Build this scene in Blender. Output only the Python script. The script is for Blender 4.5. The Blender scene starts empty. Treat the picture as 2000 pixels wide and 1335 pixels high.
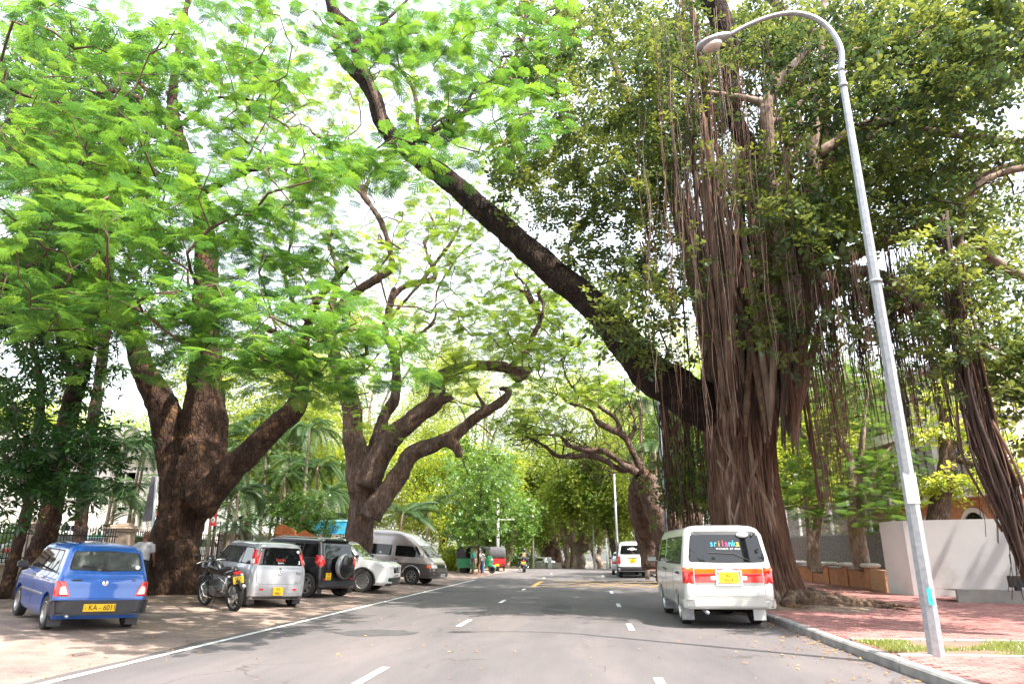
import bpy, math, random
import numpy as np
from mathutils import Vector, Matrix, noise
random.seed(7); np.random.seed(7)
R = math.radians
sc = bpy.context.scene
C = sc.collection
# ------------------------------------------------------------------ camera, sky, sun, exposure
FPX, EYE, PITCH, YAW = 1350.0, 1.4, R(16.9), R(6.15)
cam = bpy.data.cameras.new('camera'); camo = bpy.data.objects.new('camera', cam); C.objects.link(camo)
camo.location = (0, 0, EYE); camo.rotation_euler = (R(90) + PITCH, 0, YAW)
cam.sensor_width = 36; cam.lens = 36 * FPX / 2000; cam.clip_start = .1; cam.clip_end = 3000
sc.camera = camo
SUN = Vector((0.42, -0.30, 0.86)).normalized()
w = bpy.data.worlds.new('World'); sc.world = w; w.use_nodes = True
wn = w.node_tree.nodes; wl = w.node_tree.links
sky = wn.new('ShaderNodeTexSky'); sky.sky_type = 'NISHITA'; sky.sun_disc = False
sky.sun_elevation = math.asin(SUN.z); sky.sun_rotation = math.atan2(SUN.x, SUN.y)
sky.dust_density = 2.5; sky.air_density = 1.3; sky.ozone_density = 1.0; sky.altitude = 0
wn['Background'].inputs[1].default_value = 0.15
hz = wn.new('ShaderNodeHueSaturation'); hz.inputs['Saturation'].default_value = .35; hz.inputs['Value'].default_value = 1.5   # thin white high cloud over the whole sky
wl.new(sky.outputs[0], hz.inputs['Color']); wl.new(hz.outputs[0], wn['Background'].inputs[0])
sun = bpy.data.lights.new('sun', 'SUN'); suno = bpy.data.objects.new('sun', sun); C.objects.link(suno)
sun.energy = 4.6; sun.angle = R(.55); sun.color = (1.0, .90, .80)
suno.rotation_euler = SUN.to_track_quat('Z', 'Y').to_euler(); suno.location = (0, 0, 40)
sc.view_settings.view_transform = 'Standard'; sc.view_settings.look = 'None'
sc.view_settings.exposure = 1.62; sc.view_settings.gamma = 1; sc.view_settings.use_curve_mapping = False
sc.cycles.max_bounces = 7; sc.cycles.diffuse_bounces = 4; sc.cycles.glossy_bounces = 3
sc.cycles.transmission_bounces = 5; sc.cycles.transparent_max_bounces = 8
sc.cycles.use_denoising = True
sc.cycles.sample_clamp_indirect = 6
# ------------------------------------------------------------------ geometry of the view
def ray(px, py):
    cx = (px - 1000) / FPX; cy = -(py - 667.5) / FPX
    fy = math.cos(PITCH) - cy * math.sin(PITCH); fz = math.sin(PITCH) + cy * math.cos(PITCH)
    return Vector((cx * math.cos(YAW) - fy * math.sin(YAW), cx * math.sin(YAW) + fy * math.cos(YAW), fz))
def at(px, py, Y):
    r = ray(px, py); t = Y / r.y
    return Vector((r.x * t, Y, EYE + r.z * t))
def gz(x, y):
    z = -max(0.0, min(y, 260) - 62) * 0.0185
    if x < -6.3: z += min(.22, (-6.3 - x) * .055)
    return z
def gpt(px, py, off=0.0):
    r = ray(px, py); z = off
    for _ in range(12):
        t = (z - EYE) / r.z; x, y = r.x * t, r.y * t
        z = .5 * z + .5 * (gz(x, y) + off)
    return Vector((x, y, gz(x, y) + off))
def V(*a): return Vector(a)
# ------------------------------------------------------------------ mesh helpers
class MB:
    def __init__(s): s.v = []; s.f = []; s.m = []; s.mi = 0
    def add(s, vs, fs):
        o = len(s.v); s.v.extend([tuple(p) for p in vs])
        for f in fs: s.f.append([i + o for i in f]); s.m.append(s.mi)
    def box(s, c, d, rz=0.0, M=None, bev=0.0):
        cx, cy, cz = c; dx, dy, dz = d[0] / 2, d[1] / 2, d[2] / 2
        if bev > 0:
            b = min(bev, dx * .9, dy * .9, dz * .9); vs = []; 
            lv = [(-dz, b), (-dz + b, 0), (dz - b, 0), (dz, b)]
            for z, k in lv:
                vs += [(-dx + k, -dy + k, z), (dx - k, -dy + k, z), (dx - k, dy - k, z), (-dx + k, dy - k, z)]
            fs = [(3, 2, 1, 0), (12, 13, 14, 15)]
            for l in range(3):
                for i in range(4): fs.append((l * 4 + i, l * 4 + (i + 1) % 4, l * 4 + 4 + (i + 1) % 4, l * 4 + 4 + i))
        else:
            vs = [(-dx, -dy, -dz), (dx, -dy, -dz), (dx, dy, -dz), (-dx, dy, -dz), (-dx, -dy, dz), (dx, -dy, dz), (dx, dy, dz), (-dx, dy, dz)]
            fs = [(3, 2, 1, 0), (4, 5, 6, 7), (0, 1, 5, 4), (1, 2, 6, 5), (2, 3, 7, 6), (3, 0, 4, 7)]
        if M is not None: vs = [M @ Vector(p) for p in vs]
        elif rz: 
            c_, s_ = math.cos(rz), math.sin(rz); vs = [(x * c_ - y * s_, x * s_ + y * c_, z) for x, y, z in vs]
        s.add([(p[0] + cx, p[1] + cy, p[2] + cz) for p in vs], fs)
        return s
    def tube(s, pts, rad, n=8, cap=True, jit=0.0, flat=1.0):
        pts = [Vector(p) for p in pts]; k = len(pts)
        if not hasattr(rad, '__len__'): rad = [rad] * k
        t0 = (pts[1] - pts[0]).normalized()
        u = t0.orthogonal().normalized(); vs = []
        for i in range(k):
            t = (pts[min(i + 1, k - 1)] - pts[max(i - 1, 0)])
            t = t.normalized() if t.length > 1e-9 else t0
            u = (u - t * u.dot(t)); u = u.normalized() if u.length > 1e-6 else t.orthogonal().normalized()
            q = t.cross(u)
            for j in range(n):
                a = 2 * math.pi * j / n; r = rad[i] * (1 + (random.uniform(-jit, jit) if jit else 0))
                vs.append(pts[i] + u * (math.cos(a) * r) + q * (math.sin(a) * r * flat))
        fs = []
        for i in range(k - 1):
            for j in range(n):
                fs.append((i * n + j, i * n + (j + 1) % n, (i + 1) * n + (j + 1) % n, (i + 1) * n + j))
        if cap:
            fs.append(tuple(reversed(range(n)))); fs.append(tuple((k - 1) * n + j for j in range(n)))
        s.add(vs, fs); return s
    def ball(s, c, r, n=12, m=8):
        if not hasattr(r, '__len__'): r = (r, r, r)
        vs = [(c[0], c[1], c[2] - r[2])]; 
        for i in range(1, m):
            p = -math.pi / 2 + math.pi * i / m
            for j in range(n):
                a = 2 * math.pi * j / n
                vs.append((c[0] + r[0] * math.cos(p) * math.cos(a), c[1] + r[1] * math.cos(p) * math.sin(a), c[2] + r[2] * math.sin(p)))
        vs.append((c[0], c[1], c[2] + r[2])); fs = []
        for j in range(n): fs.append((0, 1 + (j + 1) % n, 1 + j)); 
        for i in range(m - 2):
            for j in range(n): fs.append((1 + i * n + j, 1 + i * n + (j + 1) % n, 1 + (i + 1) * n + (j + 1) % n, 1 + (i + 1) * n + j))
        L = len(vs) - 1
        for j in range(n): fs.append((L, 1 + (m - 2) * n + j, 1 + (m - 2) * n + (j + 1) % n))
        s.add(vs, fs); return s
    def lathe(s, prof, n=24, c=(0, 0, 0), axis='y', close=False):
        vs = []
        for (r, h) in prof:
            for j in range(n):
                a = 2 * math.pi * j / n; x, y = r * math.cos(a), r * math.sin(a)
                p = (x, h, y) if axis == 'y' else ((x, y, h) if axis == 'z' else (h, x, y))
                vs.append((p[0] + c[0], p[1] + c[1], p[2] + c[2]))
        k = len(prof); fs = []
        for i in range(k - 1 + (1 if close else 0)):
            i2 = (i + 1) % k
            for j in range(n): fs.append((i * n + j, i2 * n + j, i2 * n + (j + 1) % n, i * n + (j + 1) % n))
        s.add(vs, fs); return s
    def prism(s, poly, d, M=None):
        """poly: list of 2D points in local xz-plane extruded along y by d (centred)"""
        n = len(poly); vs = [(x, -d / 2, z) for x, z in poly] + [(x, d / 2, z) for x, z in poly]
        fs = [tuple(range(n)), tuple(reversed(range(n, 2 * n)))] + [(i, n + i, n + (i + 1) % n, (i + 1) % n) for i in range(n)]
        if M is not None: vs = [M @ Vector(p) for p in vs]
        s.add(vs, fs); return s
    def build(s, name, mat, parent=None, smooth=False, recalc=False, kind=None, angle=None):
        me = bpy.data.meshes.new(name); me.from_pydata(s.v, [], s.f); 
        mats = mat if isinstance(mat, (list, tuple)) else [mat]
        for m_ in mats: me.materials.append(m_)
        if len(mats) > 1: me.polygons.foreach_set('material_index', s.m)
        if recalc:
            import bmesh
            bm = bmesh.new(); bm.from_mesh(me); bmesh.ops.recalc_face_normals(bm, faces=bm.faces); bm.to_mesh(me); bm.free()
        if smooth: me.polygons.foreach_set('use_smooth', [True] * len(me.polygons))
        if angle: me.set_sharp_from_angle(angle=R(angle))
        me.update()
        return link(name, me, parent, kind)
def link(name, me, parent=None, kind=None):
    o = bpy.data.objects.new(name, me); C.objects.link(o)
    if parent is not None: o.parent = parent
    if kind: o['kind'] = kind
    return o
def thing(name, label, cat, loc=(0, 0, 0), rz=0.0, group=None):
    o = bpy.data.objects.new(name, None); C.objects.link(o); o.empty_display_size = .2
    o.location = loc; o.rotation_euler = (0, 0, rz); o['label'] = label; o['category'] = cat
    if group: o['group'] = group
    return o
def tag(o, label, cat, group=None):
    o['label'] = label; o['category'] = cat
    if group: o['group'] = group
    return o
def copy_tree(o, parent=None, top=True):
    c = o.copy(); C.objects.link(c); c.parent = parent
    for ch in list(o.children): copy_tree(ch, c)
    return c
def crom(pts, sub=6):
    """Catmull-Rom through points (tuples of any length)"""
    P = [np.array(p, float) for p in pts]; P = [2 * P[0] - P[1]] + P + [2 * P[-1] - P[-2]]; out = []
    for i in range(1, len(P) - 2):
        for k in range(sub):
            t = k / sub
            out.append(.5 * ((2 * P[i]) + (-P[i - 1] + P[i + 1]) * t + (2 * P[i - 1] - 5 * P[i] + 4 * P[i + 1] - P[i + 2]) * t * t + (-P[i - 1] + 3 * P[i] - 3 * P[i + 1] + P[i + 2]) * t ** 3))
    out.append(P[-2]); return out
# ------------------------------------------------------------------ materials
def newmat(name):
    m = bpy.data.materials.new(name); m.use_nodes = True
    nt = m.node_tree; b = nt.nodes['Principled BSDF']; return m, nt, b
def ramp(nt, src, stops):
    r = nt.nodes.new('ShaderNodeValToRGB'); e = r.color_ramp.elements
    while len(e) < len(stops): e.new(.5)
    for k, (p, c) in enumerate(stops): e[k].position = p; e[k].color = (*c, 1)
    nt.links.new(src, r.inputs[0]); return r.outputs[0]
def coords(nt, scale=1.0, world=False, stretch=None):
    if world:
        g = nt.nodes.new('ShaderNodeNewGeometry'); src = g.outputs['Position']
    else:
        g = nt.nodes.new('ShaderNodeTexCoord'); src = g.outputs['Object']
    mp = nt.nodes.new('ShaderNodeMapping'); s = stretch or (1, 1, 1)
    mp.inputs['Scale'].default_value = (scale * s[0], scale * s[1], scale * s[2])
    nt.links.new(src, mp.inputs[0]); return mp.outputs[0]
def tnoise(nt, co, detail=5, rough=.6, dist=0):
    n = nt.nodes.new('ShaderNodeTexNoise'); n.inputs['Scale'].default_value = 1; n.inputs['Detail'].default_value = detail
    n.inputs['Roughness'].default_value = rough; n.inputs['Distortion'].default_value = dist
    nt.links.new(co, n.inputs['Vector']); return n.outputs['Fac']
def bump(nt, b, h, strength, dist=.02):
    bp = nt.nodes.new('ShaderNodeBump'); bp.inputs['Strength'].default_value = strength; bp.inputs['Distance'].default_value = dist
    nt.links.new(h, bp.inputs['Height']); nt.links.new(bp.outputs[0], b.inputs['Normal'])
def mat(name, c1, c2=None, scale=6, rough=.7, metal=0, bmp=0, bscale=None, bdist=.01, coat=0, stops=None, world=False, stretch=None, spec=None, detail=5):
    m, nt, b = newmat(name)
    b.inputs['Roughness'].default_value = rough; b.inputs['Metallic'].default_value = metal
    b.inputs['Coat Weight'].default_value = coat
    if spec is not None: b.inputs['Specular IOR Level'].default_value = spec
    if c2 is None and not stops: b.inputs['Base Color'].default_value = (*c1, 1)
    else:
        f = tnoise(nt, coords(nt, scale, world, stretch), detail)
        nt.links.new(ramp(nt, f, stops or [(.33, c1), (.67, c2)]), b.inputs['Base Color'])
    if bmp: bump(nt, b, tnoise(nt, coords(nt, bscale or scale * 4, world, stretch)), bmp, bdist)
    return m
def leafmat(name, cols, trans=.5, gloss=.35, world_scale=.25):
    """cols: list of base colours picked per leaf spray and slowly over space"""
    m, nt, b = newmat(name); nt.nodes.remove(b); out = nt.nodes['Material Output']
    oi = nt.nodes.new('ShaderNodeObjectInfo')
    n = tnoise(nt, coords(nt, world_scale, True), 3)
    mx = nt.nodes.new('ShaderNodeMath'); mx.operation = 'MULTIPLY_ADD'; mx.inputs[1].default_value = .55
    nt.links.new(oi.outputs['Random'], mx.inputs[0])
    m2 = nt.nodes.new('ShaderNodeMath'); m2.operation = 'MULTIPLY'; m2.inputs[1].default_value = .5; nt.links.new(n, m2.inputs[0]); nt.links.new(m2.outputs[0], mx.inputs[2])
    k = len(cols)
    col = ramp(nt, mx.outputs[0], [(.12 + .76 * i / (k - 1), c) for i, c in enumerate(cols)])
    d = nt.nodes.new('ShaderNodeBsdfDiffuse'); t = nt.nodes.new('ShaderNodeBsdfTranslucent'); g = nt.nodes.new('ShaderNodeBsdfGlossy')
    g.inputs['Roughness'].default_value = gloss; g.inputs['Color'].default_value = (.9, .95, .9, 1)
    hs = nt.nodes.new('ShaderNodeHueSaturation'); hs.inputs['Hue'].default_value = .478; hs.inputs['Saturation'].default_value = 1.0; hs.inputs['Value'].default_value = 1.85
    nt.links.new(col, hs.inputs['Color']); nt.links.new(col, d.inputs[0]); nt.links.new(hs.outputs[0], t.inputs[0])
    mix = nt.nodes.new('ShaderNodeMixShader'); mix.inputs[0].default_value = trans; nt.links.new(d.outputs[0], mix.inputs[1]); nt.links.new(t.outputs[0], mix.inputs[2])
    mg = nt.nodes.new('ShaderNodeMixShader'); mg.inputs[0].default_value = .045; nt.links.new(mix.outputs[0], mg.inputs[1]); nt.links.new(g.outputs[0], mg.inputs[2])
    nt.links.new(mg.outputs[0], out.inputs[0]); return m
def barkmat(name, dark, mid, light, scale=5, bmp=1.0, moss=None):
    m, nt, b = newmat(name); b.inputs['Roughness'].default_value = .9; b.inputs['Specular IOR Level'].default_value = .2
    co = coords(nt, scale * .55, True, (1, 1, .38))
    n1 = tnoise(nt, co, 8, .68)
    v = nt.nodes.new('ShaderNodeTexVoronoi'); v.feature = 'DISTANCE_TO_EDGE'; v.inputs['Scale'].default_value = 2.2
    n0 = nt.nodes.new('ShaderNodeTexNoise'); n0.inputs['Scale'].default_value = 1.5; nt.links.new(co, n0.inputs['Vector'])
    ad = nt.nodes.new('ShaderNodeMixRGB'); ad.blend_type = 'ADD'; ad.inputs[0].default_value = .6; nt.links.new(co, ad.inputs[1]); nt.links.new(n0.outputs['Color'], ad.inputs[2])
    nt.links.new(ad.outputs[0], v.inputs['Vector'])
    col = ramp(nt, n1, [(.3, dark), (.5, mid), (.72, light)])
    # pale and rusty lichen blotches
    n2 = tnoise(nt, coords(nt, scale * .35, True), 6, .7)
    bl = nt.nodes.new('ShaderNodeMixRGB'); bl.inputs[2].default_value = (*(moss or (.24, .13, .06)), 1)
    nt.links.new(ramp(nt, n2, [(.56, (0, 0, 0)), (.66, (.75, .75, .75))]), bl.inputs[0]); nt.links.new(col, bl.inputs[1])
    n3 = tnoise(nt, coords(nt, scale * 6, True), 3, .6)
    b2 = nt.nodes.new('ShaderNodeMixRGB'); b2.inputs[2].default_value = (.38, .34, .29, 1)
    nt.links.new(ramp(nt, n3, [(.66, (0, 0, 0)), (.72, (.6, .6, .6))]), b2.inputs[0]); nt.links.new(bl.outputs[0], b2.inputs[1])
    ck = nt.nodes.new('ShaderNodeMixRGB'); ck.blend_type = 'MULTIPLY'; ck.inputs[0].default_value = .5; nt.links.new(b2.outputs[0], ck.inputs[1]); nt.links.new(ramp(nt, v.outputs['Distance'], [(0, (.45, .42, .40)), (.12, (1, 1, 1))]), ck.inputs[2])
    nt.links.new(ck.outputs[0], b.inputs['Base Color'])
    mu = nt.nodes.new('ShaderNodeMath'); mu.operation = 'MULTIPLY_ADD'; mu.inputs[1].default_value = .28
    vr = ramp(nt, v.outputs['Distance'], [(0, (0, 0, 0)), (.16, (1, 1, 1))])
    nt.links.new(vr, mu.inputs[0]); nt.links.new(n1, mu.inputs[2]); bump(nt, b, mu.outputs[0], bmp, .09)
    return m
M = {}
M['glass'] = mat('dark_tinted_glass', (.008, .009, .010), rough=.02, spec=.5)
M['glass_clear'] = mat('grey_car_glass', (.10, .11, .11), (.03, .03, .03), scale=4, rough=.03, spec=.7)
M['rubber'] = mat('tyre_rubber', (.02, .02, .02), (.04, .038, .035), scale=30, rough=.85)
M['gasket'] = mat('black_gasket', (.012, .012, .012), rough=.6)
M['alloy'] = mat('alloy_metal', (.55, .55, .56), (.4, .4, .4), scale=9, rough=.3, metal=.85)
M['alloy_dark'] = mat('dark_wheel_metal', (.05, .05, .05), rough=.4, metal=.5)
M['chrome'] = mat('chrome', (.8, .8, .8), rough=.08, metal=1)
M['steel'] = mat('galvanised_steel', (.30, .31, .34), (.42, .43, .46), scale=14, rough=.42, metal=.55, bmp=.05, bscale=60)
M['plastic'] = mat('charcoal_plastic', (.035, .035, .042), (.05, .05, .055), scale=8, rough=.45)
M['under'] = mat('underbody_black', (.01, .01, .01), rough=.9)
M['red_lens'] = mat('red_lens', (.62, .012, .012), rough=.12, coat=1)
M['amber_lens'] = mat('orange_lens', (.75, .12, .01), rough=.12, coat=1)
M['clear_lens'] = mat('clear_lens', (.75, .72, .72), rough=.08, coat=1)
M['plate'] = mat('yellow_plate', (.85, .55, .02), (.8, .47, .015), scale=6, rough=.4)
M['white_plate'] = mat('white_plate', (.75, .75, .72), rough=.4)
M['ink'] = mat('plate_ink', (.02, .015, .01), rough=.5)
M['white_vinyl'] = mat('white_vinyl', (.85, .85, .85), rough=.4)
def paint(name, c, c2=None, metal=.25, rough=.3):
    return mat(name, c, c2 or tuple(x * .85 for x in c), scale=1.3, rough=rough, metal=metal, coat=1.0)
M['blue_paint'] = paint('blue_metallic_paint', (.018, .12, .48), (.015, .10, .42), .2)
M['silver_paint'] = paint('silver_paint', (.5, .51, .55), (.44, .45, .49), .55)
M['black_paint'] = paint('black_paint', (.008, .008, .012))
M['white_paint'] = paint('white_paint', (.84, .84, .84), (.80, .80, .80), 0)
M['pearl'] = paint('greyish_beige_paint', (.56, .56, .54), (.52, .52, .50), .2)
M['champagne'] = paint('pale_champagne_paint', (.46, .41, .40), (.42, .37, .36), .4)
M['brown_grey'] = paint('brown_grey_paint', (.10, .085, .085), (.09, .075, .075), .3)
M['green_paint'] = paint('green_rickshaw_paint', (.02, .26, .12), None, 0)
M['red_paint'] = paint('red_rickshaw_paint', (.42, .02, .02), None, 0)
M['canvas'] = mat('grey_black_canvas', (.04, .04, .045), (.09, .09, .095), scale=10, rough=.85, bmp=.3)
M['skin'] = mat('brown_skin', (.18, .085, .05), (.15, .07, .04), scale=10, rough=.55)
M['hair'] = mat('dark_hair', (.012, .01, .01), rough=.7)
M['seat'] = mat('black_seat_vinyl', (.015, .015, .018), rough=.45)

def text(name, body, size, mat_, parent, M4, ext=.0015, align='CENTER', space=1.0, xs=1.0):
    cu = bpy.data.curves.new(name, 'FONT'); cu.body = body; cu.size = size; cu.extrude = ext; cu.align_x = align; cu.align_y = 'CENTER'; cu.space_character = space
    cu.resolution_u = 3
    to = bpy.data.objects.new(name, cu); C.objects.link(to)
    me = bpy.data.meshes.new_from_object(to.evaluated_get(bpy.context.evaluated_depsgraph_get()))
    bpy.data.objects.remove(to)
    me.name = name; me.materials.clear(); me.materials.append(mat_)
    me.transform(M4 @ Matrix.Diagonal((xs, 1, 1, 1)))
    return link(name, me, parent)

# ------------------------------------------------------------------ vehicles
class Body:
    """A car body as stacked rounded plan outlines: levels = (z, rear x, front x, half width, rear corner radius, front corner radius)."""
    def __init__(s, levels): s.L = [tuple(map(float, l)) for l in levels]; s.zs = [l[0] for l in s.L]
    def lv(s, z): return [float(np.interp(z, s.zs, [l[k] for l in s.L])) for k in range(1, 6)]
    def ring(s, z, n=7, inset=0):
        xr, xf, w, rr, rf = s.lv(z); xr += inset; xf -= inset; w -= inset
        w = max(w, .02); rr = min(rr, w * .95); rf = min(rf, w * .95); P = []
        def arc(cx, cy, r, a0):
            for k in range(n):
                a = a0 + (math.pi / 2) * k / (n - 1); P.append((cx + r * math.cos(a), cy + r * math.sin(a), z))
        arc(xf - rf, w - rf, rf, 0)
        for k in range(1, 24): t = k / 24; P.append((xf - rf + (xr + rr - xf + rf) * t, w, z))
        arc(xr + rr, w - rr, rr, math.pi / 2); 
        for k in range(1, 8): P.append((xr, (w - rr) * (1 - 2 * k / 8), z))
        arc(xr + rr, -w + rr, rr, math.pi)
        for k in range(1, 24): t = k / 24; P.append((xr + rr + (xf - rf - xr - rr) * t, -w, z))
        arc(xf - rf, -w + rf, rf, 1.5 * math.pi)
        for k in range(1, 8): P.append((xf, (-w + rf) * (1 - 2 * k / 8), z))
        return P
    def mesh(s, zcuts):
        mb = MB(); rings = [s.ring(z) for z in zcuts]; n = len(rings[0]); vs = [p for r_ in rings for p in r_]; fs = []
        for i in range(len(rings) - 1):
            for j in range(n): fs.append((i * n + j, i * n + (j + 1) % n, (i + 1) * n + (j + 1) % n, (i + 1) * n + j))
        fs.append(tuple(reversed(range(n))))
        b = len(vs); top = rings[-1]; cx = sum(p[0] for p in top) / n
        k = (len(rings) - 1) * n
        for q, dz in ((.6, .012), (.25, .02)):
            vs += [(cx + (p[0] - cx) * q, p[1] * q, p[2] + dz) for p in top]; 
            for j in range(n): fs.append((k + j, k + (j + 1) % n, b + (j + 1) % n, b + j))
            k = b; b = len(vs)
        fs.append(tuple(k + j for j in range(n)))
        mb.add(vs, fs); return mb
    def surf(s, face, a, z, off):
        xr, xf, w, rr, rf = s.lv(z); e = .01
        d = [(u - v) / (2 * e) for u, v in zip(s.lv(z + e), s.lv(z - e))]
        if face in ('rear', 'front'):
            r = min(rr if face == 'rear' else rf, w * .95); y = max(-w + .001, min(w - .001, a)); k = abs(y) - (w - r)
            dx = r - math.sqrt(max(r * r - k * k, 0)) if k > 0 else 0
            ny = (k / r if k > 0 else 0) * (1 if y > 0 else -1); nx = math.sqrt(max(0, 1 - ny * ny))
            if face == 'rear': p = Vector((xr + dx, y, z)); nrm = Vector((-nx, ny, d[0] * nx)); 
            else: p = Vector((xf - dx, y, z)); nrm = Vector((nx, ny, -d[1] * nx))
        else:
            sg = 1 if face == 'left' else -1; x = max(xr + .001, min(xf - .001, a))
            k = 0; dy = 0; nx = 0
            if x < xr + rr: k = xr + rr - x; dy = rr - math.sqrt(max(rr * rr - k * k, 0)); nx = -k / rr
            elif x > xf - rf: k = x - xf + rf; dy = rf - math.sqrt(max(rf * rf - k * k, 0)); nx = k / rf
            ny = math.sqrt(max(0, 1 - nx * nx))
            p = Vector((x, sg * (w - dy), z)); nrm = Vector((nx, sg * ny, -d[2] * ny))
        nrm.normalize(); return p + nrm * off
def roundpoly(poly, r, n=5):
    out = []; k = len(poly)
    for i in range(k):
        p = Vector(poly[i]); a = Vector(poly[i - 1]) - p; b = Vector(poly[(i + 1) % k]) - p
        ra = min(r, a.length * .45, b.length * .45); A = p + a.normalized() * ra; B = p + b.normalized() * ra
        for q in range(n):
            t = q / (n - 1); out.append((A * (1 - t) ** 2 + p * 2 * t * (1 - t) + B * t * t))
        L = Vector(poly[(i + 1) % k]) - p
        m = int(L.length / .12)
        B2 = Vector(poly[(i + 1) % k]) - L.normalized() * min(r, L.length * .45)
        for q in range(1, m): out.append(B.lerp(B2, q / m))
    return out
def patch(B, face, poly, off, mat_, name, parent, r=.05, skirt=.012, grow=0):
    P = roundpoly(poly, r); c = sum(P, Vector((0, 0))) / len(P)
    if grow: P = [p + (p - c).normalized() * grow for p in P]
    n = len(P); vs = []; fs = []
    vs += [B.surf(face, p.x, p.y, off - skirt) for p in P]
    for q in (1, .8, .6, .4, .2): vs += [B.surf(face, c.x + (p.x - c.x) * q, c.y + (p.y - c.y) * q, off) for p in P]
    for i in range(5):
        for j in range(n): fs.append((i * n + j, i * n + (j + 1) % n, (i + 1) * n + (j + 1) % n, (i + 1) * n + j))
    fs.append(tuple(5 * n + j for j in range(n)))
    mb = MB(); mb.add(vs, fs); return mb.build(name, mat_, parent, smooth=False, recalc=False)
def groove(B, face, path, parent, w=.006, off=.0015, mat_=None, name='panel_gap'):
    """thin dark recess line drawn as a strip on the panel"""
    mb = MB(); pts = []
    for i in range(len(path) - 1):
        a, b = Vector(path[i]), Vector(path[i + 1]); m = max(2, int((b - a).length / .08))
        for q in range(m): pts.append(a.lerp(b, q / m))
    pts.append(Vector(path[-1]))
    mb.tube([B.surf(face, p.x, p.y, off - w * .3) for p in pts], w * .6, 4)
    return mb.build(name, mat_ or M['gasket'], parent)
_wc = {}
def wheel(parent, x, y, r, wd, spokes=6, dark=False, flip=1, sw=.05, z=None):
    key = (round(r, 3), round(wd, 3), spokes, dark)
    if key not in _wc:
        mb = MB(); h = wd / 2
        mb.lathe([(r * .62, -h * .9), (r * .8, -h), (r * .93, -h * .95), (r, -h * .7), (r, -h * .25), (r * .985, -h * .22), (r * .985, -h * .12), (r, -h * .1), (r, h * .1), (r * .985, h * .12), (r * .985, h * .22), (r, h * .25), (r, h * .7), (r * .93, h * .95), (r * .8, h), (r * .62, h * .9)], 40, close=True)
        ty = mb.build('wheel', M['rubber'], None, smooth=True, angle=40); me1 = ty.data; bpy.data.objects.remove(ty)
        mb = MB()
        mb.lathe([(r * .66, h * .92), (r * .62, h * .95), (r * .58, h * .7), (r * .57, -h * .8), (r * .64, -h * .9)], 40)
        mb.lathe([(.001, h * .72), (r * .14, h * .7), (r * .16, h * .5), (r * .001, h * .3)], 20)
        for k in range(spokes):
            a = 2 * math.pi * k / spokes
            Mx = Matrix.Rotation(a, 4, 'Y')
            poly = [(.05 * r, -sw * r / .3 * .5), (.6 * r, -sw * r / .3 * .8), (.6 * r, sw * r / .3 * .8), (.05 * r, sw * r / .3 * .5)]
            mb.prism(poly, h * .22, Matrix.Translation((0, h * .55, 0)) @ Mx)
        mb2 = MB(); mb2.lathe([(.001, h * .15), (r * .585, h * .1), (r * .585, -h * .3)], 24)
        o1 = mb.build('rim', M['alloy_dark'] if dark == 2 else M['alloy'], None, smooth=True, angle=35); me2 = o1.data; bpy.data.objects.remove(o1)
        o2 = mb2.build('brake_disc', M['under'], None); me3 = o2.data; bpy.data.objects.remove(o2)
        _wc[key] = (me1, me2, me3)
    a, b, c = _wc[key]
    o = link('wheel', a, parent); o.location = (x, y, r if z is None else z)
    if flip < 0: o.rotation_euler = (0, 0, math.pi)
    link('rim', b, o); link('brake_disc', c, o); return o
def boolean_arches(o, arches, w):
    for (x, r, z) in arches:
        for sg in (1, -1):
            mb = MB(); mb.lathe([(.0001, -.26), (r, -.26), (r, .26), (.0001, .26)], 36)
            c = mb.build('cut', M['under'], None, recalc=True); c.location = (x, sg * (w - .04), z)
            md = o.modifiers.new('b', 'BOOLEAN'); md.operation = 'DIFFERENCE'; md.object = c; md.solver = 'EXACT'
    bpy.context.view_layer.update()
    me = bpy.data.meshes.new_from_object(o.evaluated_get(bpy.context.evaluated_depsgraph_get()))
    cut = [m_.object for m_ in o.modifiers]; o.modifiers.clear()
    for c in cut: bpy.data.objects.remove(c)
    o.data = me; me.name = 'body'
    me.polygons.foreach_set('use_smooth', [True] * len(me.polygons)); me.set_sharp_from_angle(angle=R(38))
def make_body(levels, mat_, root, arches, mats=None, splitz=None):
    B = Body(levels); z0, z1 = levels[0][0], levels[-1][0]
    zs = sorted(set([l[0] for l in levels] + [z0 + (z1 - z0) * k / 22 for k in range(23)] + ([splitz] if splitz else [])))
    zs = [z for i, z in enumerate(zs) if i == 0 or z - zs[i - 1] > .006]
    mb = B.mesh(zs); mb.m = [0] * len(mb.f)
    if splitz:
        for i, f in enumerate(mb.f):
            zc = sum(mb.v[j][2] for j in f) / len(f); mb.m[i] = 1 if zc < splitz else 0
    o = mb.build('body', [mat_] + ([mats] if mats else []), root, smooth=True, recalc=True)
    boolean_arches(o, arches, B.lv(arches[0][2])[2]); return B
def faceM(B, face, a, z, off):
    """matrix that lays XY text flat on a body face"""
    p = B.surf(face, a, z, off); e = .03
    if face == 'rear': u = (B.surf(face, a - e, z, off) - B.surf(face, a + e, z, off)).normalized()
    elif face == 'front': u = (B.surf(face, a + e, z, off) - B.surf(face, a - e, z, off)).normalized()
    elif face == 'left': u = (B.surf(face, a - e, z, off) - B.surf(face, a + e, z, off)).normalized()
    else: u = (B.surf(face, a + e, z, off) - B.surf(face, a - e, z, off)).normalized()
    v = (B.surf(face, a, z + e, off) - B.surf(face, a, z - e, off)).normalized(); n = u.cross(v).normalized(); v = n.cross(u)
    return Matrix(((u.x, v.x, n.x, p.x), (u.y, v.y, n.y, p.y), (u.z, v.z, n.z, p.z), (0, 0, 0, 1)))
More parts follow.
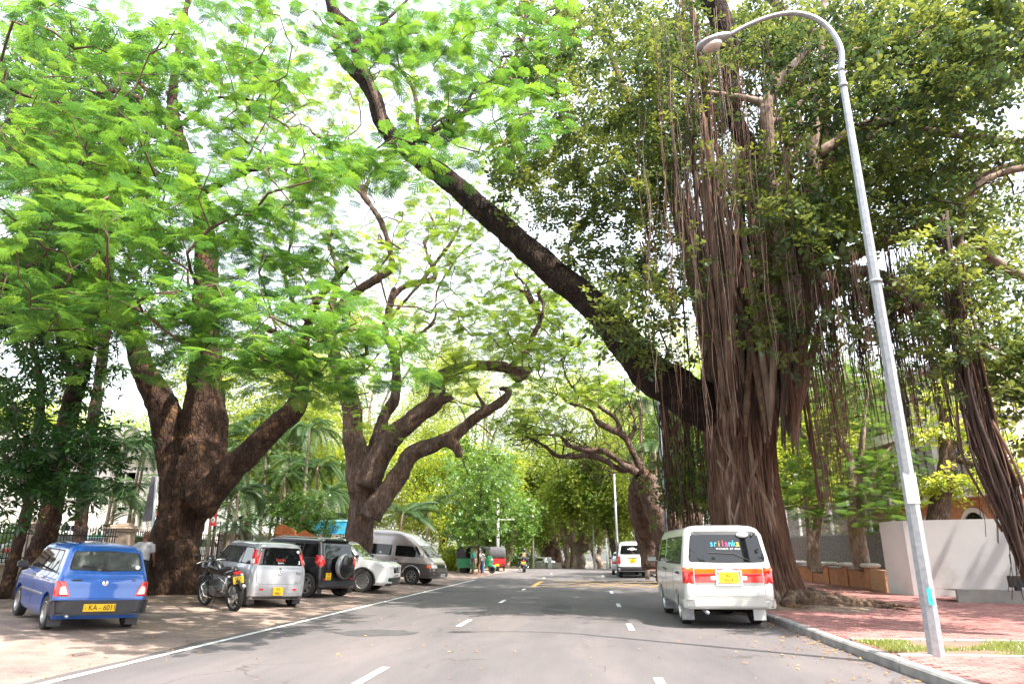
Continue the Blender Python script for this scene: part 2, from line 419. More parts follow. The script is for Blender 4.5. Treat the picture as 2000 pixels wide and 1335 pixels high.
def plate(B, face, a, z, w, h, lines, parent, m=None, off=.02, size=None):
    Mx = faceM(B, face, a, z, off); mb = MB(); mb.box((0, 0, 0), (w, h, .008), bev=.003)
    mb.v = [tuple(Mx @ Vector(p)) for p in mb.v]
    pl = mb.build('number_plate', m or M['plate'], parent)
    n = len(lines)
    for i, t in enumerate(lines):
        text('lettering', t, size or h * .95 / n, M['ink'], pl, Mx @ Matrix.Translation((0, (n - 1) / 2 * h / n - i * h / n, .006)), xs=.85)
    return pl
def mirror(root, B, x, z, sg, m, s=1.0):
    p = B.surf('left' if sg > 0 else 'right', x, z, 0)
    mb = MB(); mb.tube([p, p + V(.02, sg * .09, .02)], .02, 6); mb.box(p + V(.02, sg * .16 * s, .05), (.08, .2 * s, .15 * s), bev=.03)
    mb.build('side_mirror', m, root, recalc=True)
def place(root, heading, wl, px, py):
    """put the wheel at local (x, y) on the ground seen at that pixel; stand the car on the ground it is on"""
    g = gpt(px, py); c, s = math.cos(heading), math.sin(heading)
    ox, oy = g.x - (wl[0] * c - wl[1] * s), g.y - (wl[0] * s + wl[1] * c)
    root.location = (ox, oy, gz(g.x, g.y)); root.rotation_euler = (0, 0, heading)
    # roll/pitch to the ground under the wheels
    dx = (gz(ox + c, oy + s) - gz(ox - c, oy - s)) / 2; dy = (gz(ox - s, oy + c) - gz(ox + s, oy - c)) / 2
    root.location.z = gz(ox, oy)
    up = Vector((-(dx * c - dy * s), -(dx * s + dy * c), 1)).normalized(); f = Vector((c, s, 0)); f = (f - up * f.dot(up)).normalized(); l = up.cross(f)
    root.rotation_euler = Matrix(((f.x, l.x, up.x), (f.y, l.y, up.y), (f.z, l.z, up.z))).to_euler()
def axle_stuff(root, L, W, zb=.22):
    mb = MB(); mb.box((0, 0, zb), (L * .8, W * .62, .12)); mb.tube([(-L * .42, -W * .2, zb - .02), (-L * .1, -W * .2, zb)], .035, 8)
    mb.tube([(-L * .3, -W * .45, .28), (-L * .3, W * .45, .28)], .035, 8); mb.tube([(L * .3, -W * .45, .28), (L * .3, W * .45, .28)], .035, 8)
    mb.build('chassis', M['under'], root)
def flap(root, x, y, z0, z1, w, m):
    mb = MB(); mb.box((x, y, (z0 + z1) / 2), (.015, w, z1 - z0), bev=.006); mb.build('mud_flap', m, root)

def door_lines(B, root, xs, z0, z1, sides=('left',)):
    for s in sides:
        for path in xs: groove(B, s, path, root)
def handle(B, root, face, x, z, m=None):
    p = B.surf(face, x, z, .012); mb = MB(); mb.box(p, (.14, .03, .03), bev=.01); mb.build('door_handle', m or M['gasket'], root)

# ---- white passenger van, nearest on the right
def white_van():
    t = thing('passenger_van', 'white and beige passenger van with colourful lettering on its rear window, parked by banyan', 'van')
    B = make_body([(.36, -2.34, 2.16, .80, .12, .25), (.42, -2.40, 2.2, .835, .13, .28), (.62, -2.42, 2.22, .845, .13, .28), (.98, -2.40, 2.2, .845, .13, .28), (1.16, -2.37, 2.1, .84, .13, .28),
                   (1.78, -2.22, 1.62, .755, .13, .25), (1.90, -2.14, 1.45, .70, .14, .22), (1.95, -2.05, 1.35, .62, .15, .2), (1.975, -1.9, 1.2, .48, .15, .2)],
                  M['white_paint'], t, [(-1.28, .37, .33), (1.28, .37, .33)], M['pearl'], .86)
    patch(B, 'rear', [(-.72, 1.25), (.72, 1.25), (.62, 1.84), (-.62, 1.84)], .003, M['gasket'], 'window_seal', t, .09, grow=.02)
    patch(B, 'rear', [(-.72, 1.25), (.72, 1.25), (.62, 1.84), (-.62, 1.84)], .007, M['glass'], 'rear_window', t, .09)
    for sg in (1, -1):
        f = 'left' if sg > 0 else 'right'
        patch(B, 'rear', [(sg * .83, .84), (sg * .83, 1.14), (sg * .66, 1.14), (sg * .66, .84)][::sg], .016, M['red_lens'], 'tail_light', t, .015)
        patch(B, 'rear', [(sg * .64, .86), (sg * .64, 1.02), (sg * .22, 1.02), (sg * .22, .86)][::sg], .014, M['red_lens'], 'tail_light', t, .01)
        patch(B, 'rear', [(sg * .64, 1.03), (sg * .64, 1.12), (sg * .22, 1.12), (sg * .22, 1.03)][::sg], .014, M['amber_lens'], 'turn_light', t, .01)
        patch(B, 'rear', [(sg * .83, 1.06), (sg * .83, 1.13), (sg * .67, 1.13), (sg * .67, 1.06)][::sg], .022, M['amber_lens'], 'turn_light', t, .01)
        patch(B, 'rear', [(sg * .34, .91), (sg * .34, .98), (sg * .25, .98), (sg * .25, .91)][::sg], .022, M['clear_lens'], 'reversing_light', t, .015)
        patch(B, f, [(-2.33, .84), (-2.33, 1.14), (-2.27, 1.14), (-2.27, .84)], .012, M['red_lens'], 'tail_light', t, .01)
        # side glass
        for (a, b) in ((-1.98, -1.48), (-1.44, -.94), (-.90, -.44), (-.40, .18)):
            patch(B, f, [(a, 1.24), (b, 1.24), (b, 1.72), (a + (.05 if a < -1.9 else 0), 1.72)], .006, M['glass_clear'], 'side_window', t, .04)
        patch(B, f, [(-2.02, 1.20), (.24, 1.20), (.24, 1.76), (-1.96, 1.76)], .002, M['gasket'], 'window_seal', t, .06)
        patch(B, f, [(.42, 1.22), (1.62, 1.22), (1.22, 1.74), (.42, 1.74)], .006, M['glass'], 'side_window', t, .04)
        door_lines(B, t, [[(.33, .5), (.33, 1.8)], [(1.0, .45), (.95, .8), (1.62, .95), (1.7, 1.2)], [(-.85, .48), (-.85, 1.1)]], 0, 0, (f,))
        handle(B, t, f, .5, 1.08); handle(B, t, f, .2, 1.06)
        flap(t, -1.66, sg * .70, .1, .5, .24, M['steel'] if sg > 0 else M['white_vinyl'])
        flap(t, .9, sg * .70, .13, .5, .24, M['steel'])
        wheel(t, -1.28, sg * .70, .325, .2, 6, True, sg, .03); wheel(t, 1.28, sg * .70, .325, .2, 6, True, sg, .03)
        mirror(t, B, 1.66, 1.22, sg, M['alloy'], 1.0)
    patch(B, 'left', [(-1.75, 1.0), (-1.3, 1.0), (-1.3, 1.05), (-1.75, 1.05)], .006, M['gasket'], 'air_vent', t, .01)
    patch(B, 'rear', [(-.21, 1.085), (.21, 1.085), (.21, 1.12), (-.21, 1.12)], .014, M['red_paint'], 'trim_strip', t, .005)
    p = faceM(B, 'rear', 0, 1.10, .018); text('lettering', 'HOMY', .04, M['white_vinyl'], t, p, xs=1.5, space=1.3)
    mb = MB(); Mx = faceM(B, 'rear', .0, .95, .02)
    for c, d in (((0, .13, 0), (.5, .03, .03)), ((0, -.13, 0), (.5, .03, .03)), ((-.235, 0, 0), (.03, .26, .03)), ((.235, 0, 0), (.03, .26, .03))): mb.box(c, d, bev=.008)
    mb.v = [tuple(Mx @ Vector(q)) for q in mb.v]; mb.build('plate_frame', M['chrome'], t)
    plate(B, 'rear', 0, .95, .36, .2, ['62-', '5514'], t, off=.03)
    # grooves of tail gate and bumper
    for path in ([(-.66, .60), (.66, .60), (.66, .82), (-.66, .82), (-.66, .60)], [(-.80, .56), (.80, .56)], [(-.66, .84), (-.70, 1.2)], [(.66, .84), (.70, 1.2)]): groove(B, 'rear', path, t)
    patch(B, 'rear', [(-.84, .40), (.84, .40), (.84, .55), (-.84, .55)], .035, M['pearl'], 'bumper', t, .05, skirt=.05)
    for f in ('left', 'right'): patch(B, f, [(-2.38, .40), (-1.7, .40), (-1.7, .55), (-2.38, .55)], .03, M['pearl'], 'bumper', t, .05, skirt=.04)
    cols = [(.05, .45, .8), (.05, .45, .8), (.8, .25, .05), (.9, .05, .1), (.8, .05, .25), (.05, .5, .7), (.05, .5, .7), (.85, .75, .05), (.05, .5, .75)]
    for i, ch in enumerate('sri lanka'.replace(' ', '')):
        m = mat('sticker_colour', cols[i], rough=.4)
        Mx = faceM(B, 'rear', -(-.25 + i * .072) , 1.60, .010)
        text('lettering', ch, .17, m, t, Mx, xs=.9)
    Mx = faceM(B, 'rear', -.06, 1.50, .010); text('lettering', 'WONDER OF ASIA', .045, M['white_vinyl'], t, Mx, space=1.3)
    Mx = faceM(B, 'rear', .33, .0 + 1.19, .008); 
    Mx = faceM(B, 'rear', -.62, 1.19, .008); text('lettering', 'VCX', .045, M['ink'], t, Mx)
    mb = MB(); mb.ball((0, 0, 0), (.13, .07, .02), 14, 6); Mx = faceM(B, 'rear', -.36, 1.77, .03); mb.v = [tuple(Mx @ Vector(q)) for q in mb.v]; mb.build('rear_mirror', M['alloy'], t, smooth=True)
    mb = MB(); a, b, c = B.surf('rear', -.50, 1.24, .02), B.surf('rear', -.15, 1.40, .03), B.surf('rear', .35, 1.43, .02); mb.tube([a, b, c], .008, 5); mb.build('wiper', M['gasket'], t)
    mb = MB(); mb.tube([(-2.45, .45, .3), (-2.0, .45, .32)], .035, 12); mb.build('exhaust_pipe', M['steel'], t, smooth=True)
    patch(B, 'front', [(-.72, 1.25), (.72, 1.25), (.62, 1.8), (-.62, 1.8)], .006, M['glass'], 'windscreen', t, .08)
    for sg in (1, -1): patch(B, 'front', [(sg * .78, .75), (sg * .5, .75), (sg * .5, .95), (sg * .78, .95)][::sg], .01, M['clear_lens'], 'headlight', t, .03)
    mb = MB(); mb.tube([(1.75, .80, 1.5), (1.55, 1.05, 1.62)], .006, 5); mb.build('aerial', M['gasket'], t)
    axle_stuff(t, 4.4, 1.6, .36); return t
van = white_van(); place(van, R(91.5), (-1.28, .7), 1340, 1216); van.scale = (1.01, 1.01, .975)

# ---- white van farther up the road
def white_van_far():
    t = thing('delivery_van', 'plain white van with black rear bumper parked far up on the right kerb', 'van')
    B = make_body([(.36, -2.3, 2.1, .80, .14, .25), (.5, -2.36, 2.2, .84, .14, .28), (1.0, -2.34, 2.2, .845, .14, .28), (1.16, -2.32, 2.1, .84, .14, .28), (1.78, -2.18, 1.6, .74, .16, .25), (1.92, -2.05, 1.45, .66, .16, .22), (1.98, -1.9, 1.2, .5, .15, .2)],
                  M['white_paint'], t, [(-1.25, .36, .33), (1.25, .36, .33)])
    patch(B, 'rear', [(-.70, 1.28), (.70, 1.28), (.60, 1.80), (-.60, 1.80)], .007, M['glass'], 'rear_window', t, .08)
    mb = MB(); Mx = faceM(B, 'rear', 0, 1.58, .012)
    mb.box((0, -.02, 0), (.5, .05, .004)); mb.ball((0, 0, 0), (.17, .07, .004), 12, 6); mb.v = [tuple(Mx @ Vector(q)) for q in mb.v]; mb.build('sticker', M['white_vinyl'], t)
    patch(B, 'rear', [(-.83, .40), (.83, .40), (.83, .62), (-.83, .62)], .04, M['plastic'], 'bumper', t, .05, skirt=.05)
    for sg in (1, -1):
        f = 'left' if sg > 0 else 'right'
        patch(B, 'rear', [(sg * .82, .78), (sg * .82, 1.2), (sg * .68, 1.2), (sg * .68, .78)][::sg], .016, M['red_lens'], 'tail_light', t, .02)
        patch(B, f, [(-2.0, 1.24), (-.9, 1.24), (-.9, 1.72), (-1.95, 1.72)], .006, M['glass'], 'side_window', t, .05)
        patch(B, f, [(-.8, 1.24), (.3, 1.24), (.3, 1.72), (-.8, 1.72)], .006, M['glass'], 'side_window', t, .05)
        patch(B, f, [(.42, 1.22), (1.6, 1.22), (1.2, 1.72), (.42, 1.72)], .006, M['glass'], 'side_window', t, .05)
        wheel(t, -1.25, sg * .69, .33, .2, 6, 2, sg); wheel(t, 1.25, sg * .69, .33, .2, 6, 2, sg); mirror(t, B, 1.6, 1.2, sg, M['plastic'])
    patch(B, 'rear', [(-.3, 1.08), (.3, 1.08), (.3, 1.12), (-.3, 1.12)], .02, M['alloy'], 'tailgate_trim', t, .01)
    plate(B, 'rear', 0, .95, .34, .2, ['58-', '8203'], t)
    mb = MB(); mb.tube([B.surf('rear', -.1, 1.30, .02), B.surf('rear', .1, 1.5, .02)], .008, 4); mb.build('wiper', M['alloy'], t)
    groove(B, 'rear', [(-.6, .66), (.6, .66)], t)
    axle_stuff(t, 4.2, 1.5, .36); return t
v2 = white_van_far(); place(v2, R(88), (-1.25, .69), 1213, 1127)

# ---- saloon / hatch generic, with its own proportions per car
def hatch(name, label, cat, m, Lx, W, H, wb, wr, hood, belt, arch=None, split=None, m2=None, glassm=None, spokes=5, rr=.12, nose=.14, tail=None, group=None, wdark=False, lean=.12, cowl=.45, roofrear=None, sidemat=None):
    """Lx=(rear x, front x); hood, belt heights; returns root and Body"""
    t = thing(name, label, cat, group=group); xr, xf = Lx; zb = .2 if wr < .3 else .26
    ws = W / 2; rf = .3
    lv = [(zb, xr + .06, xf - .08, ws - .05, rr, rf), (zb + .08, xr + .01, xf - .02, ws - .015, rr, rf), (zb + .3, xr, xf, ws, rr, rf), (hood - .12, xr + .02, xf - .03, ws, rr, rf),
          (hood, xr + .03, xf - nose, ws - .01, rr, rf), (belt - .02, xr + .045, xf - nose - cowl * 1.2, ws - .025, rr, .22), (belt + .02, xr + .05, xf - nose - cowl * 1.45, ws - .035, rr, .2)]
    zr = H - .12; wrf = ws - .13
    wsx = xf - nose - cowl * 1.45; ex = roofrear if roofrear is not None else xr + lean + .08
    lv += [(zr, ex - .02, wsx - (zr - belt) * 1.15, wrf, rr, .16), (H - .05, ex + .05, wsx - (zr - belt) * 1.15 - .12, wrf - .05, rr, .16), (H - .015, ex + .14, wsx - (zr - belt) * 1.15 - .3, wrf - .14, rr, .16), (H, ex + .3, wsx - (zr - belt) * 1.15 - .5, wrf - .26, rr, .16)]
    B = make_body(lv, m, t, [(-wb / 2, wr + .05, wr + .01), (wb / 2, wr + .05, wr + .01)], m2, split)
    B.wsx = wsx; B.zr = zr; B.belt = belt; B.ex = ex; B.ws = ws; B.wb = wb; B.H = H; B.hood = hood
    for sg in (1, -1):
        wheel(t, -wb / 2, sg * (ws - .09), wr, wr * .6, spokes, wdark, sg); wheel(t, wb / 2, sg * (ws - .09), wr, wr * .6, spokes, wdark, sg)
        mirror(t, B, wsx - .12, belt + .02, sg, M['plastic'] if not sidemat else sidemat, .85)
    a, b = belt + .05, zr - .02; k = 1.15
    patch(B, 'front', [(-ws + .16, a + .0), (ws - .16, a), (wrf - .06, b), (-wrf + .06, b)], .006, glassm or M['glass'], 'windscreen', t, .08)
    axle_stuff(t, (xf - xr) * .9, W * .9, zb + .08)
    return t, B
def side_glass(B, t, splits, xr, glassm=None, r=.04, zlo=None, zhi=None, back=.12):
    a, b = (zlo or B.belt + .05), (zhi or B.zr - .03); k = 1.15
    xf0 = B.wsx - (a - B.belt) * k - .10; xf1 = B.wsx - (b - B.belt) * k - .08
    X = [xr] + splits + [None]
    for sg in (1, -1):
        f = 'left' if sg > 0 else 'right'
        patch(B, f, [(xr - .03, a - .025), (xf0 + .05, a - .025), (xf1 + .04, b + .025), (xr + back - .02, b + .025)], .002, M['gasket'], 'window_seal', t, .05)
        for i in range(len(X) - 1):
            l0 = X[i] + (.0 if i == 0 else .025); l1 = X[i] + (back if i == 0 else .025)
            r0 = (X[i + 1] - .025) if X[i + 1] is not None else xf0; r1 = (X[i + 1] - .025) if X[i + 1] is not None else xf1
            patch(B, f, [(l0, a), (r0, a), (r1, b), (l1, b)], .006, glassm or M['glass'], 'side_window', t, r)
# blue hatchback
M['dusky'] = paint('dusky_grey_violet_paint', (.05, .04, .085), (.06, .05, .10), .3)
def blue_hatch():
    t, B = hatch('small_hatchback', 'small blue hatchback with charcoal bumper seen from behind at far left', 'car', M['blue_paint'], (-1.62, 1.66), 1.44, 1.41, 2.175, .27, .80, .88, spokes=7, lean=.17, cowl=.42, rr=.09)
    patch(B, 'rear', [(-.56, .98), (.56, .98), (.50, 1.27), (-.50, 1.27)], .004, M['gasket'], 'window_seal', t, .06, grow=.022)
    patch(B, 'rear', [(-.56, .98), (.56, .98), (.50, 1.27), (-.50, 1.27)], .008, M['glass_clear'], 'rear_window', t, .06)
    side_glass(B, t, [-.75, .0], -1.22)
    for sg in (1, -1):
        f = 'left' if sg > 0 else 'right'
        poly = [(sg * .70, .56), (sg * .70, .80), (sg * .60, .80), (sg * .50, .56)]
        patch(B, 'rear', poly[::sg], .014, M['red_lens'], 'tail_light', t, .02)
        patch(B, 'rear', [(sg * .66, .59), (sg * .66, .70), (sg * .60, .73), (sg * .54, .59)][::sg], .022, M['clear_lens'], 'reversing_light', t, .02)
        patch(B, f, [(-1.585, .56), (-1.50, .56), (-1.50, .80), (-1.575, .80)], .008, M['red_lens'], 'tail_light', t, .01)
        patch(B, f, [(-.72, .52), (.86, .52), (.86, .55), (-.72, .55)], .012, M['alloy'], 'side_moulding', t, .01)
        patch(B, f, [(-1.55, .78), (1.4, .76), (1.4, .775), (-1.55, .795)], .006, M['alloy'], 'pinstripe', t, .004)
        for path in ([(-.78, .5), (-.72, .9)], [(.03, .3), (.03, .9)], [(.85, .35), (.9, .85)], [(-1.42, .5), (-1.40, .95)]): groove(B, f, path, t)
        handle(B, t, f, -.55, .80, M['alloy']); handle(B, t, f, .2, .80, M['alloy'])
        flap(t, -1.40, sg * .60, .07, .30, .2, M['plastic'])
    patch(B, 'rear', [(-.715, .28), (.715, .28), (.715, .50), (-.715, .50)], .05, M['plastic'], 'bumper', t, .04, skirt=.07)
    for f in ('left', 'right'): patch(B, f, [(-1.60, .28), (-1.38, .28), (-1.38, .50), (-1.60, .50)], .035, M['plastic'], 'bumper', t, .03, skirt=.05)
    plate(B, 'rear', .03, .385, .50, .12, ['\u2234 KA - 6011'], t, off=.06, size=.12)
    for path in ([(-.48, .84), (.48, .84)], [(-.50, .53), (.50, .53)], [(-.62, .84), (-.60, .95)], [(.62, .84), (.60, .95)]): groove(B, 'rear', path, t)
    mb = MB(); mb.lathe([(.04, 0), (.045, .012), (.015, .016), (.001, .016)], 16, axis='z'); Mx = faceM(B, 'rear', 0, .77, .004); mb.v = [tuple(Mx @ Vector(q)) for q in mb.v]; mb.build('badge', M['chrome'], t)
    patch(B, 'rear', [(.36, .80), (.52, .80), (.52, .825), (.36, .825)], .008, M['chrome'], 'badge', t, .004)
    text('lettering', 'MARUTI', .026, M['ink'], t, faceM(B, 'rear', .44, .812, .012))
    text('lettering', '800', .04, M['chrome'], t, faceM(B, 'rear', -.46, .812, .006), xs=1.2)
    mb = MB(); mb.lathe([(.001, 0), (.04, 0), (.04, .004), (.001, .004)], 16, axis='z'); Mx = faceM(B, 'rear', -.50, 1.03, .009); mb.v = [tuple(Mx @ Vector(q)) for q in mb.v]; mb.build('sticker', M['white_vinyl'], t)
    return t
_bh = blue_hatch
def blue_hatch():
    t = _bh(); B = Body([(.9, -1.575, .5, .66, .09, .2), (1.4, -1.42, .2, .58, .09, .2)]); mb = MB()
    mb.tube([(-1.60, -.05, .965), (-1.585, .12, 1.02), (-1.56, .40, 1.05)], .009, 5); mb.build('wiper', M['gasket'], t); mb = MB()
    mb.tube([(-1.5, .5, .27), (-1.72, .5, .25)], .025, 10); mb.build('exhaust_pipe', M['steel'], t, smooth=True); return t
blue = blue_hatch(); place(blue, R(141), (-1.0875, .63), 88, 1228)
def silver_hatch():
    t, B = hatch('silver_hatchback', 'silver grey upright hatchback with red tail lights beside its rear window, behind the motorcycle', 'car', M['silver_paint'], (-1.66, 1.72), 1.475, 1.54, 2.36, .29, .90, .98, spokes=7, lean=.12, cowl=.38, rr=.16, glassm=M['glass_clear'])
    patch(B, 'rear', [(-.60, 1.00), (.60, 1.00), (.53, 1.42), (-.53, 1.42)], .008, M['glass'], 'rear_window', t, .05)
    side_glass(B, t, [-.85, .0], -1.45, M['glass_clear'])
    for sg in (1, -1):
        f = 'left' if sg > 0 else 'right'
        patch(B, 'rear', [(sg * .705, 1.02), (sg * .64, 1.02), (sg * .57, 1.36), (sg * .64, 1.36)][::sg], .016, M['red_lens'], 'tail_light', t, .02)
        patch(B, 'rear', [(sg * .70, 1.03), (sg * .65, 1.03), (sg * .63, 1.14), (sg * .68, 1.14)][::sg], .022, M['clear_lens'], 'reversing_light', t, .015)
        patch(B, f, [(-1.60, 1.02), (-1.54, 1.02), (-1.50, 1.36), (-1.53, 1.36)], .010, M['red_lens'], 'tail_light', t, .01)
        patch(B, 'rear', [(sg * .48, .42), (sg * .38, .42), (sg * .38, .46), (sg * .48, .46)][::sg], .012, M['red_lens'], 'reflector', t, .006)
        for path in ([(-.88, .55), (-.82, 1.0)], [(.02, .3), (.02, 1.0)], [(.92, .35), (.95, .95)], [(-1.66, .68), (-1.25, .69)]): groove(B, f, path, t)
        handle(B, t, f, -.7, .90, M['alloy']); handle(B, t, f, .2, .90, M['alloy']); flap(t, -1.5, sg * .60, .08, .34, .2, M['plastic'])
    for path in ([(-.62, .98), (-.58, .62), (-.5, .56), (.5, .56), (.58, .62), (.62, .98)], [(-.72, .34), (.72, .34)]): groove(B, 'rear', path, t)
    patch(B, 'rear', [(-.70, .22), (.70, .22), (.70, .28), (-.70, .28)], .02, M['plastic'], 'bumper', t, .02, skirt=.03)
    patch(B, 'rear', [(-.22, .31), (.18, .31), (.18, .48), (-.22, .48)], .006, M['alloy'], 'plate_recess', t, .03)
    plate(B, 'rear', -.0, .395, .26, .19, ['\u2234KE -', '9063'], t, off=.02)
    text('lettering', 'Kei', .09, M['gasket'], t, faceM(B, 'rear', -.50, .82, .005)); text('lettering', 'SUZUKI', .03, M['gasket'], t, faceM(B, 'rear', -.45, .60, .005))
    mb = MB(); Mx = faceM(B, 'rear', 0, .82, .004); mb.lathe([(.045, 0), (.05, .01), (.035, .012), (.03, 0)], 16, axis='z'); mb.v = [tuple(Mx @ Vector(q)) for q in mb.v]; mb.build('handle_ring', M['chrome'], t)
    mb = MB(); Mx = faceM(B, "rear", 0, .92, .004); mb.box((.0, .012, 0), (.05, .014, .01)); mb.box((0, -.012, 0), (.05, .014, .01)); mb.v = [tuple(Mx @ Vector(q)) for q in mb.v]; mb.build('badge', M['chrome'], t)
    mr = mat('red_sticker', (.7, .04, .03), rough=.4)
    text('sticker', 'Suzuki', .10, mr, t, faceM(B, 'rear', 0, 1.13, .011)); text('sticker', 'Sport', .07, M['white_vinyl'], t, faceM(B, 'rear', 0, 1.06, .011))
    for a_, z_, r_ in ((-.47, 1.33, .04), (-.50, 1.10, .02), (-.50, 1.05, .022)):
        mb = MB(); mb.lathe([(.001, 0), (r_, 0), (r_, .004), (.001, .004)], 14, axis='z'); Mx = faceM(B, 'rear', a_, z_, .009); mb.v = [tuple(Mx @ Vector(q)) for q in mb.v]; mb.build('sticker', M['white_vinyl'], t)
    mb = MB(); mb.tube([(-1.3, .62, 1.48), (0, .62, 1.52)], .012, 6); mb.tube([(-1.3, -.62, 1.48), (0, -.62, 1.52)], .012, 6); mb.build('roof_rail', M['silver_paint'], t)
    return t
sh = silver_hatch(); place(sh, R(139), (-1.18, .65), 472, 1184)
def black_suv():
    t, B = hatch('black_offroader', 'black off-road car with a covered spare wheel on its tailgate', 'car', M['black_paint'], (-1.80, 1.95), 1.70, 1.68, 2.58, .35, 1.02, 1.10, spokes=6, lean=.15, cowl=.45, rr=.14)
    patch(B, 'rear', [(-.62, 1.12), (.62, 1.12), (.55, 1.52), (-.55, 1.52)], .008, M['glass'], 'rear_window', t, .06)
    side_glass(B, t, [-.95, .0], -1.62)
    for sg in (1, -1):
        f = 'left' if sg > 0 else 'right'
        patch(B, 'rear', [(sg * .80, .88), (sg * .80, 1.20), (sg * .72, 1.22), (sg * .66, .98)][::sg], .02, M['red_lens'], 'tail_light', t, .03)
        patch(B, f, [(-1.74, .88), (-1.55, 1.02), (-1.52, 1.22), (-1.71, 1.20)], .014, M['red_lens'], 'tail_light', t, .03)
        patch(B, 'rear', [(sg * .68, .52), (sg * .55, .52), (sg * .55, .56), (sg * .68, .56)][::sg], .012, M['red_lens'], 'reflector', t, .008)
        for path in ([(-.96, .5), (-.92, 1.1)], [(.02, .35), (.02, 1.1)], [(1.0, .45), (1.05, 1.0)]): groove(B, f, path, t)
        handle(B, t, f, -.75, 1.0, M['chrome']); handle(B, t, f, .2, 1.0, M['chrome'])
        patch(B, f, [(-.92, .32), (.92, .32), (.92, .44), (-.92, .44)], .02, M['plastic'], 'sill_cladding', t, .03, skirt=.03)
        flap(t, -1.72, sg * .70, .12, .40, .2, M['plastic'])
        mb = MB(); mb.tube([(-1.45, sg * .60, 1.67), (-1.3, sg * .6, 1.71), (.1, sg * .60, 1.71), (.25, sg * .6, 1.67)], .018, 6); mb.build('roof_rail', M['alloy'], t, smooth=True)
    mb = MB(); Mx = Matrix.Translation((-1.93, -.08, .92)) @ Matrix.Rotation(R(90), 4, 'Z'); mb.lathe([(.001, .13), (.30, .125), (.345, .09), (.36, 0), (.35, -.09), (.30, -.1)], 36); mb.v = [tuple(Mx @ Vector(q)) for q in mb.v]; mb.build('spare_wheel_cover', M['black_paint'], t, smooth=True, angle=50)
    mb = MB(); mb.lathe([(.345, .088), (.368, .05), (.372, 0), (.362, -.06)], 36); mb.v = [tuple(Mx @ Vector(q)) for q in mb.v]; mb.build('spare_wheel_rim', M['silver_paint'], t, smooth=True)
    patch(B, 'rear', [(-.55, 1.58), (.55, 1.58), (.55, 1.62), (-.55, 1.62)], .10, M['black_paint'], 'roof_spoiler', t, .02, skirt=.12)
    plate(B, 'rear', .48, .62, .24, .2, ['KS', '2153'], t, off=.02)
    patch(B, 'rear', [(-.80, .34), (.80, .34), (.80, .50), (-.80, .50)], .05, M['plastic'], 'bumper', t, .04, skirt=.07)
    return t
bs = black_suv(); place(bs, R(160), (-1.29, .76), 597, 1166)
def white_suv():
    t, B = hatch('white_crossover', 'white crossover car with its bonnet towards the road, in front of the silver van', 'car', M['white_paint'], (-2.25, 2.33), 1.80, 1.68, 2.70, .36, 1.02, 1.10, spokes=10, lean=.3, cowl=.62, rr=.25, nose=.22)
    side_glass(B, t, [-1.25, -.1], -1.75)
    for sg in (1, -1):
        f = 'left' if sg > 0 else 'right'
        patch(B, 'front', [(sg * .80, .86), (sg * .80, .95), (sg * .42, .88), (sg * .42, .80)][::-sg], .012, M['clear_lens'], 'headlight', t, .03)
        patch(B, f, [(1.75, .92), (2.10, .84), (2.12, .93), (1.72, .99)], .012, M['clear_lens'], 'headlight', t, .02)
        patch(B, 'front', [(sg * .80, .40), (sg * .56, .40), (sg * .60, .52), (sg * .80, .52)][::-sg], .012, M['plastic'], 'fog_light_recess', t, .02)
        patch(B, f, [(-.9, .32), (.9, .32), (.9, .46), (-.9, .46)], .02, M['plastic'], 'sill_cladding', t, .03, skirt=.03)
        for path in ([(-1.0, .5), (-.95, 1.1)], [(.1, .35), (.1, 1.1)], [(1.1, .45), (1.12, 1.0)]): groove(B, f, path, t)
        handle(B, t, f, .3, 1.0, M['chrome'])
        mb = MB()
        for xx in (-1.35, 1.35):
            pts = [V(xx + .44 * math.cos(a), sg * (.905), .37 + .44 * math.sin(a)) for a in np.linspace(-.15, math.pi + .15, 16)]; mb.tube(pts, .03, 6)
        mb.build('wheel_arch_cladding', M['plastic'], t, smooth=True)
    patch(B, 'front', [(-.40, .66), (.40, .66), (.44, .86), (-.44, .86)], .012, M['gasket'], 'grille', t, .03)
    mb = MB(); mb.tube([B.surf('front', a, z, .02) for a, z in ((-.26, .87), (-.12, .70), (.12, .70), (.26, .87))], .02, 6); mb.build('grille_trim', M['chrome'], t, smooth=True)
    patch(B, 'front', [(-.5, .34), (.5, .34), (.56, .52), (-.56, .52)], .012, M['plastic'], 'lower_grille', t, .03)
    plate(B, 'front', 0, .58, .46, .11, ['CAK 7841'], t, M['white_plate'], size=.09)
    patch(B, 'front', [(-.82, .27), (.82, .27), (.82, .34), (-.82, .34)], .03, M['plastic'], 'bumper', t, .03, skirt=.05)
    return t
ws_ = white_suv(); place(ws_, R(2), (1.35, -.81), 706, 1156)
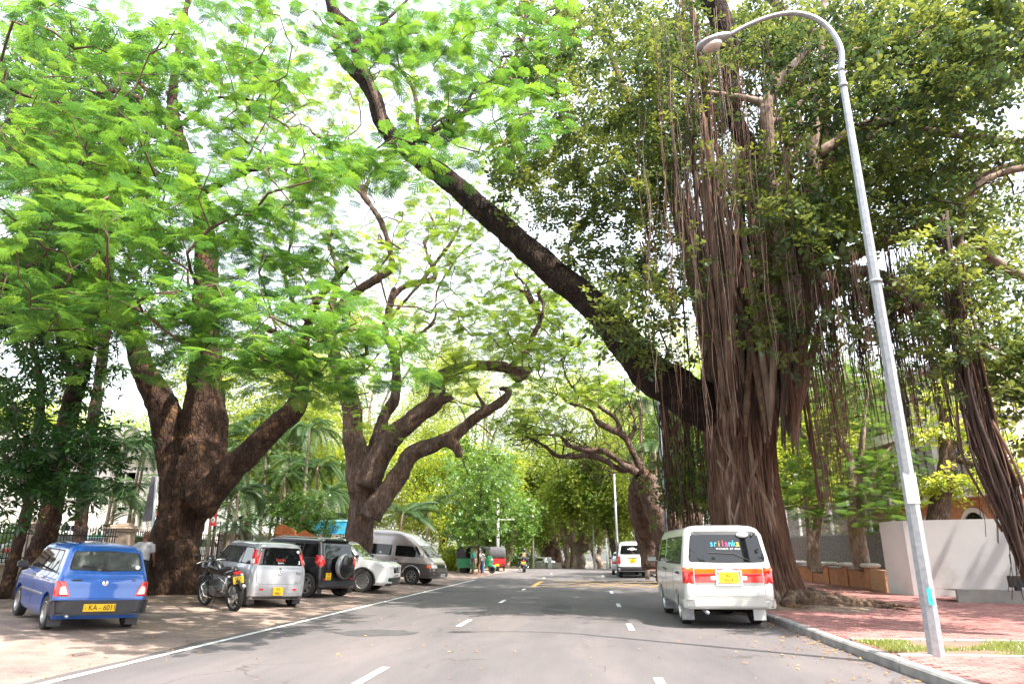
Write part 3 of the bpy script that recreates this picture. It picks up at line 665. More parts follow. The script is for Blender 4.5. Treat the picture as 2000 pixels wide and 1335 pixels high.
def silver_van():
    t = thing('high_roof_van', 'silver and brown high-roof van with dark windows, standing behind the white crossover', 'van')
    B = make_body([(.30, -2.3, 2.25, .80, .14, .3), (.42, -2.34, 2.32, .84, .14, .34), (.62, -2.34, 2.33, .85, .14, .34), (.95, -2.33, 2.2, .85, .14, .34), (1.1, -2.32, 2.05, .845, .14, .34),
                   (1.66, -2.28, 1.42, .79, .16, .3), (1.80, -2.27, 1.22, .78, .18, .3), (1.95, -2.25, 1.0, .76, .2, .3), (2.08, -2.18, .75, .70, .22, .3), (2.17, -2.05, .4, .58, .22, .25), (2.2, -1.8, .1, .42, .22, .2)],
                  M['champagne'], t, [(-1.25, .38, .34), (1.25, .38, .34)], M['brown_grey'], .88)
    for sg in (1, -1):
        f = 'left' if sg > 0 else 'right'
        patch(B, f, [(-2.1, 1.16), (-1.0, 1.16), (-1.0, 1.60), (-2.1, 1.60)], .006, M['glass'], 'side_window', t, .05)
        patch(B, f, [(-.95, 1.16), (.22, 1.16), (.22, 1.60), (-.95, 1.60)], .006, M['glass'], 'side_window', t, .05)
        patch(B, f, [(.42, 1.14), (1.72, 1.12), (1.38, 1.58), (.42, 1.58)], .006, M['glass'], 'side_window', t, .05)
        for path in ([(.32, .4), (.32, 1.7)], [(1.75, .8), (1.85, 1.1), (1.5, 1.62), (.4, 1.64)], [(-.98, .45), (-.98, 1.1)]): groove(B, f, path, t)
        handle(B, t, f, .5, 1.0); handle(B, t, f, .2, .9)
        wheel(t, -1.25, sg * .72, .34, .2, 8, False, sg, .03); wheel(t, 1.25, sg * .72, .34, .2, 8, False, sg, .03); mirror(t, B, 1.74, 1.15, sg, M['alloy'])
        patch(B, 'front', [(sg * .80, .72), (sg * .80, .86), (sg * .45, .86), (sg * .45, .72)][::-sg], .012, M['clear_lens'], 'headlight', t, .02)
        patch(B, f, [(1.95, .72), (2.20, .70), (2.14, .86), (1.95, .86)], .012, M['amber_lens'], 'turn_light', t, .02)
        mb = MB(); pts = [V(1.25 + .42 * math.cos(a), sg * .855, .36 + .42 * math.sin(a)) for a in np.linspace(.1, math.pi - .1, 16)]; mb.tube(pts, .022, 6); mb.build('wheel_arch_trim', M['chrome'], t, smooth=True)
    patch(B, 'front', [(-.70, 1.14), (.70, 1.14), (.62, 1.62), (-.62, 1.62)], .006, M['glass'], 'windscreen', t, .08)
    patch(B, 'front', [(-.42, .72), (.42, .72), (.42, .85), (-.42, .85)], .01, M['gasket'], 'grille', t, .02)
    patch(B, 'front', [(-.8, .36), (.8, .36), (.8, .52), (-.8, .52)], .05, M['brown_grey'], 'bumper', t, .03, skirt=.07)
    plate(B, 'front', 0, .44, .46, .11, ['58-1182'], t, M['white_plate'], off=.06, size=.09)
    mb = MB(); mb.tube([B.surf('front', .3, 1.16, .02), B.surf('front', -.1, 1.3, .02)], .008, 4); mb.build('wiper', M['gasket'], t)
    mb = MB(); Mx = faceM(B, 'right', -.3, 1.25, .009); mb.lathe([(.001, 0), (.05, 0), (.05, .004), (.001, .004)], 14, axis='z'); mb.v = [tuple(Mx @ Vector(q)) for q in mb.v]; mb.build('sticker', M['white_vinyl'], t)
    axle_stuff(t, 4.2, 1.5, .34); return t
sv = silver_van(); place(sv, R(-11), (1.25, -.72), 803, 1141)
def plain_car(label, m, px, py, heading, wl=None, group=None, name='parked_car', z=None, pos=None):
    t, B = hatch(name, label, 'car', m, (-2.1, 2.15), 1.70, 1.45, 2.55, .31, .88, .96, spokes=5, lean=.45, cowl=.6, rr=.2, nose=.16, group=group)
    side_glass(B, t, [-.1], -1.25, back=.3)
    patch(B, 'rear', [(-.60, .98), (.60, .98), (.5, 1.28), (-.5, 1.28)], .008, M['glass'], 'rear_window', t, .05)
    for sg in (1, -1):
        patch(B, 'rear', [(sg * .78, .68), (sg * .78, .84), (sg * .55, .84), (sg * .55, .68)][::sg], .014, M['red_lens'], 'tail_light', t, .02)
        patch(B, 'front', [(sg * .78, .64), (sg * .78, .78), (sg * .5, .78), (sg * .5, .64)][::-sg], .014, M['clear_lens'], 'headlight', t, .02)
    plate(B, 'rear', 0, .6, .36, .12, [''], t, M['white_plate'])
    patch(B, 'front', [(-.42, .62), (.42, .62), (.42, .76), (-.42, .76)], .01, M['gasket'], 'grille', t, .02)
    if pos is None: pos = gpt(px, py)
    t.location = pos; t.rotation_euler = (0, 0, heading); return t
plain_car('silver car parked just ahead of the far white van', M['silver_paint'], 1212, 1120, R(88)).location = V(v2.location.x - .18, v2.location.y + 5.6, gz(0, v2.location.y + 5.2))
# ---- motorcycles
def motorcycle(name, label, lean=.0, plate_txt='', col=None, group=None):
    t = thing(name, label, 'motorcycle', group=group); col = col or M['black_paint']
    for x in (-.66, .66):
        mb = MB(); r = .30; mb.lathe([(r * .80, -.045), (r * .92, -.055), (r, -.03), (r * 1.01, 0), (r, .03), (r * .92, .055), (r * .80, .045)], 36, close=True)
        wo = mb.build('wheel', M['rubber'], t, smooth=True); wo.location = (x, 0, .3)
        mb = MB(); mb.lathe([(.24, -.02), (.235, 0), (.24, .02)], 30); mb.lathe([(.001, .05), (.05, .05), (.05, -.05), (.001, -.05)], 12)
        for k in range(5):
            a = 2 * math.pi * k / 5; mb.tube([(0.03 * math.cos(a), 0, .03 * math.sin(a)), (.235 * math.cos(a + .2), 0, .235 * math.sin(a + .2))], .014, 5)
        mb.lathe([(.12, .045), (.07, .045)], 20); mb.build('rim', M['alloy'], wo, smooth=True)
        if x < 0:
            mb = MB()
            for k in range(40):
                a = 2 * math.pi * k / 40
                for sgn in (1, -1): mb.box((.302 * math.cos(a), sgn * .02, .302 * math.sin(a)), (.012, .03, .03), M=Matrix.Rotation(-a, 4, 'Y') @ Matrix.Rotation(sgn * .5, 4, 'X'))
            o = mb.build('tread', M['rubber'], wo); o['kind'] = 'stuff'
    mb = MB()
    for s in (1, -1):
        mb.tube([(.66, s * .085, .3), (.46, s * .085, .85)], .022, 8)      # fork
        mb.tube([(-.66, s * .09, .3), (-.12, s * .09, .36)], .022, 6)      # swingarm
        mb.tube([(-.60, s * .12, .32), (-.48, s * .12, .70)], .03, 8)      # shocks
    mb.tube([(.42, 0, .88), (.30, 0, .55), (.10, 0, .30), (-.15, 0, .30)], .025, 8); mb.tube([(.40, 0, .86), (-.1, 0, .72), (-.55, 0, .78)], .025, 8)
    mb.build('frame', M['plastic'], t, smooth=True)
    mb = MB(); mb.box((.08, 0, .38), (.36, .22, .26), bev=.05); mb.lathe([(.001, -.16), (.10, -.15), (.10, .15), (.001, .16)], 16, c=(0, 0, .38))
    for k in range(5): mb.box((.16, 0, .48 + .028 * k), (.18, .2, .012), M=Matrix.Rotation(.3, 4, 'Y'))
    mb.build('engine', mat('dull_engine_metal', (.10, .10, .10), (.2, .2, .2), 20, rough=.4, metal=.6), t)
    def blobx(nm, pts, rad, m, flat=1.0):
        mb = MB(); mb.tube([tuple(p[:3]) for p in crom([(*p, r) for p, r in zip(pts, rad)], 5)], [p[3] for p in crom([(*p, r) for p, r in zip(pts, rad)], 5)], 14, flat=flat); return mb.build(nm, m, t, smooth=True)
    blobx('fuel_tank', [(.40, 0, .86), (.30, 0, .88), (.12, 0, .86), (-.06, 0, .78)], [.05, .14, .15, .07], col)
    blobx('seat', [(-.04, 0, .80), (-.2, 0, .80), (-.45, 0, .84), (-.62, 0, .87)], [.06, .11, .11, .06], M['seat'], .6)
    blobx('tail_fairing', [(-.30, 0, .76), (-.5, 0, .80), (-.74, 0, .86)], [.06, .08, .05], col, 1.2)
    blobx('front_fairing', [(.50, 0, .70), (.56, 0, .86), (.50, 0, 1.04)], [.07, .13, .05], col, 1.2)
    mb = MB(); pts = [V(.66 + .34 * math.cos(a), 0, .30 + .34 * math.sin(a)) for a in np.linspace(.4, 2.6, 10)]; mb.tube(pts, .055, 8, flat=.4); mb.build('front_mudguard', M['plastic'], t, smooth=True); mb = MB()
    pts = [V(-.66 + .36 * math.cos(a), 0, .32 + .36 * math.sin(a)) for a in np.linspace(1.0, 2.7, 8)]; mb.tube(pts, .06, 8, flat=.4); mb.build('rear_mudguard', M['plastic'], t, smooth=True)
    mb = MB(); mb.tube([(.38, -.34, .98), (.44, -.2, 1.0), (.47, 0, .96), (.44, .2, 1.0), (.38, .34, .98)], .014, 8); mb.build('handlebar', M['chrome'], t, smooth=True)
    for s in (1, -1):
        mb = MB(); mb.tube([(.46, s * .2, 1.0), (.48, s * .28, 1.12)], .006, 5); mb.ball((.48, s * .30, 1.15), (.02, .06, .04), 10, 6); mb.build('mirror', M['gasket'], t)
        mb = MB(); mb.ball((-.70, s * .15, .74), (.03, .03, .022), 10, 6); mb.build('indicator', M['clear_lens'], t, smooth=True)
    mb = MB(); mb.box((-.785, 0, .80), (.05, .16, .07), bev=.02); mb.build('tail_light', M['red_lens'], t)
    Mx = Matrix.Translation((-.83, 0, .66)) @ Matrix.Rotation(R(-90), 4, 'Z') @ Matrix.Rotation(R(80), 4, 'X')
    mb = MB(); mb.box((0, 0, 0), (.24, .15, .008), M=None); mb.v = [tuple(Mx @ Vector(q)) for q in mb.v]; pl = mb.build('number_plate', M['plate'], t)
    for i, s in enumerate(plate_txt.split('\n')): text('lettering', s, .08, M['ink'], pl, Mx @ Matrix.Translation((0, .035 - i * .07, .006)))
    mb = MB(); mb.tube([(.2, -.1, .4), (.15, -.14, .24), (-.3, -.16, .28), (-.75, -.18, .50)], [.02, .022, .035, .045], 10); mb.build('exhaust', M['steel'], t, smooth=True)
    mb = MB()
    for s in (1, -1): mb.tube([(.30, s * .12, .62), (.30, s * .26, .50), (.18, s * .27, .30), (.10, s * .14, .24)], .014, 8)
    mb.tube([(-.3, .2, .42), (-.6, .24, .44), (-.7, .2, .72)], .012, 6); mb.build('crash_bar', M['chrome'], t, smooth=True)
    if lean: mb = MB(); mb.tube([(-.05, .1, .25), (-.15, .28, .02)], .013, 6); mb.build('side_stand', M['gasket'], t)
    return t
mo = motorcycle('motorcycle', 'black motorcycle leaning on its stand beside the big tree trunk', .1, 'WD-\n4471')
place(mo, R(146), (-.66, 0), 455, 1192); mo.rotation_euler.rotate_axis('X', R(-9)); mo.scale = (1.06,) * 3

# ---- organic solids: overlapping tubes and balls, fused by a voxel remesh
def fuse(mb, name, mat_, parent, vox, smooth=3, disp=0, dsize=.5, disp2=0, d2=.12):
    o = mb.build(name, mat_, parent, recalc=True)
    md = o.modifiers.new('r', 'REMESH'); md.mode = 'VOXEL'; md.voxel_size = vox; md.use_smooth_shade = True
    if smooth: sm = o.modifiers.new('s', 'SMOOTH'); sm.iterations = smooth; sm.factor = .5
    for k, (d, sz) in enumerate(((disp, dsize), (disp2, d2))):
        if d:
            tx = bpy.data.textures.new(name + '_relief', 'CLOUDS'); tx.noise_scale = sz; tx.noise_depth = 3
            dm = o.modifiers.new('d', 'DISPLACE'); dm.texture = tx; dm.strength = d; dm.texture_coords = 'GLOBAL'; dm.mid_level = .5
    return o
def person(label, pose, loc, rz, shirt, trousers, hair=None, h=1.68, helmet=None, sleeve=.6, scale=1.0, shoes=None):
    """pose: dict of joint -> point, metres, facing +x, for a 1.7 m body"""
    t = thing('person', label, 'person', loc, rz); t.scale = (h / 1.7 * scale,) * 3
    P = {k: Vector(v) for k, v in pose.items()}; mb = MB()
    def limb(pts, rad, n=10): mb.tube([tuple(p[:3]) for p in crom([(*p, r) for p, r in zip(pts, rad)], 3)], [p[3] for p in crom([(*p, r) for p, r in zip(pts, rad)], 3)], n)
    hd = P['head']; nk = P['neck']; up = (hd - nk).normalized()
    mb.ball(hd, (.088, .075, .112), 14, 10); mb.ball(hd + V(.03, 0, -.05), (.06, .052, .06), 12, 8); mb.ball(hd + V(.092, 0, -.01), (.02, .013, .02), 8, 6)
    for s in (1, -1): mb.ball(hd + V(-.005, s * .077, -.005), (.018, .012, .03), 8, 6)
    limb([nk - up * .06, nk, nk.lerp(hd, .7)], [.062, .055, .05])
    limb([P['hip'], P['waist'], P['chest'], nk - up * .05], [.115, .115, .125, .06], 14)
    for s in ('l', 'r'):
        limb([P['sh_' + s], P['el_' + s], P['wr_' + s]], [.05, .038, .024]); limb([P['hp_' + s], P['kn_' + s], P['an_' + s]], [.085, .055, .036])
        wr = P['wr_' + s]; d = (wr - P['el_' + s]).normalized(); mb.tube([wr, wr + d * .05, wr + d * .09], [.022, .034, .03], 8, flat=.5)
        sd = d.orthogonal().normalized()
        for k, L in enumerate((.06, .075, .07, .055)): a = wr + d * .085 + V(0, 0, 0) + d.cross(sd) * (.022 - .015 * k); mb.tube([a, a + d * L * .6, a + d * L + sd * .015], [.009, .008, .006], 5)
        a = wr + d * .03 + d.cross(sd) * .03; mb.tube([a, a + d * .03 + d.cross(sd) * .02, a + d * .06 + d.cross(sd) * .02], [.011, .01, .008], 5)
        an = P['an_' + s]; mb.tube([an - V(.04, 0, .04), an + V(.05, 0, -.05), an + V(.16, 0, -.065)], [.035, .04, .025], 8, flat=.8)
    fuse(mb, 'body', M['skin'], t, .013, 2)
    mb = MB()
    limb([P['hip'] + V(0, 0, .02), P['waist'], P['chest'], nk - up * .055], [.155, .15, .155, .085], 16)
    mb.tube([P['sh_l'] + V(0, 0, -.01), P['chest'] + V(0, 0, .1), P['sh_r'] + V(0, 0, -.01)], [.072, .10, .072], 12)
    for s in ('l', 'r'): e = P['sh_' + s].lerp(P['el_' + s], min(1, sleeve * 1.3)) if sleeve < .8 else P['wr_' + s]; limb([P['sh_' + s], P['sh_' + s].lerp(e, .5) if sleeve < .8 else P['el_' + s], e], [.075, .068, .06 if sleeve < .8 else .042])
    fuse(mb, 'shirt', shirt, t, .016, 2, .02, .15)
    mb = MB(); limb([P['hip'] + V(0, 0, .08), P['hip'], P['hip'] - V(0, 0, .08)], [.14, .15, .10], 14)
    for s in ('l', 'r'): limb([P['hp_' + s], P['kn_' + s], P['an_' + s] + V(0, 0, .02)], [.105, .078, .062])
    fuse(mb, 'trousers', trousers, t, .016, 2, .02, .15)
    for s in ('l', 'r'):
        mb = MB(); an = P['an_' + s]; mb.tube([an - V(.06, 0, .03), an + V(.04, 0, -.04), an + V(.14, 0, -.06), an + V(.19, 0, -.065)], [.035, .046, .042, .02], 8, flat=.85); mb.build('shoe', shoes or M['seat'], t, smooth=True)
    if helmet:
        mb = MB(); mb.ball(hd + V(-.005, 0, .02), (.145, .125, .145), 18, 12); mb.build('helmet', helmet, t, smooth=True)
        mb = MB(); mb.ball(hd + V(.035, 0, .01), (.12, .11, .07), 14, 8); mb.build('visor', M['glass'], t, smooth=True)
    elif hair:
        mb = MB(); mb.ball(hd + V(-.015, 0, .03), (.092, .082, .10), 14, 10)
        fuse(mb, 'hair', hair, t, .012, 1, .02, .03)
    return t
stand = dict(head=(.02, 0, 1.58), neck=(0, 0, 1.43), chest=(0, 0, 1.24), waist=(.02, 0, 1.06), hip=(0, 0, .93), sh_l=(0, .19, 1.37), sh_r=(0, -.19, 1.37), el_l=(-.03, .24, 1.10), el_r=(-.03, -.24, 1.10), wr_l=(.04, .25, .86), wr_r=(.04, -.25, .86),
             hp_l=(0, .09, .90), hp_r=(0, -.09, .90), kn_l=(.03, .10, .49), kn_r=(.03, -.10, .49), an_l=(0, .10, .09), an_r=(0, -.10, .09))
walk = dict(stand, an_l=(.26, .09, .10), kn_l=(.20, .10, .50), an_r=(-.30, -.09, .14), kn_r=(-.02, -.10, .50), el_l=(-.12, .25, 1.12), wr_l=(-.10, .27, .88), el_r=(.03, -.25, 1.10), wr_r=(.14, -.25, .88), head=(.03, 0, 1.58))
grey_shirt = mat('light_grey_shirt', (.42, .42, .45), (.36, .36, .40), 6, rough=.9, bmp=.3); navy = mat('dark_navy_trousers', (.015, .016, .03), rough=.9)
g = at(287, 1036, 18.4); person('man in light grey shirt walking away beside the left trunk', walk, (g.x, 18.4, gz(g.x, 18.4)), R(100), grey_shirt, navy, mat('short_grey_hair', (.14, .07, .05), rough=.8), 1.72)
# rider
gr = gpt(1024, 1117); mr_ = motorcycle('ridden_motorcycle', 'dark motorcycle with yellow plate being ridden away up the road', 0, 'XF\n2290'); mr_.location = gr; mr_.rotation_euler = (0, 0, R(91))
ride = dict(head=(.10, 0, 1.50), neck=(.04, 0, 1.36), chest=(-.02, 0, 1.18), waist=(-.10, 0, 1.0), hip=(-.14, 0, .90), sh_l=(.02, .20, 1.30), sh_r=(.02, -.20, 1.30), el_l=(.16, .34, 1.08), el_r=(.16, -.34, 1.08), wr_l=(.36, .32, 1.02), wr_r=(.36, -.32, 1.02),
            hp_l=(-.12, .10, .90), hp_r=(-.12, -.10, .90), kn_l=(.26, .24, .72), kn_r=(.26, -.24, .72), an_l=(.0, .22, .36), an_r=(.0, -.22, .36))
jacket = mat('dark_riding_jacket', (.02, .022, .02), (.04, .04, .035), 8, rough=.7)
pr = person('rider in black helmet and dark jacket on the moving motorcycle', ride, tuple(gr + V(0, 0, .02)), R(91), jacket, navy, None, 1.7, mat('black_helmet', (.01, .01, .012), rough=.15, coat=1), .9)
mb = MB(); mb.box((-.20, 0, 1.18), (.03, .22, .26), bev=.012); mb.build('back_patch', mat('yellowish_patch', (.5, .36, .12), (.3, .2, .08), 12), pr)
# ---- auto rickshaws
def rickshaw(label, pm, top, group):
    t = thing('auto_rickshaw', label, 'rickshaw', group=group)
    # lower body tub (rear) as side profile with rounded back
    prof = [(-1.22, .32), (-1.28, .55), (-1.26, .95), (-.35, .95), (-.28, .55), (-.22, .34), (.55, .30), (.60, .38), (-.10, .40), (-.14, .42), (-.2, .6), (-.9, .30)]
    mb = MB(); mb.prism([(-1.18, .34), (-1.26, .50), (-1.26, .92), (-1.22, .96), (-.38, .96), (-.30, .60), (-.24, .34)], 1.26); b = mb.build('rear_body', pm, t, recalc=True)
    md = b.modifiers.new('v', 'BEVEL'); md.width = .06; md.segments = 3
    mb = MB(); mb.box((.15, 0, .33), (.95, 1.2, .06), bev=.02); mb.build('floor_pan', pm, t)
    mb = MB(); mb.prism([(.62, .36), (.92, .48), (1.02, .80), (.90, 1.08), (.74, 1.10), (.62, .80)], .98); b = mb.build('front_cowl', pm, t, recalc=True); md = b.modifiers.new('v', 'BEVEL'); md.width = .09; md.segments = 3
    # canopy
    ts = crom([(-1.26, .96), (-1.30, 1.25), (-1.20, 1.58), (-.90, 1.68), (-.1, 1.70), (.55, 1.66), (.72, 1.56)], 5)
    mb = MB(); n = len(ts); vs = []; ys = [-.62, -.58, -.48, 0, .48, .58, .62]; dz = [-.10, -.03, .0, .02, 0, -.03, -.10]
    for (x, z) in ts:
        for y, d in zip(ys, dz): vs.append((x + (abs(d) * .6 if x < -1.1 else 0), y, z + (d if z > 1.4 else 0)))
    fs = [(i * 7 + j, i * 7 + j + 1, (i + 1) * 7 + j + 1, (i + 1) * 7 + j) for i in range(n - 1) for j in range(6)]; mb.add(vs, fs); c = mb.build('canopy', top, t, smooth=True)
    md = c.modifiers.new('t', 'SOLIDIFY'); md.thickness = .03
    for s in (1, -1):
        mb = MB(); mb.prism([(-1.24, .96), (-1.28, 1.25), (-1.16, 1.54), (-.88, 1.60), (-.62, 1.60), (-.60, .96)], .03, Matrix.Translation((0, s * .60, 0))); mb.build('side_curtain', top, t)
        mb = MB(); mb.tube([(.74, s * .46, 1.05), (.66, s * .52, 1.56)], .022, 6); mb.tube([(-.32, s * .6, .95), (-.34, s * .6, 1.6)], .018, 6); mb.build('post', M['gasket'], t)
    mb = MB(); mb.prism([(.80, 1.07), (.70, 1.56), (.68, 1.56), (.78, 1.07)], .92); mb.build('windscreen', M['glass_clear'], t)
    mb = MB(); mb.prism([(-1.295, 1.12), (-1.28, 1.45), (-1.25, 1.45), (-1.265, 1.12)], .7); mb.build('rear_window', M['glass'], t)
    for (x, y) in ((-.85, .52), (-.85, -.52), (1.0, 0)):
        wheel(t, x, y, .23, .10, 5, 2, 1 if y >= 0 else -1)
    mb = MB(); pts = [V(1.0 + .27 * math.cos(a), 0, .23 + .27 * math.sin(a)) for a in np.linspace(.3, 2.8, 8)]; mb.tube(pts, .07, 8, flat=.6); mb.tube([(1.0, .07, .23), (.88, .05, .6)], .02, 6); mb.build('front_mudguard', pm, t, smooth=True)
    mb = MB(); mb.ball((1.0, 0, .86), (.05, .08, .08), 12, 8); mb.build('headlight', M['clear_lens'], t, smooth=True)
    for s in (1, -1):
        mb = MB(); mb.box((-1.29, s * .5, .62), (.03, .12, .12), bev=.01); mb.build('tail_light', M['red_lens'], t)
    mb = MB(); mb.box((-.75, 0, .62), (.5, 1.05, .14), bev=.05); mb.box((-.98, 0, .9), (.14, 1.05, .5), bev=.05); mb.box((.15, 0, .55), (.3, .5, .3), bev=.05); mb.build('seat', M['seat'], t)
    mb = MB(); mb.box((-1.31, 0, .44), (.02, .3, .14)); mb.build('number_plate', M['plate'], t); return t
GR = 'auto rickshaws waiting at the left kerb'
rk = rickshaw('green auto rickshaw with black canopy and people standing at its side', M['green_paint'], M['canvas'], GR); p_ = gpt(932, 1119); rk.location = p_; rk.rotation_euler = (0, 0, R(-6))
rk2 = rickshaw('red auto rickshaw seen from behind beyond the green one', M['red_paint'], M['canvas'], GR); p_ = gpt(970, 1114); rk2.location = p_; rk2.rotation_euler = (0, 0, R(99))
turq = mat('turquoise_shirt', (.12, .55, .55), (.10, .48, .48), 6, rough=.9); greyt = mat('grey_trousers', (.16, .15, .16), rough=.9); whites = mat('white_shirt', (.7, .68, .68), rough=.9); jeans = mat('blue_jeans', (.05, .12, .30), rough=.9); brownt = mat('brown_skirt', (.28, .12, .05), rough=.9)
for (px, lab, sm, tm, rz, hh) in ((923, 'man in turquoise shirt and grey trousers leaning by the green rickshaw', turq, greyt, 20, 1.72), (936, 'person in white top and brown trousers beside the rickshaw door', whites, brownt, 200, 1.5), (942, 'person in white top and blue jeans at the rickshaw door', whites, jeans, 230, 1.5)):
    q = at(px, 1110, rk.location.y - .95); person(lab, stand, (q.x, q.y, gz(q.x, q.y)), R(rz), sm, tm, M['hair'], hh, shoes=mat('sandal_tan', (.3, .12, .06)))
# ------------------------------------------------------------------ ground, road, pavement
def sheet(name, x0, x1, y0, y1, dz, m, nx=2, ny=60, kind='structure', parent=None, rag=0):
    vs = []; ys = np.concatenate([np.linspace(y0, min(y1, 62), ny), np.linspace(62.01, y1, 12)]) if y1 > 62 else np.linspace(y0, y1, ny)
    xs = np.linspace(x0, x1, nx)
    for y in ys:
        for i, x in enumerate(xs):
            xx = x + (random.uniform(-rag, rag) if rag and i in (0, nx - 1) else 0)
            vs.append((xx, y, gz(xx, y) + dz))
    fs = [(i * nx + j, i * nx + j + 1, (i + 1) * nx + j + 1, (i + 1) * nx + j) for i in range(len(ys) - 1) for j in range(nx - 1)]
    mb = MB(); mb.add(vs, fs); return mb.build(name, m, parent, kind=kind)
def roadmat():
    m, nt, b = newmat('worn_asphalt'); b.inputs['Roughness'].default_value = .82; b.inputs['Specular IOR Level'].default_value = .35
    big = tnoise(nt, coords(nt, .45, True, (1.5, .35, 1)), 8, .68); fine = tnoise(nt, coords(nt, 60, True), 3, .7)
    c = ramp(nt, big, [(.3, (.074, .070, .074)), (.5, (.102, .095, .098)), (.68, (.135, .120, .120))])
    sp = nt.nodes.new('ShaderNodeMixRGB'); sp.blend_type = 'MULTIPLY'; sp.inputs[0].default_value = .75
    nt.links.new(c, sp.inputs[1]); nt.links.new(ramp(nt, fine, [(.3, (.55, .55, .55)), (.5, (1, 1, 1)), (.72, (1.6, 1.5, 1.45))]), sp.inputs[2])
    # hairline cracks and oil marks
    v = nt.nodes.new('ShaderNodeTexVoronoi'); v.feature = 'DISTANCE_TO_EDGE'; v.inputs['Scale'].default_value = .55
    w_ = nt.nodes.new('ShaderNodeMixRGB'); w_.blend_type = 'ADD'; w_.inputs[0].default_value = 1
    co = coords(nt, 1, True); nn = nt.nodes.new('ShaderNodeTexNoise'); nn.inputs['Scale'].default_value = 1.7; nn.inputs['Detail'].default_value = 5; nt.links.new(co, nn.inputs['Vector'])
    nt.links.new(co, w_.inputs[1]); nt.links.new(nn.outputs['Color'], w_.inputs[2]); nt.links.new(w_.outputs[0], v.inputs['Vector'])
    mk = tnoise(nt, coords(nt, .4, True), 2)
    cr = nt.nodes.new('ShaderNodeMixRGB'); cr.blend_type = 'MULTIPLY'; nt.links.new(ramp(nt, mk, [(.52, (0, 0, 0)), (.6, (.7, .7, .7))]), cr.inputs[0]); nt.links.new(sp.outputs[0], cr.inputs[1])
    nt.links.new(ramp(nt, v.outputs['Distance'], [(0, (.25, .24, .24)), (.016, (1, 1, 1))]), cr.inputs[2])
    nt.links.new(cr.outputs[0], b.inputs['Base Color']); bump(nt, b, fine, .35, .008); return m
M['asphalt'] = roadmat()
def dustmat():
    m, nt, b = newmat('dusty_parking_surface'); b.inputs['Roughness'].default_value = .95; b.inputs['Specular IOR Level'].default_value = .2
    big = tnoise(nt, coords(nt, .5, True), 7, .65); fine = tnoise(nt, coords(nt, 45, True), 4, .75); mid = tnoise(nt, coords(nt, 3.5, True), 6, .7)
    c = ramp(nt, big, [(.32, (.13, .11, .105)), (.48, (.21, .17, .155)), (.6, (.30, .235, .20)), (.8, (.38, .31, .27))])
    sp = nt.nodes.new('ShaderNodeMixRGB'); sp.blend_type = 'MULTIPLY'; sp.inputs[0].default_value = .8; nt.links.new(c, sp.inputs[1]); nt.links.new(ramp(nt, fine, [(.3, (.5, .5, .5)), (.5, (1, 1, 1)), (.7, (1.5, 1.4, 1.35))]), sp.inputs[2])
    s2 = nt.nodes.new('ShaderNodeMixRGB'); s2.blend_type = 'MULTIPLY'; s2.inputs[0].default_value = .7; nt.links.new(sp.outputs[0], s2.inputs[1]); nt.links.new(ramp(nt, mid, [(.35, (.7, .68, .66)), (.6, (1.1, 1.05, 1))]), s2.inputs[2])
    nt.links.new(s2.outputs[0], b.inputs['Base Color']); bump(nt, b, fine, .6, .012); return m
M['dust'] = dustmat()
M['soil'] = mat('brown_soil', (.10, .065, .04), (.19, .14, .10), 2, rough=1, bmp=.6, bscale=20, world=True)
M['line'] = mat('worn_white_paint', (.62, .62, .62), (.74, .74, .74), 9, rough=.7, world=True, stops=[(.30, (.22, .22, .22)), (.44, (.60, .60, .60)), (.8, (.74, .74, .74))])
M['yline'] = mat('worn_yellow_paint', (.5, .3, .05), None, 3, rough=.8, world=True, stops=[(.35, (.22, .17, .11)), (.55, (.46, .27, .06)), (.8, (.55, .33, .07))])
M['kerb'] = mat('kerb_concrete', (.16, .16, .16), (.30, .29, .28), 3, rough=.9, bmp=.3, bscale=40, world=True)
M['kerbtop'] = mat('grey_concrete', (.22, .215, .21), (.34, .33, .31), 2, rough=.9, bmp=.3, bscale=50, world=True)
KX = 3.72
gr_ = sheet('ground', -320, 320, -40, 420, -.03, M['soil'], 60, 90)
road = sheet('road', -6.35, KX + .02, -12, 300, .0, M['asphalt'], 6, 80)
park = sheet('parking_apron', -16.4, -6.33, -12, 75, .004, M['dust'], 14, 80, rag=.04)
def stripe(name, m, quads, parent, dz=.008):
    mb = MB()
    for (x0, x1, y0, y1) in quads:
        k = max(1, int((y1 - y0) / 3)); 
        for i in range(k):
            a, b_ = y0 + (y1 - y0) * i / k, y0 + (y1 - y0) * (i + 1) / k
            mb.add([(x0, a, gz(0, a) + dz), (x1, a, gz(0, a) + dz), (x1, b_, gz(0, b_) + dz), (x0, b_, gz(0, b_) + dz)], [(0, 1, 2, 3)])
    return mb.build(name, m, parent)
stripe('edge_line', M['line'], [(-6.14, -6.02, -12, 38.2)], road); stripe('edge_line', M['line'], [(-6.14, -6.02, 58, 95)], road)
# lane dashes, where the photograph has them
def dashes(X, spec):
    for a, b_ in spec: stripe('lane_dash', M['line'], [(X - .055, X + .055, a, b_)], road)
def yat(px, py): return gpt(px, py).y
cd = [(698, 1336, 765, 1303), (901, 1223, 925, 1210), (978, 1177, 990, 1171), (1018, 1152, 1028, 1149), (1052, 1129, 1060, 1127.2)]
dashes(-2.62, [(yat(a, b_), yat(c, d)) for a, b_, c, d in cd] + [(yat(1060, 1120.5), yat(1060, 1119.5))])
rd = [(1296, 1336, 1282, 1323), (1245, 1231, 1233, 1218), (1216, 1185, 1205, 1178), (1196, 1159, 1188, 1154), (1185, 1136, 1180, 1134.5), (1176, 1124.5, 1172, 1123.2)]
dashes(.74, [(yat(a, b_), yat(c, d)) for a, b_, c, d in rd])
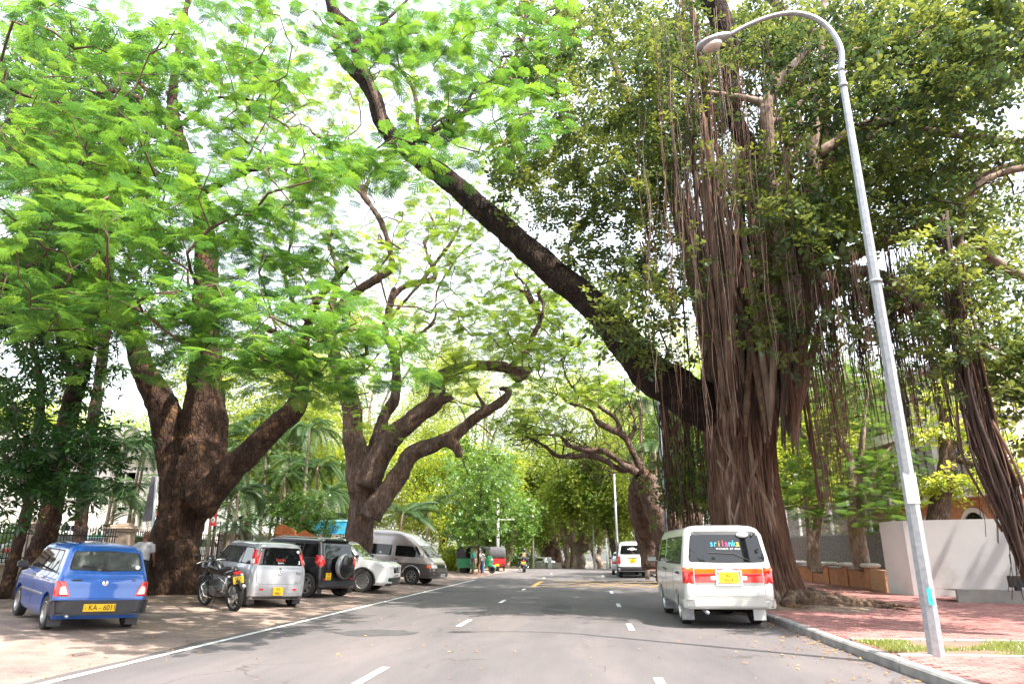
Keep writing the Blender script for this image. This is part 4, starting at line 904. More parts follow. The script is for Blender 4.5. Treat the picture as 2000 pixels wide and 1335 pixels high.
# yellow box: bar across the lane and hatching
yb = MB()
def yq(p, q, w_):
    p, q = Vector(p), Vector(q); n = Vector((-(q - p).y, (q - p).x)).normalized() * w_ / 2
    yb.add([(p.x - n.x, p.y - n.y, .012), (p.x + n.x, p.y + n.y, .012), (q.x + n.x, q.y + n.y, .012), (q.x - n.x, q.y - n.y, .012)], [(0, 1, 2, 3)])
yA, yB = yat(1040, 1145), yat(1055, 1134)
yq((-2.45, yA), (-2.45, yB), .22); yq((-2.3, yA - .02), (KX - .4, yA - .02), .13); yq((-2.3, yB), (KX - .4, yB), .13); yb.build('yellow_box_border', M['yline'], road); yb = MB()
for k in range(5):
    x = -2.0 + k * 1.1; yb = MB(); yq((x, yA + .12), (min(x + 2.1, KX - .5), yA + .12 + (yB - yA - .25) * (min(x + 2.1, KX - .5) - x) / 2.1), .10); yb.build('yellow_hatch', M['yline'], road)
for k in range(5):
    x = -1.9 + k * 1.1; yb = MB(); yb_ = x + 2.1; q = min(yb_, KX - .5); 
    n0 = len(yb.v); yq((x, yB - .12), (q, yB - .12 - (yB - yA - .25) * (q - x) / 2.1), .10); yb.v = [(a, b_, .016) for a, b_, c in yb.v]; yb.build('yellow_hatch', M['yline'], road)
M['patch'] = mat('newer_asphalt_patch', (.045, .044, .047), (.07, .067, .07), 5, rough=.9, world=True, bmp=.4, bscale=60)
for (x, y, a, b_) in ((-3.9, 13.2, .75, .5), (-.9, 19.0, .4, 1.6), (-4.8, 27.0, 1.0, .7)):
    mb = MB(); n = 18; mb.add([(x + a * math.cos(6.28 * i / n) * (1 + .25 * noise.noise((i * .7, x, y))), y + b_ * math.sin(6.28 * i / n) * (1 + .25 * noise.noise((i * .9, y, x))), .0045) for i in range(n)], [tuple(range(n))]); mb.build('asphalt_patch', M['patch'], road)
mb = MB(); mb.lathe([(.001, .012), (.30, .012), (.33, .004)], 24, c=(-7.4, 24.5, gz(-7.4, 24.5)), axis='z'); mb.build('manhole_cover', M['under'], park)
# kerb stones
ky = -4.0; k_i = 0
kroot = thing('kerb', 'long grey concrete kerb along the right edge of the road', 'kerb', (KX, 0, 0))
while ky < 62:
    L = .98; mb = MB(); ln = L - .012; dx = random.uniform(-.006, .006); dz = random.uniform(-.004, .004)
    mb.prism([(0, -.06), (0, .105), (.025, .13), (.15, .13), (.15, -.06)], ln, Matrix.Translation((dx, ky + L / 2, dz))); mb.build('kerb_stone', M['kerb'], kroot); ky += L
# paved footway on the right: pavers laid on a bed
PZ = .13
M['bed'] = mat('paving_bed', (.10, .055, .05), (.15, .085, .075), 3, rough=1, world=True)
def pavermat():
    m, nt, b = newmat('red_paver'); b.inputs['Roughness'].default_value = .85; b.inputs['Specular IOR Level'].default_value = .25
    g = nt.nodes.new('ShaderNodeNewGeometry'); big = tnoise(nt, coords(nt, .6, True), 5, .6); fine = tnoise(nt, coords(nt, 50, True), 3, .7)
    ad = nt.nodes.new('ShaderNodeMath'); ad.operation = 'MULTIPLY_ADD'; ad.inputs[1].default_value = .35; nt.links.new(g.outputs['Random Per Island'], ad.inputs[0])
    m2 = nt.nodes.new('ShaderNodeMath'); m2.operation = 'MULTIPLY'; m2.inputs[1].default_value = .7; nt.links.new(big, m2.inputs[0])
    oi = nt.nodes.new('ShaderNodeObjectInfo'); a3 = nt.nodes.new('ShaderNodeMath'); a3.operation = 'MULTIPLY_ADD'; a3.inputs[1].default_value = .22; nt.links.new(oi.outputs['Random'], a3.inputs[0]); nt.links.new(m2.outputs[0], a3.inputs[2]); nt.links.new(a3.outputs[0], ad.inputs[2])
    c = ramp(nt, ad.outputs[0], [(.25, (.13, .060, .055)), (.5, (.23, .095, .088)), (.8, (.33, .17, .155))])
    sp = nt.nodes.new('ShaderNodeMixRGB'); sp.blend_type = 'MULTIPLY'; sp.inputs[0].default_value = .5; nt.links.new(c, sp.inputs[1]); nt.links.new(ramp(nt, fine, [(.3, (.6, .6, .6)), (.7, (1.3, 1.3, 1.3))]), sp.inputs[2])
    nt.links.new(sp.outputs[0], b.inputs['Base Color']); bump(nt, b, fine, .3, .004); return m
M['paver'] = pavermat()
foot = sheet('pavement', KX + .15, 19.0, -12, 120, PZ - .012, M['bed'], 8, 60)
GY0, GY1, GX1 = 10.15, 11.75, 8.2    # grass plot
def in_grass(x, y): return KX + .3 < x < GX1 and GY0 - .08 < y < GY1 + .08
pm = None; big = MB(); n_obj = 0; rows = []
px_, py_ = .205, .103
y = 7.6; row = 0
while y < 46:
    x = KX + .16 + (px_ / 2 if row % 2 else 0); xe = 13.5 if y < 30 else 12.5
    while x < xe:
        if not in_grass(x, y): rows.append((x, y))
        x += px_
    y += py_ if y < 26 else py_ * 2; row += 1
rows.sort(key=lambda p: (p[1] > 10.05) * 1000 + p[0] ** 2 * .3 + p[1])
pmb = MB(); pmb.box((0, 0, 0), (px_ - .010, py_ - .010, .03), bev=.004)
po = pmb.build('paver', M['paver'], foot); pme = po.data; bpy.data.objects.remove(po)
rs = np.random.RandomState(3)
for (x, y) in rows[:290]:
    o = link('paver', pme, foot); o.location = (x + px_ / 2, y + py_ / 2, PZ - .012 + rs.uniform(-.002, .002)); o.rotation_euler = (rs.uniform(-.008, .008), rs.uniform(-.008, .008), rs.uniform(-.01, .01))
vs = []; fs = []
for (x, y) in rows[290:]:
    h = PZ + .003 + rs.uniform(-.003, .003) + gz(0, y); k = len(vs); wy = py_ if y < 26 else py_ * 2; wx = px_
    a, b_, c, d = x + .005, x + wx - .005, y + .005, y + wy - .005; tx = rs.uniform(-.002, .002)
    vs += [(a, c, h - .02), (b_, c, h - .02), (b_, d, h - .02), (a, d, h - .02), (a, c, h), (b_, c, h + tx), (b_, d, h + tx), (a, d, h)]
    fs += [(k + 4, k + 5, k + 6, k + 7), (k, k + 1, k + 5, k + 4), (k + 1, k + 2, k + 6, k + 5), (k + 2, k + 3, k + 7, k + 6), (k + 3, k, k + 4, k + 7)]
big.v = vs; big.f = fs; big.m = [0] * len(fs); big.build('paving_field', M['paver'], foot, kind='stuff')
# edging round the grass plot, soil, grass
for (x0, x1, y0, y1) in ((KX + .16, 13.0, GY1, GY1 + .12), (KX + .16, 13.0, GY0 - .10, GY0)):
    x = x0
    while x < x1:
        mb = MB(); mb.box((x + .245, (y0 + y1) / 2, PZ + .004), (.48, y1 - y0, .05), bev=.008); mb.build('edging_stone', M['kerbtop'], foot); x += .49
mb = MB(); mb.box((KX + .16 + 4.6, (GY0 + GY1) / 2, PZ - .01), (9.2, GY1 - GY0, .02)); mb.build('grass_bed', mat('bare_soil', (.14, .085, .06), (.22, .15, .11), 3, rough=1, world=True), foot)
gm = leafmat('grass_blade', [(.09, .15, .02), (.12, .20, .025), (.17, .22, .04), (.22, .20, .08)], .45)
mb = MB(); vs = []; fs = []
for _ in range(16000):
    x = KX + .2 + rs.uniform(0, 1) ** 1.15 * 9.0; y = rs.uniform(GY0 + .02, GY1 - .02)
    if noise.noise((x * .9, y * 1.6, 3.1)) < (-.10 if x < 6.4 else .08 if x < 8 else .2): continue
    hgt = rs.uniform(.03, .075); a = rs.uniform(0, 6.28); lx, ly = math.cos(a), math.sin(a); tl = rs.uniform(.01, .05); wd = .006
    k = len(vs); vs += [(x - ly * wd, y + lx * wd, PZ), (x + ly * wd, y - lx * wd, PZ), (x + lx * tl * .5 + ly * wd * .6, y + ly * tl * .5 - lx * wd * .6, PZ + hgt * .6), (x + lx * tl, y + ly * tl, PZ + hgt)]
    fs += [(k, k + 1, k + 2), (k, k + 2, k + 3)]
mb.add(vs, fs); g_ = mb.build('grass', gm, None, kind='stuff')
# ------------------------------------------------------------------ scatter: leaves placed as instances of a sprig kept in the same mesh
def scatter_group():
    ng = bpy.data.node_groups.new('leaf_scatter', 'GeometryNodeTree'); ng.interface.new_socket('Geometry', in_out='INPUT', socket_type='NodeSocketGeometry'); ng.interface.new_socket('Geometry', in_out='OUTPUT', socket_type='NodeSocketGeometry')
    N = ng.nodes; L = ng.links; gi = N.new('NodeGroupInput'); go = N.new('NodeGroupOutput')
    def attr(nm, tp):
        a = N.new('GeometryNodeInputNamedAttribute'); a.data_type = tp; a.inputs['Name'].default_value = nm; return [o for o in a.outputs if o.enabled and o.name == 'Attribute'][0]
    cmp_ = N.new('FunctionNodeCompare'); cmp_.data_type = 'FLOAT'; cmp_.operation = 'GREATER_THAN'; cmp_.inputs[1].default_value = .5; L.new(attr('proto', 'FLOAT'), cmp_.inputs[0])
    sep = N.new('GeometryNodeSeparateGeometry'); sep.domain = 'POINT'; L.new(gi.outputs[0], sep.inputs[0]); L.new(cmp_.outputs[0], sep.inputs['Selection'])
    ins = N.new('GeometryNodeInstanceOnPoints'); L.new(sep.outputs['Inverted'], ins.inputs['Points']); L.new(sep.outputs['Selection'], ins.inputs['Instance'])
    L.new(attr('rot', 'FLOAT_VECTOR'), ins.inputs['Rotation']); L.new(attr('scl', 'FLOAT'), ins.inputs['Scale']); L.new(ins.outputs[0], go.inputs[0]); return ng
SG = scatter_group()
def scatter(name, proto, pts, rot, scl, mat_, parent=None, kind='stuff'):
    """proto: (verts, faces); pts Nx3, rot Nx3 euler, scl N"""
    pv, pf = proto; n = len(pts); k = len(pv)
    me = bpy.data.meshes.new(name); me.from_pydata([tuple(p) for p in pv] + [tuple(p) for p in pts], [], pf)
    for nm, tp, d in (('proto', 'FLOAT', np.r_[np.ones(k), np.zeros(n)]), ('scl', 'FLOAT', np.r_[np.ones(k), scl])):
        a = me.attributes.new(nm, tp, 'POINT'); a.data.foreach_set('value', d.astype(np.float32))
    a = me.attributes.new('rot', 'FLOAT_VECTOR', 'POINT'); a.data.foreach_set('vector', np.vstack([np.zeros((k, 3)), rot]).astype(np.float32).ravel())
    me.materials.append(mat_); o = link(name, me, parent, kind); md = o.modifiers.new('leaves', 'NODES'); md.node_group = SG; return o
def quadleaf(vs, fs, base, d, side, L, w_, droop=0, fold=0):
    """a pointed leaf: two quads along a midrib"""
    k = len(vs); up = Vector(d).cross(Vector(side)); b = Vector(base); d = Vector(d); s = Vector(side)
    vs += [b, b + d * L * .5 + s * w_ + up * fold - V(0, 0, droop * .3), b + d * L - V(0, 0, droop), b + d * L * .5 - s * w_ + up * fold - V(0, 0, droop * .3), b + d * L * .5 - V(0, 0, droop * .3)]
    fs += [(k, k + 1, k + 4), (k + 1, k + 2, k + 4), (k, k + 4, k + 3), (k + 4, k + 2, k + 3)]
def proto_feather():
    """bipinnate frond, one unit long"""
    vs = []; fs = []; rnd = random.Random(4)
    def strip(a, b_, w_): k = len(vs); n = (b_ - a).cross(V(0, 0, 1)).normalized() * w_; vs.extend([a - n, a + n, b_ + n * .6, b_ - n * .6]); fs.append((k, k + 1, k + 2, k + 3))
    R0 = [V(x, 0, -.16 * x * x) for x in (0, .25, .5, .75, .95)]
    for i in range(4): strip(R0[i], R0[i + 1], .006)
    for i, x in enumerate((.25, .42, .58, .74, .90)):
        for s in (1, -1):
            a = R(62 - 7 * i) * s; Lp = (.34, .40, .42, .38, .32)[i]; o = V(x, 0, -.16 * x * x); d = V(math.cos(a), math.sin(a), -.18)
            strip(o, o + d * Lp, .004); nl = 7
            for j in range(nl):
                q = o + d * Lp * (j + .9) / (nl) * .98; q.z -= .05 * (j / nl) ** 2
                for s2 in (1, -1):
                    pe = V(-d.y, d.x, 0) * s2; dd = (pe * .9 + V(d.x, d.y, 0) * .35 + V(0, 0, -.15)).normalized(); L_ = .10 * (1 + .25 * j / nl); k = len(vs); sd = dd.cross(V(0, 0, 1)).normalized() * .030
                    vs.extend([q, q + dd * L_ * .45 + sd, q + dd * L_, q + dd * L_ * .55 - sd * 1.1]); fs.append((k, k + 1, k + 2, k + 3))
    return vs, fs
def proto_round(n=11, L=.26, w_=.085):
    """twig with glossy oval leaves"""
    vs = []; fs = []; rnd = random.Random(9)
    for i in range(n):
        x = i / n * .8; a = i * 2.4; d = V(.55, math.cos(a) * .8, math.sin(a) * .6 - .15).normalized(); s = d.cross(V(0, 0, 1)); s = (s + V(0, 0, rnd.uniform(-.4, .4))).normalized(); up = d.cross(s)
        b = V(x, 0, 0) + d * .05; l = L * rnd.uniform(.8, 1.15); k = len(vs)
        vs += [b, b + d * l * .3 + s * w_ * .9 + up * .012, b + d * l * .7 + s * w_ * .8 + up * .012, b + d * l, b + d * l * .7 - s * w_ * .8 + up * .012, b + d * l * .3 - s * w_ * .9 + up * .012]
        fs += [(k, k + 1, k + 2, k + 3), (k, k + 3, k + 4, k + 5)]
    k = len(vs); vs += [V(0, .006, 0), V(0, -.006, 0), V(.85, -.004, 0), V(.85, .004, 0)]; fs += [(k, k + 1, k + 2, k + 3)]
    return vs, fs
def proto_whorl(n=9, L=.62, w_=.085):
    vs = []; fs = []; rnd = random.Random(5)
    for i in range(n):
        a = 2 * math.pi * i / n + rnd.uniform(-.2, .2); d = V(math.cos(a), math.sin(a), rnd.uniform(-.55, .1)).normalized(); quadleaf(vs, fs, V(0, 0, 0) + d * .04, d, d.cross(V(0, 0, 1)).normalized(), L * rnd.uniform(.75, 1.1), w_, .12, .02)
    return vs, fs
def proto_clump(n=26, L=.26, w_=.085, seed=6):
    vs = []; fs = []; rnd = random.Random(seed)
    for i in range(n):
        p = V(rnd.gauss(0, .3), rnd.gauss(0, .3), rnd.gauss(0, .2)); d = V(rnd.uniform(-1, 1), rnd.uniform(-1, 1), rnd.uniform(-.8, .3)).normalized(); s = (d.cross(V(0, 0, 1)) + V(0, 0, rnd.uniform(-.5, .5))).normalized()
        k = len(vs); l = L * rnd.uniform(.6, 1.2); vs += [p, p + d * l * .5 + s * w_, p + d * l, p + d * l * .5 - s * w_]; fs.append((k, k + 1, k + 2, k + 3))
    return vs, fs
PF, PR, PW, PC = proto_feather(), proto_round(), proto_whorl(), proto_clump(); PC2 = proto_clump(60, .13, .03, 8)
# leaf colours; the grove set is lightened for light and haze
LM = {}
LM['rain'] = leafmat('rain_tree_leaf', [(.018, .066, .016), (.036, .115, .018), (.07, .175, .018), (.12, .24, .02)], .54, .5)
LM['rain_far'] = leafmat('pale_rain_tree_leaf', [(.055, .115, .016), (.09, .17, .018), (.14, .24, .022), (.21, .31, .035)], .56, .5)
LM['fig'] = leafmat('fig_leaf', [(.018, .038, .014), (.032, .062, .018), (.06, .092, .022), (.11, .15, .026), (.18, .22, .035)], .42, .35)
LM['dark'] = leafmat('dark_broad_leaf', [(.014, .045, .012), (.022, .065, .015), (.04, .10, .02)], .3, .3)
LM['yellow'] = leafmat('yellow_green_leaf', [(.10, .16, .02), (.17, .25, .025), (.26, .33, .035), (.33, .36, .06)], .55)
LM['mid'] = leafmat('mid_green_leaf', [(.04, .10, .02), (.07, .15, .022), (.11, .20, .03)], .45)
LM['grove'] = leafmat('haze_lightened_street_leaf', [(.07, .12, .02), (.12, .19, .03), (.20, .28, .045), (.28, .34, .07)], .55)  # brightened so front light and haze on far trees sit in the colour
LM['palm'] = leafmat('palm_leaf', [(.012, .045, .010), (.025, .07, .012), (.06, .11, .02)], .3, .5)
# ------------------------------------------------------------------ trees
BK = {}
BK['rain'] = barkmat('dark_fissured_bark', (.016, .010, .008), (.048, .027, .019), (.11, .068, .048), 7, 1.0)
BK['rain2'] = barkmat('brown_fissured_bark', (.05, .032, .026), (.12, .08, .065), (.22, .16, .135), 7, 1.0)
BK['black'] = barkmat('black_rough_bark', (.010, .007, .006), (.025, .016, .013), (.06, .04, .03), 9, 1.0, (.07, .05, .03))
BK['fig'] = barkmat('grey_brown_root_bark', (.05, .03, .022), (.13, .085, .06), (.23, .17, .13), 8, .7)
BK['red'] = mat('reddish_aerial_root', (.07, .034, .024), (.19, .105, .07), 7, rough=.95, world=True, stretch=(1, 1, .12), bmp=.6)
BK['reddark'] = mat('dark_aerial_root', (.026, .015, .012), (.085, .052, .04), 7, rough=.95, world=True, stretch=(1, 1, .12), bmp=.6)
BK['pale'] = barkmat('pale_smooth_bark', (.12, .085, .06), (.25, .19, .15), (.36, .30, .26), 6, .4)
BK['twig'] = mat('twig_bark', (.05, .03, .02), (.14, .085, .06), 3, rough=.9, world=True)
BK['twigdark'] = mat('dark_twig_bark', (.025, .016, .012), (.07, .045, .033), 3, rough=.9, world=True)
class Tree:
    def __init__(s, name, label, base, bark, cat='tree', group=None, twigm=None):
        s.t = thing(name, label, cat, tuple(base), 0, group); s.base = Vector(base); s.mb = MB(); s.nodes = []; s.bark = bark; s.twigm = twigm or BK['twig']; s.cl = []
    def limb(s, pts, sub=5, n=12, jit=.04, wig=.0):
        """pts: (x,y,z,r) world; appended in local space"""
        C_ = crom(pts, sub); L = []
        for i, p in enumerate(C_):
            q = Vector(p[:3]) 
            if wig and 0 < i < len(C_) - 1: q += noise.noise_vector(q * 1.3) * wig * p[3] * 2
            L.append((q, max(p[3], .01)))
        s.mb.tube([q - s.base for q, r in L], [r for q, r in L], n, jit=jit)
        for q, r in L: s.nodes.append(np.array([*q, r]))
        return s
    def pix(s, pts, Y, sub=5, n=12, jit=.04, wig=.07):
        """pts: (px, py, half width in px[, Y]) at distance Y"""
        P = []
        for p in pts:
            y = p[3] if len(p) > 3 else Y; q = at(p[0], p[1], y); P.append((*q, p[2] * q.y / FPX * .96))
        return s.limb(P, sub, n, jit, wig)
    def trunk(s, vox=.07, smooth=2, disp=.10, dsize=.45, disp2=.03, name='trunk'):
        s.tr = fuse(s.mb, name, s.bark, s.t, vox, smooth, disp, dsize, disp2, .1); s.mb = MB(); return s
    def cloud(s, cx, cy, rx, ry, Y0, Y1, n, pancake=1.0):
        r = np.random.RandomState(int(cx * 7 + cy * 13 + n)); k = 0
        while k < n:
            a, b_, c = r.uniform(-1, 1, 3)
            if a * a + b_ * b_ > 1: continue
            s.cl.append(at(cx + a * rx, cy + b_ * ry, Y0 + (Y1 - Y0) * (c * .5 + .5))); k += 1
        return s
    def ball(s, c, r, n):
        rr = np.random.RandomState(int(abs(c[0] * 31 + c[1] * 17) + n))
        for _ in range(n):
            d = rr.normal(size=3); d /= np.linalg.norm(d); q = rr.uniform(.35, 1) ** .5
            s.cl.append(Vector((c[0] + d[0] * r[0] * q, c[1] + d[1] * r[1] * q, c[2] + d[2] * r[2] * q)))
        return s
    def twigs(s, r0=.009, n=4, maxd=9.0, name='branches'):
        """join every leaf cluster to the nearest wood already standing; thickness from the load carried"""
        nodes = [np.array(p[:3]) for p in s.nodes]; rad = [p[3] for p in s.nodes]; par = [-1] * len(nodes); w0 = len(nodes)
        A = np.array(nodes); cl = np.array([tuple(c) for c in s.cl]); 
        order = np.argsort([np.min(np.sum((A - c) ** 2, 1)) for c in cl]); big = np.zeros((w0 + len(cl) * 4, 3)); big[:w0] = A; m = w0; parent = list(par); load = [0] * w0; rr = np.random.RandomState(5)
        for ci in order:
            c = cl[ci]; d = np.sum((big[:m] - c) ** 2, 1); j = int(np.argmin(d)); dist = math.sqrt(d[j])
            if dist > maxd: continue
            k = 3 if dist > .8 else 1; a = big[j].copy(); prev = j
            for q in range(1, k + 1):
                t = q / k; p = a + (c - a) * t
                if q < k: p = p + rr.normal(size=3) * dist * .07 + np.array([0, 0, dist * .08 * math.sin(t * 3.14)])
                big[m] = p; parent.append(prev); load.append(0); prev = m; m += 1
            # load
            z = prev
            while z >= w0: load[z] += 1; z = parent[z]
        mb = MB(); vs = []; fs = []; kids = {}
        for i in range(w0, m): kids.setdefault(parent[i], []).append(i)
        def rad_(i): return r0 * (max(1, load[i]) ** .45)
        for i in range(w0, m):
            p = parent[i]
            if p >= w0 and kids[p][0] == i and len(kids[p]) >= 1 and kids.get(p) and i == max(kids[p], key=lambda z: load[z]): continue
            chain = [p, i]; z = i
            while z in kids: z = max(kids[z], key=lambda q: load[q]); chain.append(z)
            pts = [Vector(big[c_]) - s.base for c_ in chain]; rs_ = [min(rad_(chain[1]), rad[p] * .8) if p < w0 else min(rad_(p), rad_(chain[1]))] + [rad_(c_) for c_ in chain[1:]]
            mb.tube(pts, rs_, n, cap=False)
        if mb.v: mb.build(name, s.twigm, s.t, smooth=True, kind='stuff')
        return s
    def crook(s, n, L=1.6, r0=.022, rmax=.16, seed=3, steps=7, name='crooked_twigs'):
        """bare crooked twigs growing from the thin ends of the limbs"""
        rr = np.random.RandomState(seed); cand = [q for q in s.nodes if q[3] < rmax]; mb = MB()
        def grow(p, d, r, l, k):
            pts = [p]; st = l / k
            for i in range(k):
                d = (d + Vector(rr.normal(0, .55, 3)) + V(0, 0, .12)).normalized(); p = p + d * st * rr.uniform(.6, 1.3); pts.append(p)
            mb.tube([q - s.base for q in pts], [r * (1 - .75 * i / k) for i in range(k + 1)], 5, cap=False); return pts, d
        for _ in range(n):
            q = cand[rr.randint(len(cand))]; d = Vector(rr.normal(0, 1, 3)); d.z = abs(d.z) * .9; d.normalize(); l = L * rr.uniform(.6, 1.4)
            pts, d2 = grow(Vector(q[:3]), d, min(r0, q[3] * .7), l, steps)
            for j in range(3):
                a = pts[rr.randint(2, len(pts))]; e = Vector(rr.normal(0, 1, 3)); e.z = abs(e.z); p2, _d = grow(a, (d2 + e.normalized()).normalized(), r0 * .45, l * .6, 5)
                for j2 in range(2): a2 = p2[rr.randint(2, len(p2))]; grow(a2, Vector(rr.normal(0, 1, 3)).normalized(), r0 * .25, l * .35, 4)
        mb.build(name, s.twigm, s.t, smooth=True, kind='stuff'); return s
    def leaves(s, proto, lm, per=12, rad=.5, flat=.35, scl=(.35, .5), droop=(-.4, .2), name='crown', seed=1, outward=True):
        rr = np.random.RandomState(seed + len(s.cl)); cl = np.array([tuple(c) for c in s.cl]) - np.array(s.base); n = len(cl) * per
        c = np.repeat(cl, per, 0); a = rr.uniform(0, 2 * np.pi, n); q = rr.uniform(0, 1, n) ** .6 * rad
        off = np.stack([np.cos(a) * q, np.sin(a) * q, rr.normal(0, 1, n) * flat * rad - (q / rad) ** 2 * rad * .25], 1)
        yaw = a + rr.normal(0, .7, n) if outward else rr.uniform(0, 6.28, n)
        rot = np.stack([rr.normal(0, .35, n), -rr.uniform(droop[0], droop[1], n), yaw], 1)
        scatter(name, proto, c + off, rot, rr.uniform(scl[0], scl[1], n), lm, s.t); return s
# ---- the big rain tree on the left
b1 = gpt(332, 1168); Y1 = b1.y + .8
T = Tree('rain_tree', 'big rain tree with thick dark forked trunk between the blue car and the silver hatchback', (b1.x, Y1, b1.z), BK['rain'])
T.pix([(322, 1200, 66.6), (328, 1165, 59.4), (333, 1100, 51.3), (352, 1020, 48.6), (375, 960, 48.6)], Y1, 6, 18)
T.pix([(262, 1190, 9.0), (290, 1160, 27.0), (318, 1090, 36.0)], Y1 - .3, 5, 12); T.pix([(400, 1180, 9.0), (372, 1150, 27.0), (350, 1060, 36.0)], Y1 - .3, 5, 12)
T.pix([(350, 990, 41.4), (345, 930, 37.8), (335, 880, 34.2), (328, 820, 34.2), (305, 770, 30.6), (280, 720, 25.2), (262, 660, 19.8), (240, 590, 12.6, Y1 - 2), (190, 520, 8.1, Y1 - 4)], Y1)
T.pix([(372, 980, 45.0), (385, 920, 41.4), (386, 860, 36.9), (392, 800, 36.9), (398, 740, 34.2), (402, 640, 29.7), (402, 540, 27.0), (400, 450, 24.3), (380, 370, 21.6), (345, 270, 19.8), (336, 200, 13.5), (345, 120, 9.9), (362, 20, 8.1), (390, -60, 7.2)], Y1 + .1, 5, 16)
T.pix([(395, 970, 30.6), (418, 900, 23.4), (425, 830, 22.5), (416, 760, 21.6), (408, 690, 19.8)], Y1 + .5)
T.pix([(385, 985, 39.6), (430, 940, 32.4), (485, 885, 27.9), (535, 835, 24.3), (575, 797, 23.4), (588, 750, 18.0), (592, 690, 13.5), (612, 600, 9.0, Y1 - 1), (680, 520, 6.3, Y1 - 3)], Y1 - .4)
T.pix([(345, 290, 9.0), (300, 190, 7.2), (230, 130, 6.3), (150, 60, 5.4), (90, -20, 4.5)], Y1 - 2); T.pix([(345, 250, 7.2), (390, 215, 6.3), (430, 190, 5.4), (520, 200, 3.6)], Y1 - 1)
T.pix([(262, 660, 10.8), (225, 640, 7.2, Y1 - 4), (160, 600, 5.4, Y1 - 7), (110, 575, 3.6, Y1 - 8)], Y1); T.pix([(400, 640, 10.8), (330, 610, 6.3, Y1 - 5), (270, 640, 4.5, Y1 - 8), (215, 660, 3.6, Y1 - 9)], Y1)
T.pix([(402, 600, 10.8), (520, 640, 7.2, Y1 - 4), (620, 700, 5.4, Y1 - 7), (740, 690, 3.6, Y1 - 8)], Y1); T.pix([(385, 380, 12.6), (300, 340, 8.1, Y1 - 4), (180, 330, 5.4, Y1 - 7), (40, 320, 5.4, Y1 - 8)], Y1)
T.pix([(385, 380, 10.8), (500, 330, 7.2, Y1 - 4), (640, 320, 5.4, Y1 - 5)], Y1); T.pix([(345, 250, 10.8), (240, 180, 7.2, Y1 - 4), (110, 200, 5.4, Y1 - 6), (-20, 160, 4.5, Y1 - 7)], Y1)
T.trunk(.065, 2, .12, .5, .04)
T.cloud(240, 610, 190, 70, 9, 13, 24).cloud(480, 620, 220, 70, 9, 13, 28).cloud(690, 690, 110, 60, 9.5, 13, 12).cloud(340, 700, 200, 45, 10, 13, 12).cloud(600, 730, 120, 30, 10, 13, 8).cloud(600, 720, 120, 30, 10, 13, 4)
T.cloud(90, 420, 140, 110, 8, 12, 22).cloud(300, 380, 220, 90, 10, 15, 34).cloud(560, 340, 170, 70, 10, 15, 24).cloud(120, 250, 180, 80, 9, 14, 24).cloud(400, 250, 160, 60, 12, 16, 11)
T.cloud(160, 90, 190, 100, 10, 18, 34).cloud(430, 80, 150, 110, 12, 19, 22).cloud(330, 500, 260, 70, 12, 17, 22).cloud(600, 480, 120, 90, 12, 18, 16).cloud(30, 560, 60, 40, 9, 11, 3)
T.cloud(150, 330, 170, 120, 11, 17, 27).cloud(420, 480, 200, 80, 12, 17, 17).cloud(330, 160, 240, 120, 12, 20, 27).cloud(60, 500, 100, 60, 9, 13, 9)
T.twigs(.010).leaves(PF, LM['rain'], 15, .55, .16, (.26, .40), (-.35, .25)).crook(40, 1.8, .02, .2, 6)
for (bx, by, rad) in ((b1.x, Y1, 2.6), (b1.x - .5, Y1 + 11.5, 2.4), (b1.x - 1.5, Y1 - 2.5, 2.2)):
    mb = MB(); n = 30; vs = [(bx, by, gz(bx, by) + .10)]
    for q, h in ((.5, .07), (1.0, .006)):
        for i in range(n): a = 6.283 * i / n; r_ = rad * q * (1 + .3 * noise.noise((math.cos(a) * 1.7 + bx, math.sin(a) * 1.7, 2))); vs.append((bx + r_ * math.cos(a), by + r_ * math.sin(a), gz(bx + r_ * math.cos(a), by + r_ * math.sin(a)) + h))
    mb.add(vs, [(0, 1 + i, 1 + (i + 1) % n) for i in range(n)] + [(1 + i, 1 + n + i, 1 + n + (i + 1) % n, 1 + (i + 1) % n) for i in range(n)]); mb.build('soil_mound', M['soil'], park, smooth=True)
# ---- second rain tree
b2 = gpt(700, 1143); Y2 = b2.y + 1.0
T = Tree('rain_tree', 'second rain tree with brown forked trunk behind the white crossover and silver van', (b2.x, Y2, b2.z), BK['rain2'])
T.pix([(683, 1165, 41.8), (690, 1110, 34.0), (700, 1050, 28.6), (709, 990, 27.9), (712, 930, 32.5)], Y2, 6, 16)
T.pix([(705, 960, 26.3), (698, 900, 24.8), (690, 840, 21.7), (686, 790, 20.9), (668, 740, 17.0), (652, 690, 14.0), (642, 620, 10.1), (660, 540, 6.9), (640, 470, 5.4)], Y2 - .2)
T.pix([(718, 940, 20.2), (732, 880, 15.5), (748, 820, 13.1), (772, 770, 11.6), (772, 700, 10.1), (752, 640, 7.7), (770, 560, 6.2)], Y2 + .4)
T.pix([(718, 950, 26.3), (742, 890, 24.0), (775, 845, 21.7), (815, 812, 20.2), (852, 780, 18.5), (858, 742, 16.3), (890, 722, 13.1), (945, 714, 11.6), (1000, 722, 9.3), (1036, 722, 7.7)], Y2 - .6)
T.pix([(852, 780, 15.5), (872, 776, 12.4), (878, 784, 10.1)], Y2 - .8); T.pix([(945, 716, 9.3), (985, 712, 8.6), (1010, 740, 6.9), (1038, 722, 6.2)], Y2 - .7)
T.pix([(990, 720, 7.7), (1028, 690, 6.2), (1040, 655, 6.2), (1056, 625, 5.4), (1044, 600, 5.4), (1022, 570, 4.7), (998, 560, 3.1)], Y2 - 1); T.pix([(1056, 628, 4.7), (1062, 595, 3.9), (1052, 575, 3.9), (1064, 558, 2.3)], Y2 - 1)
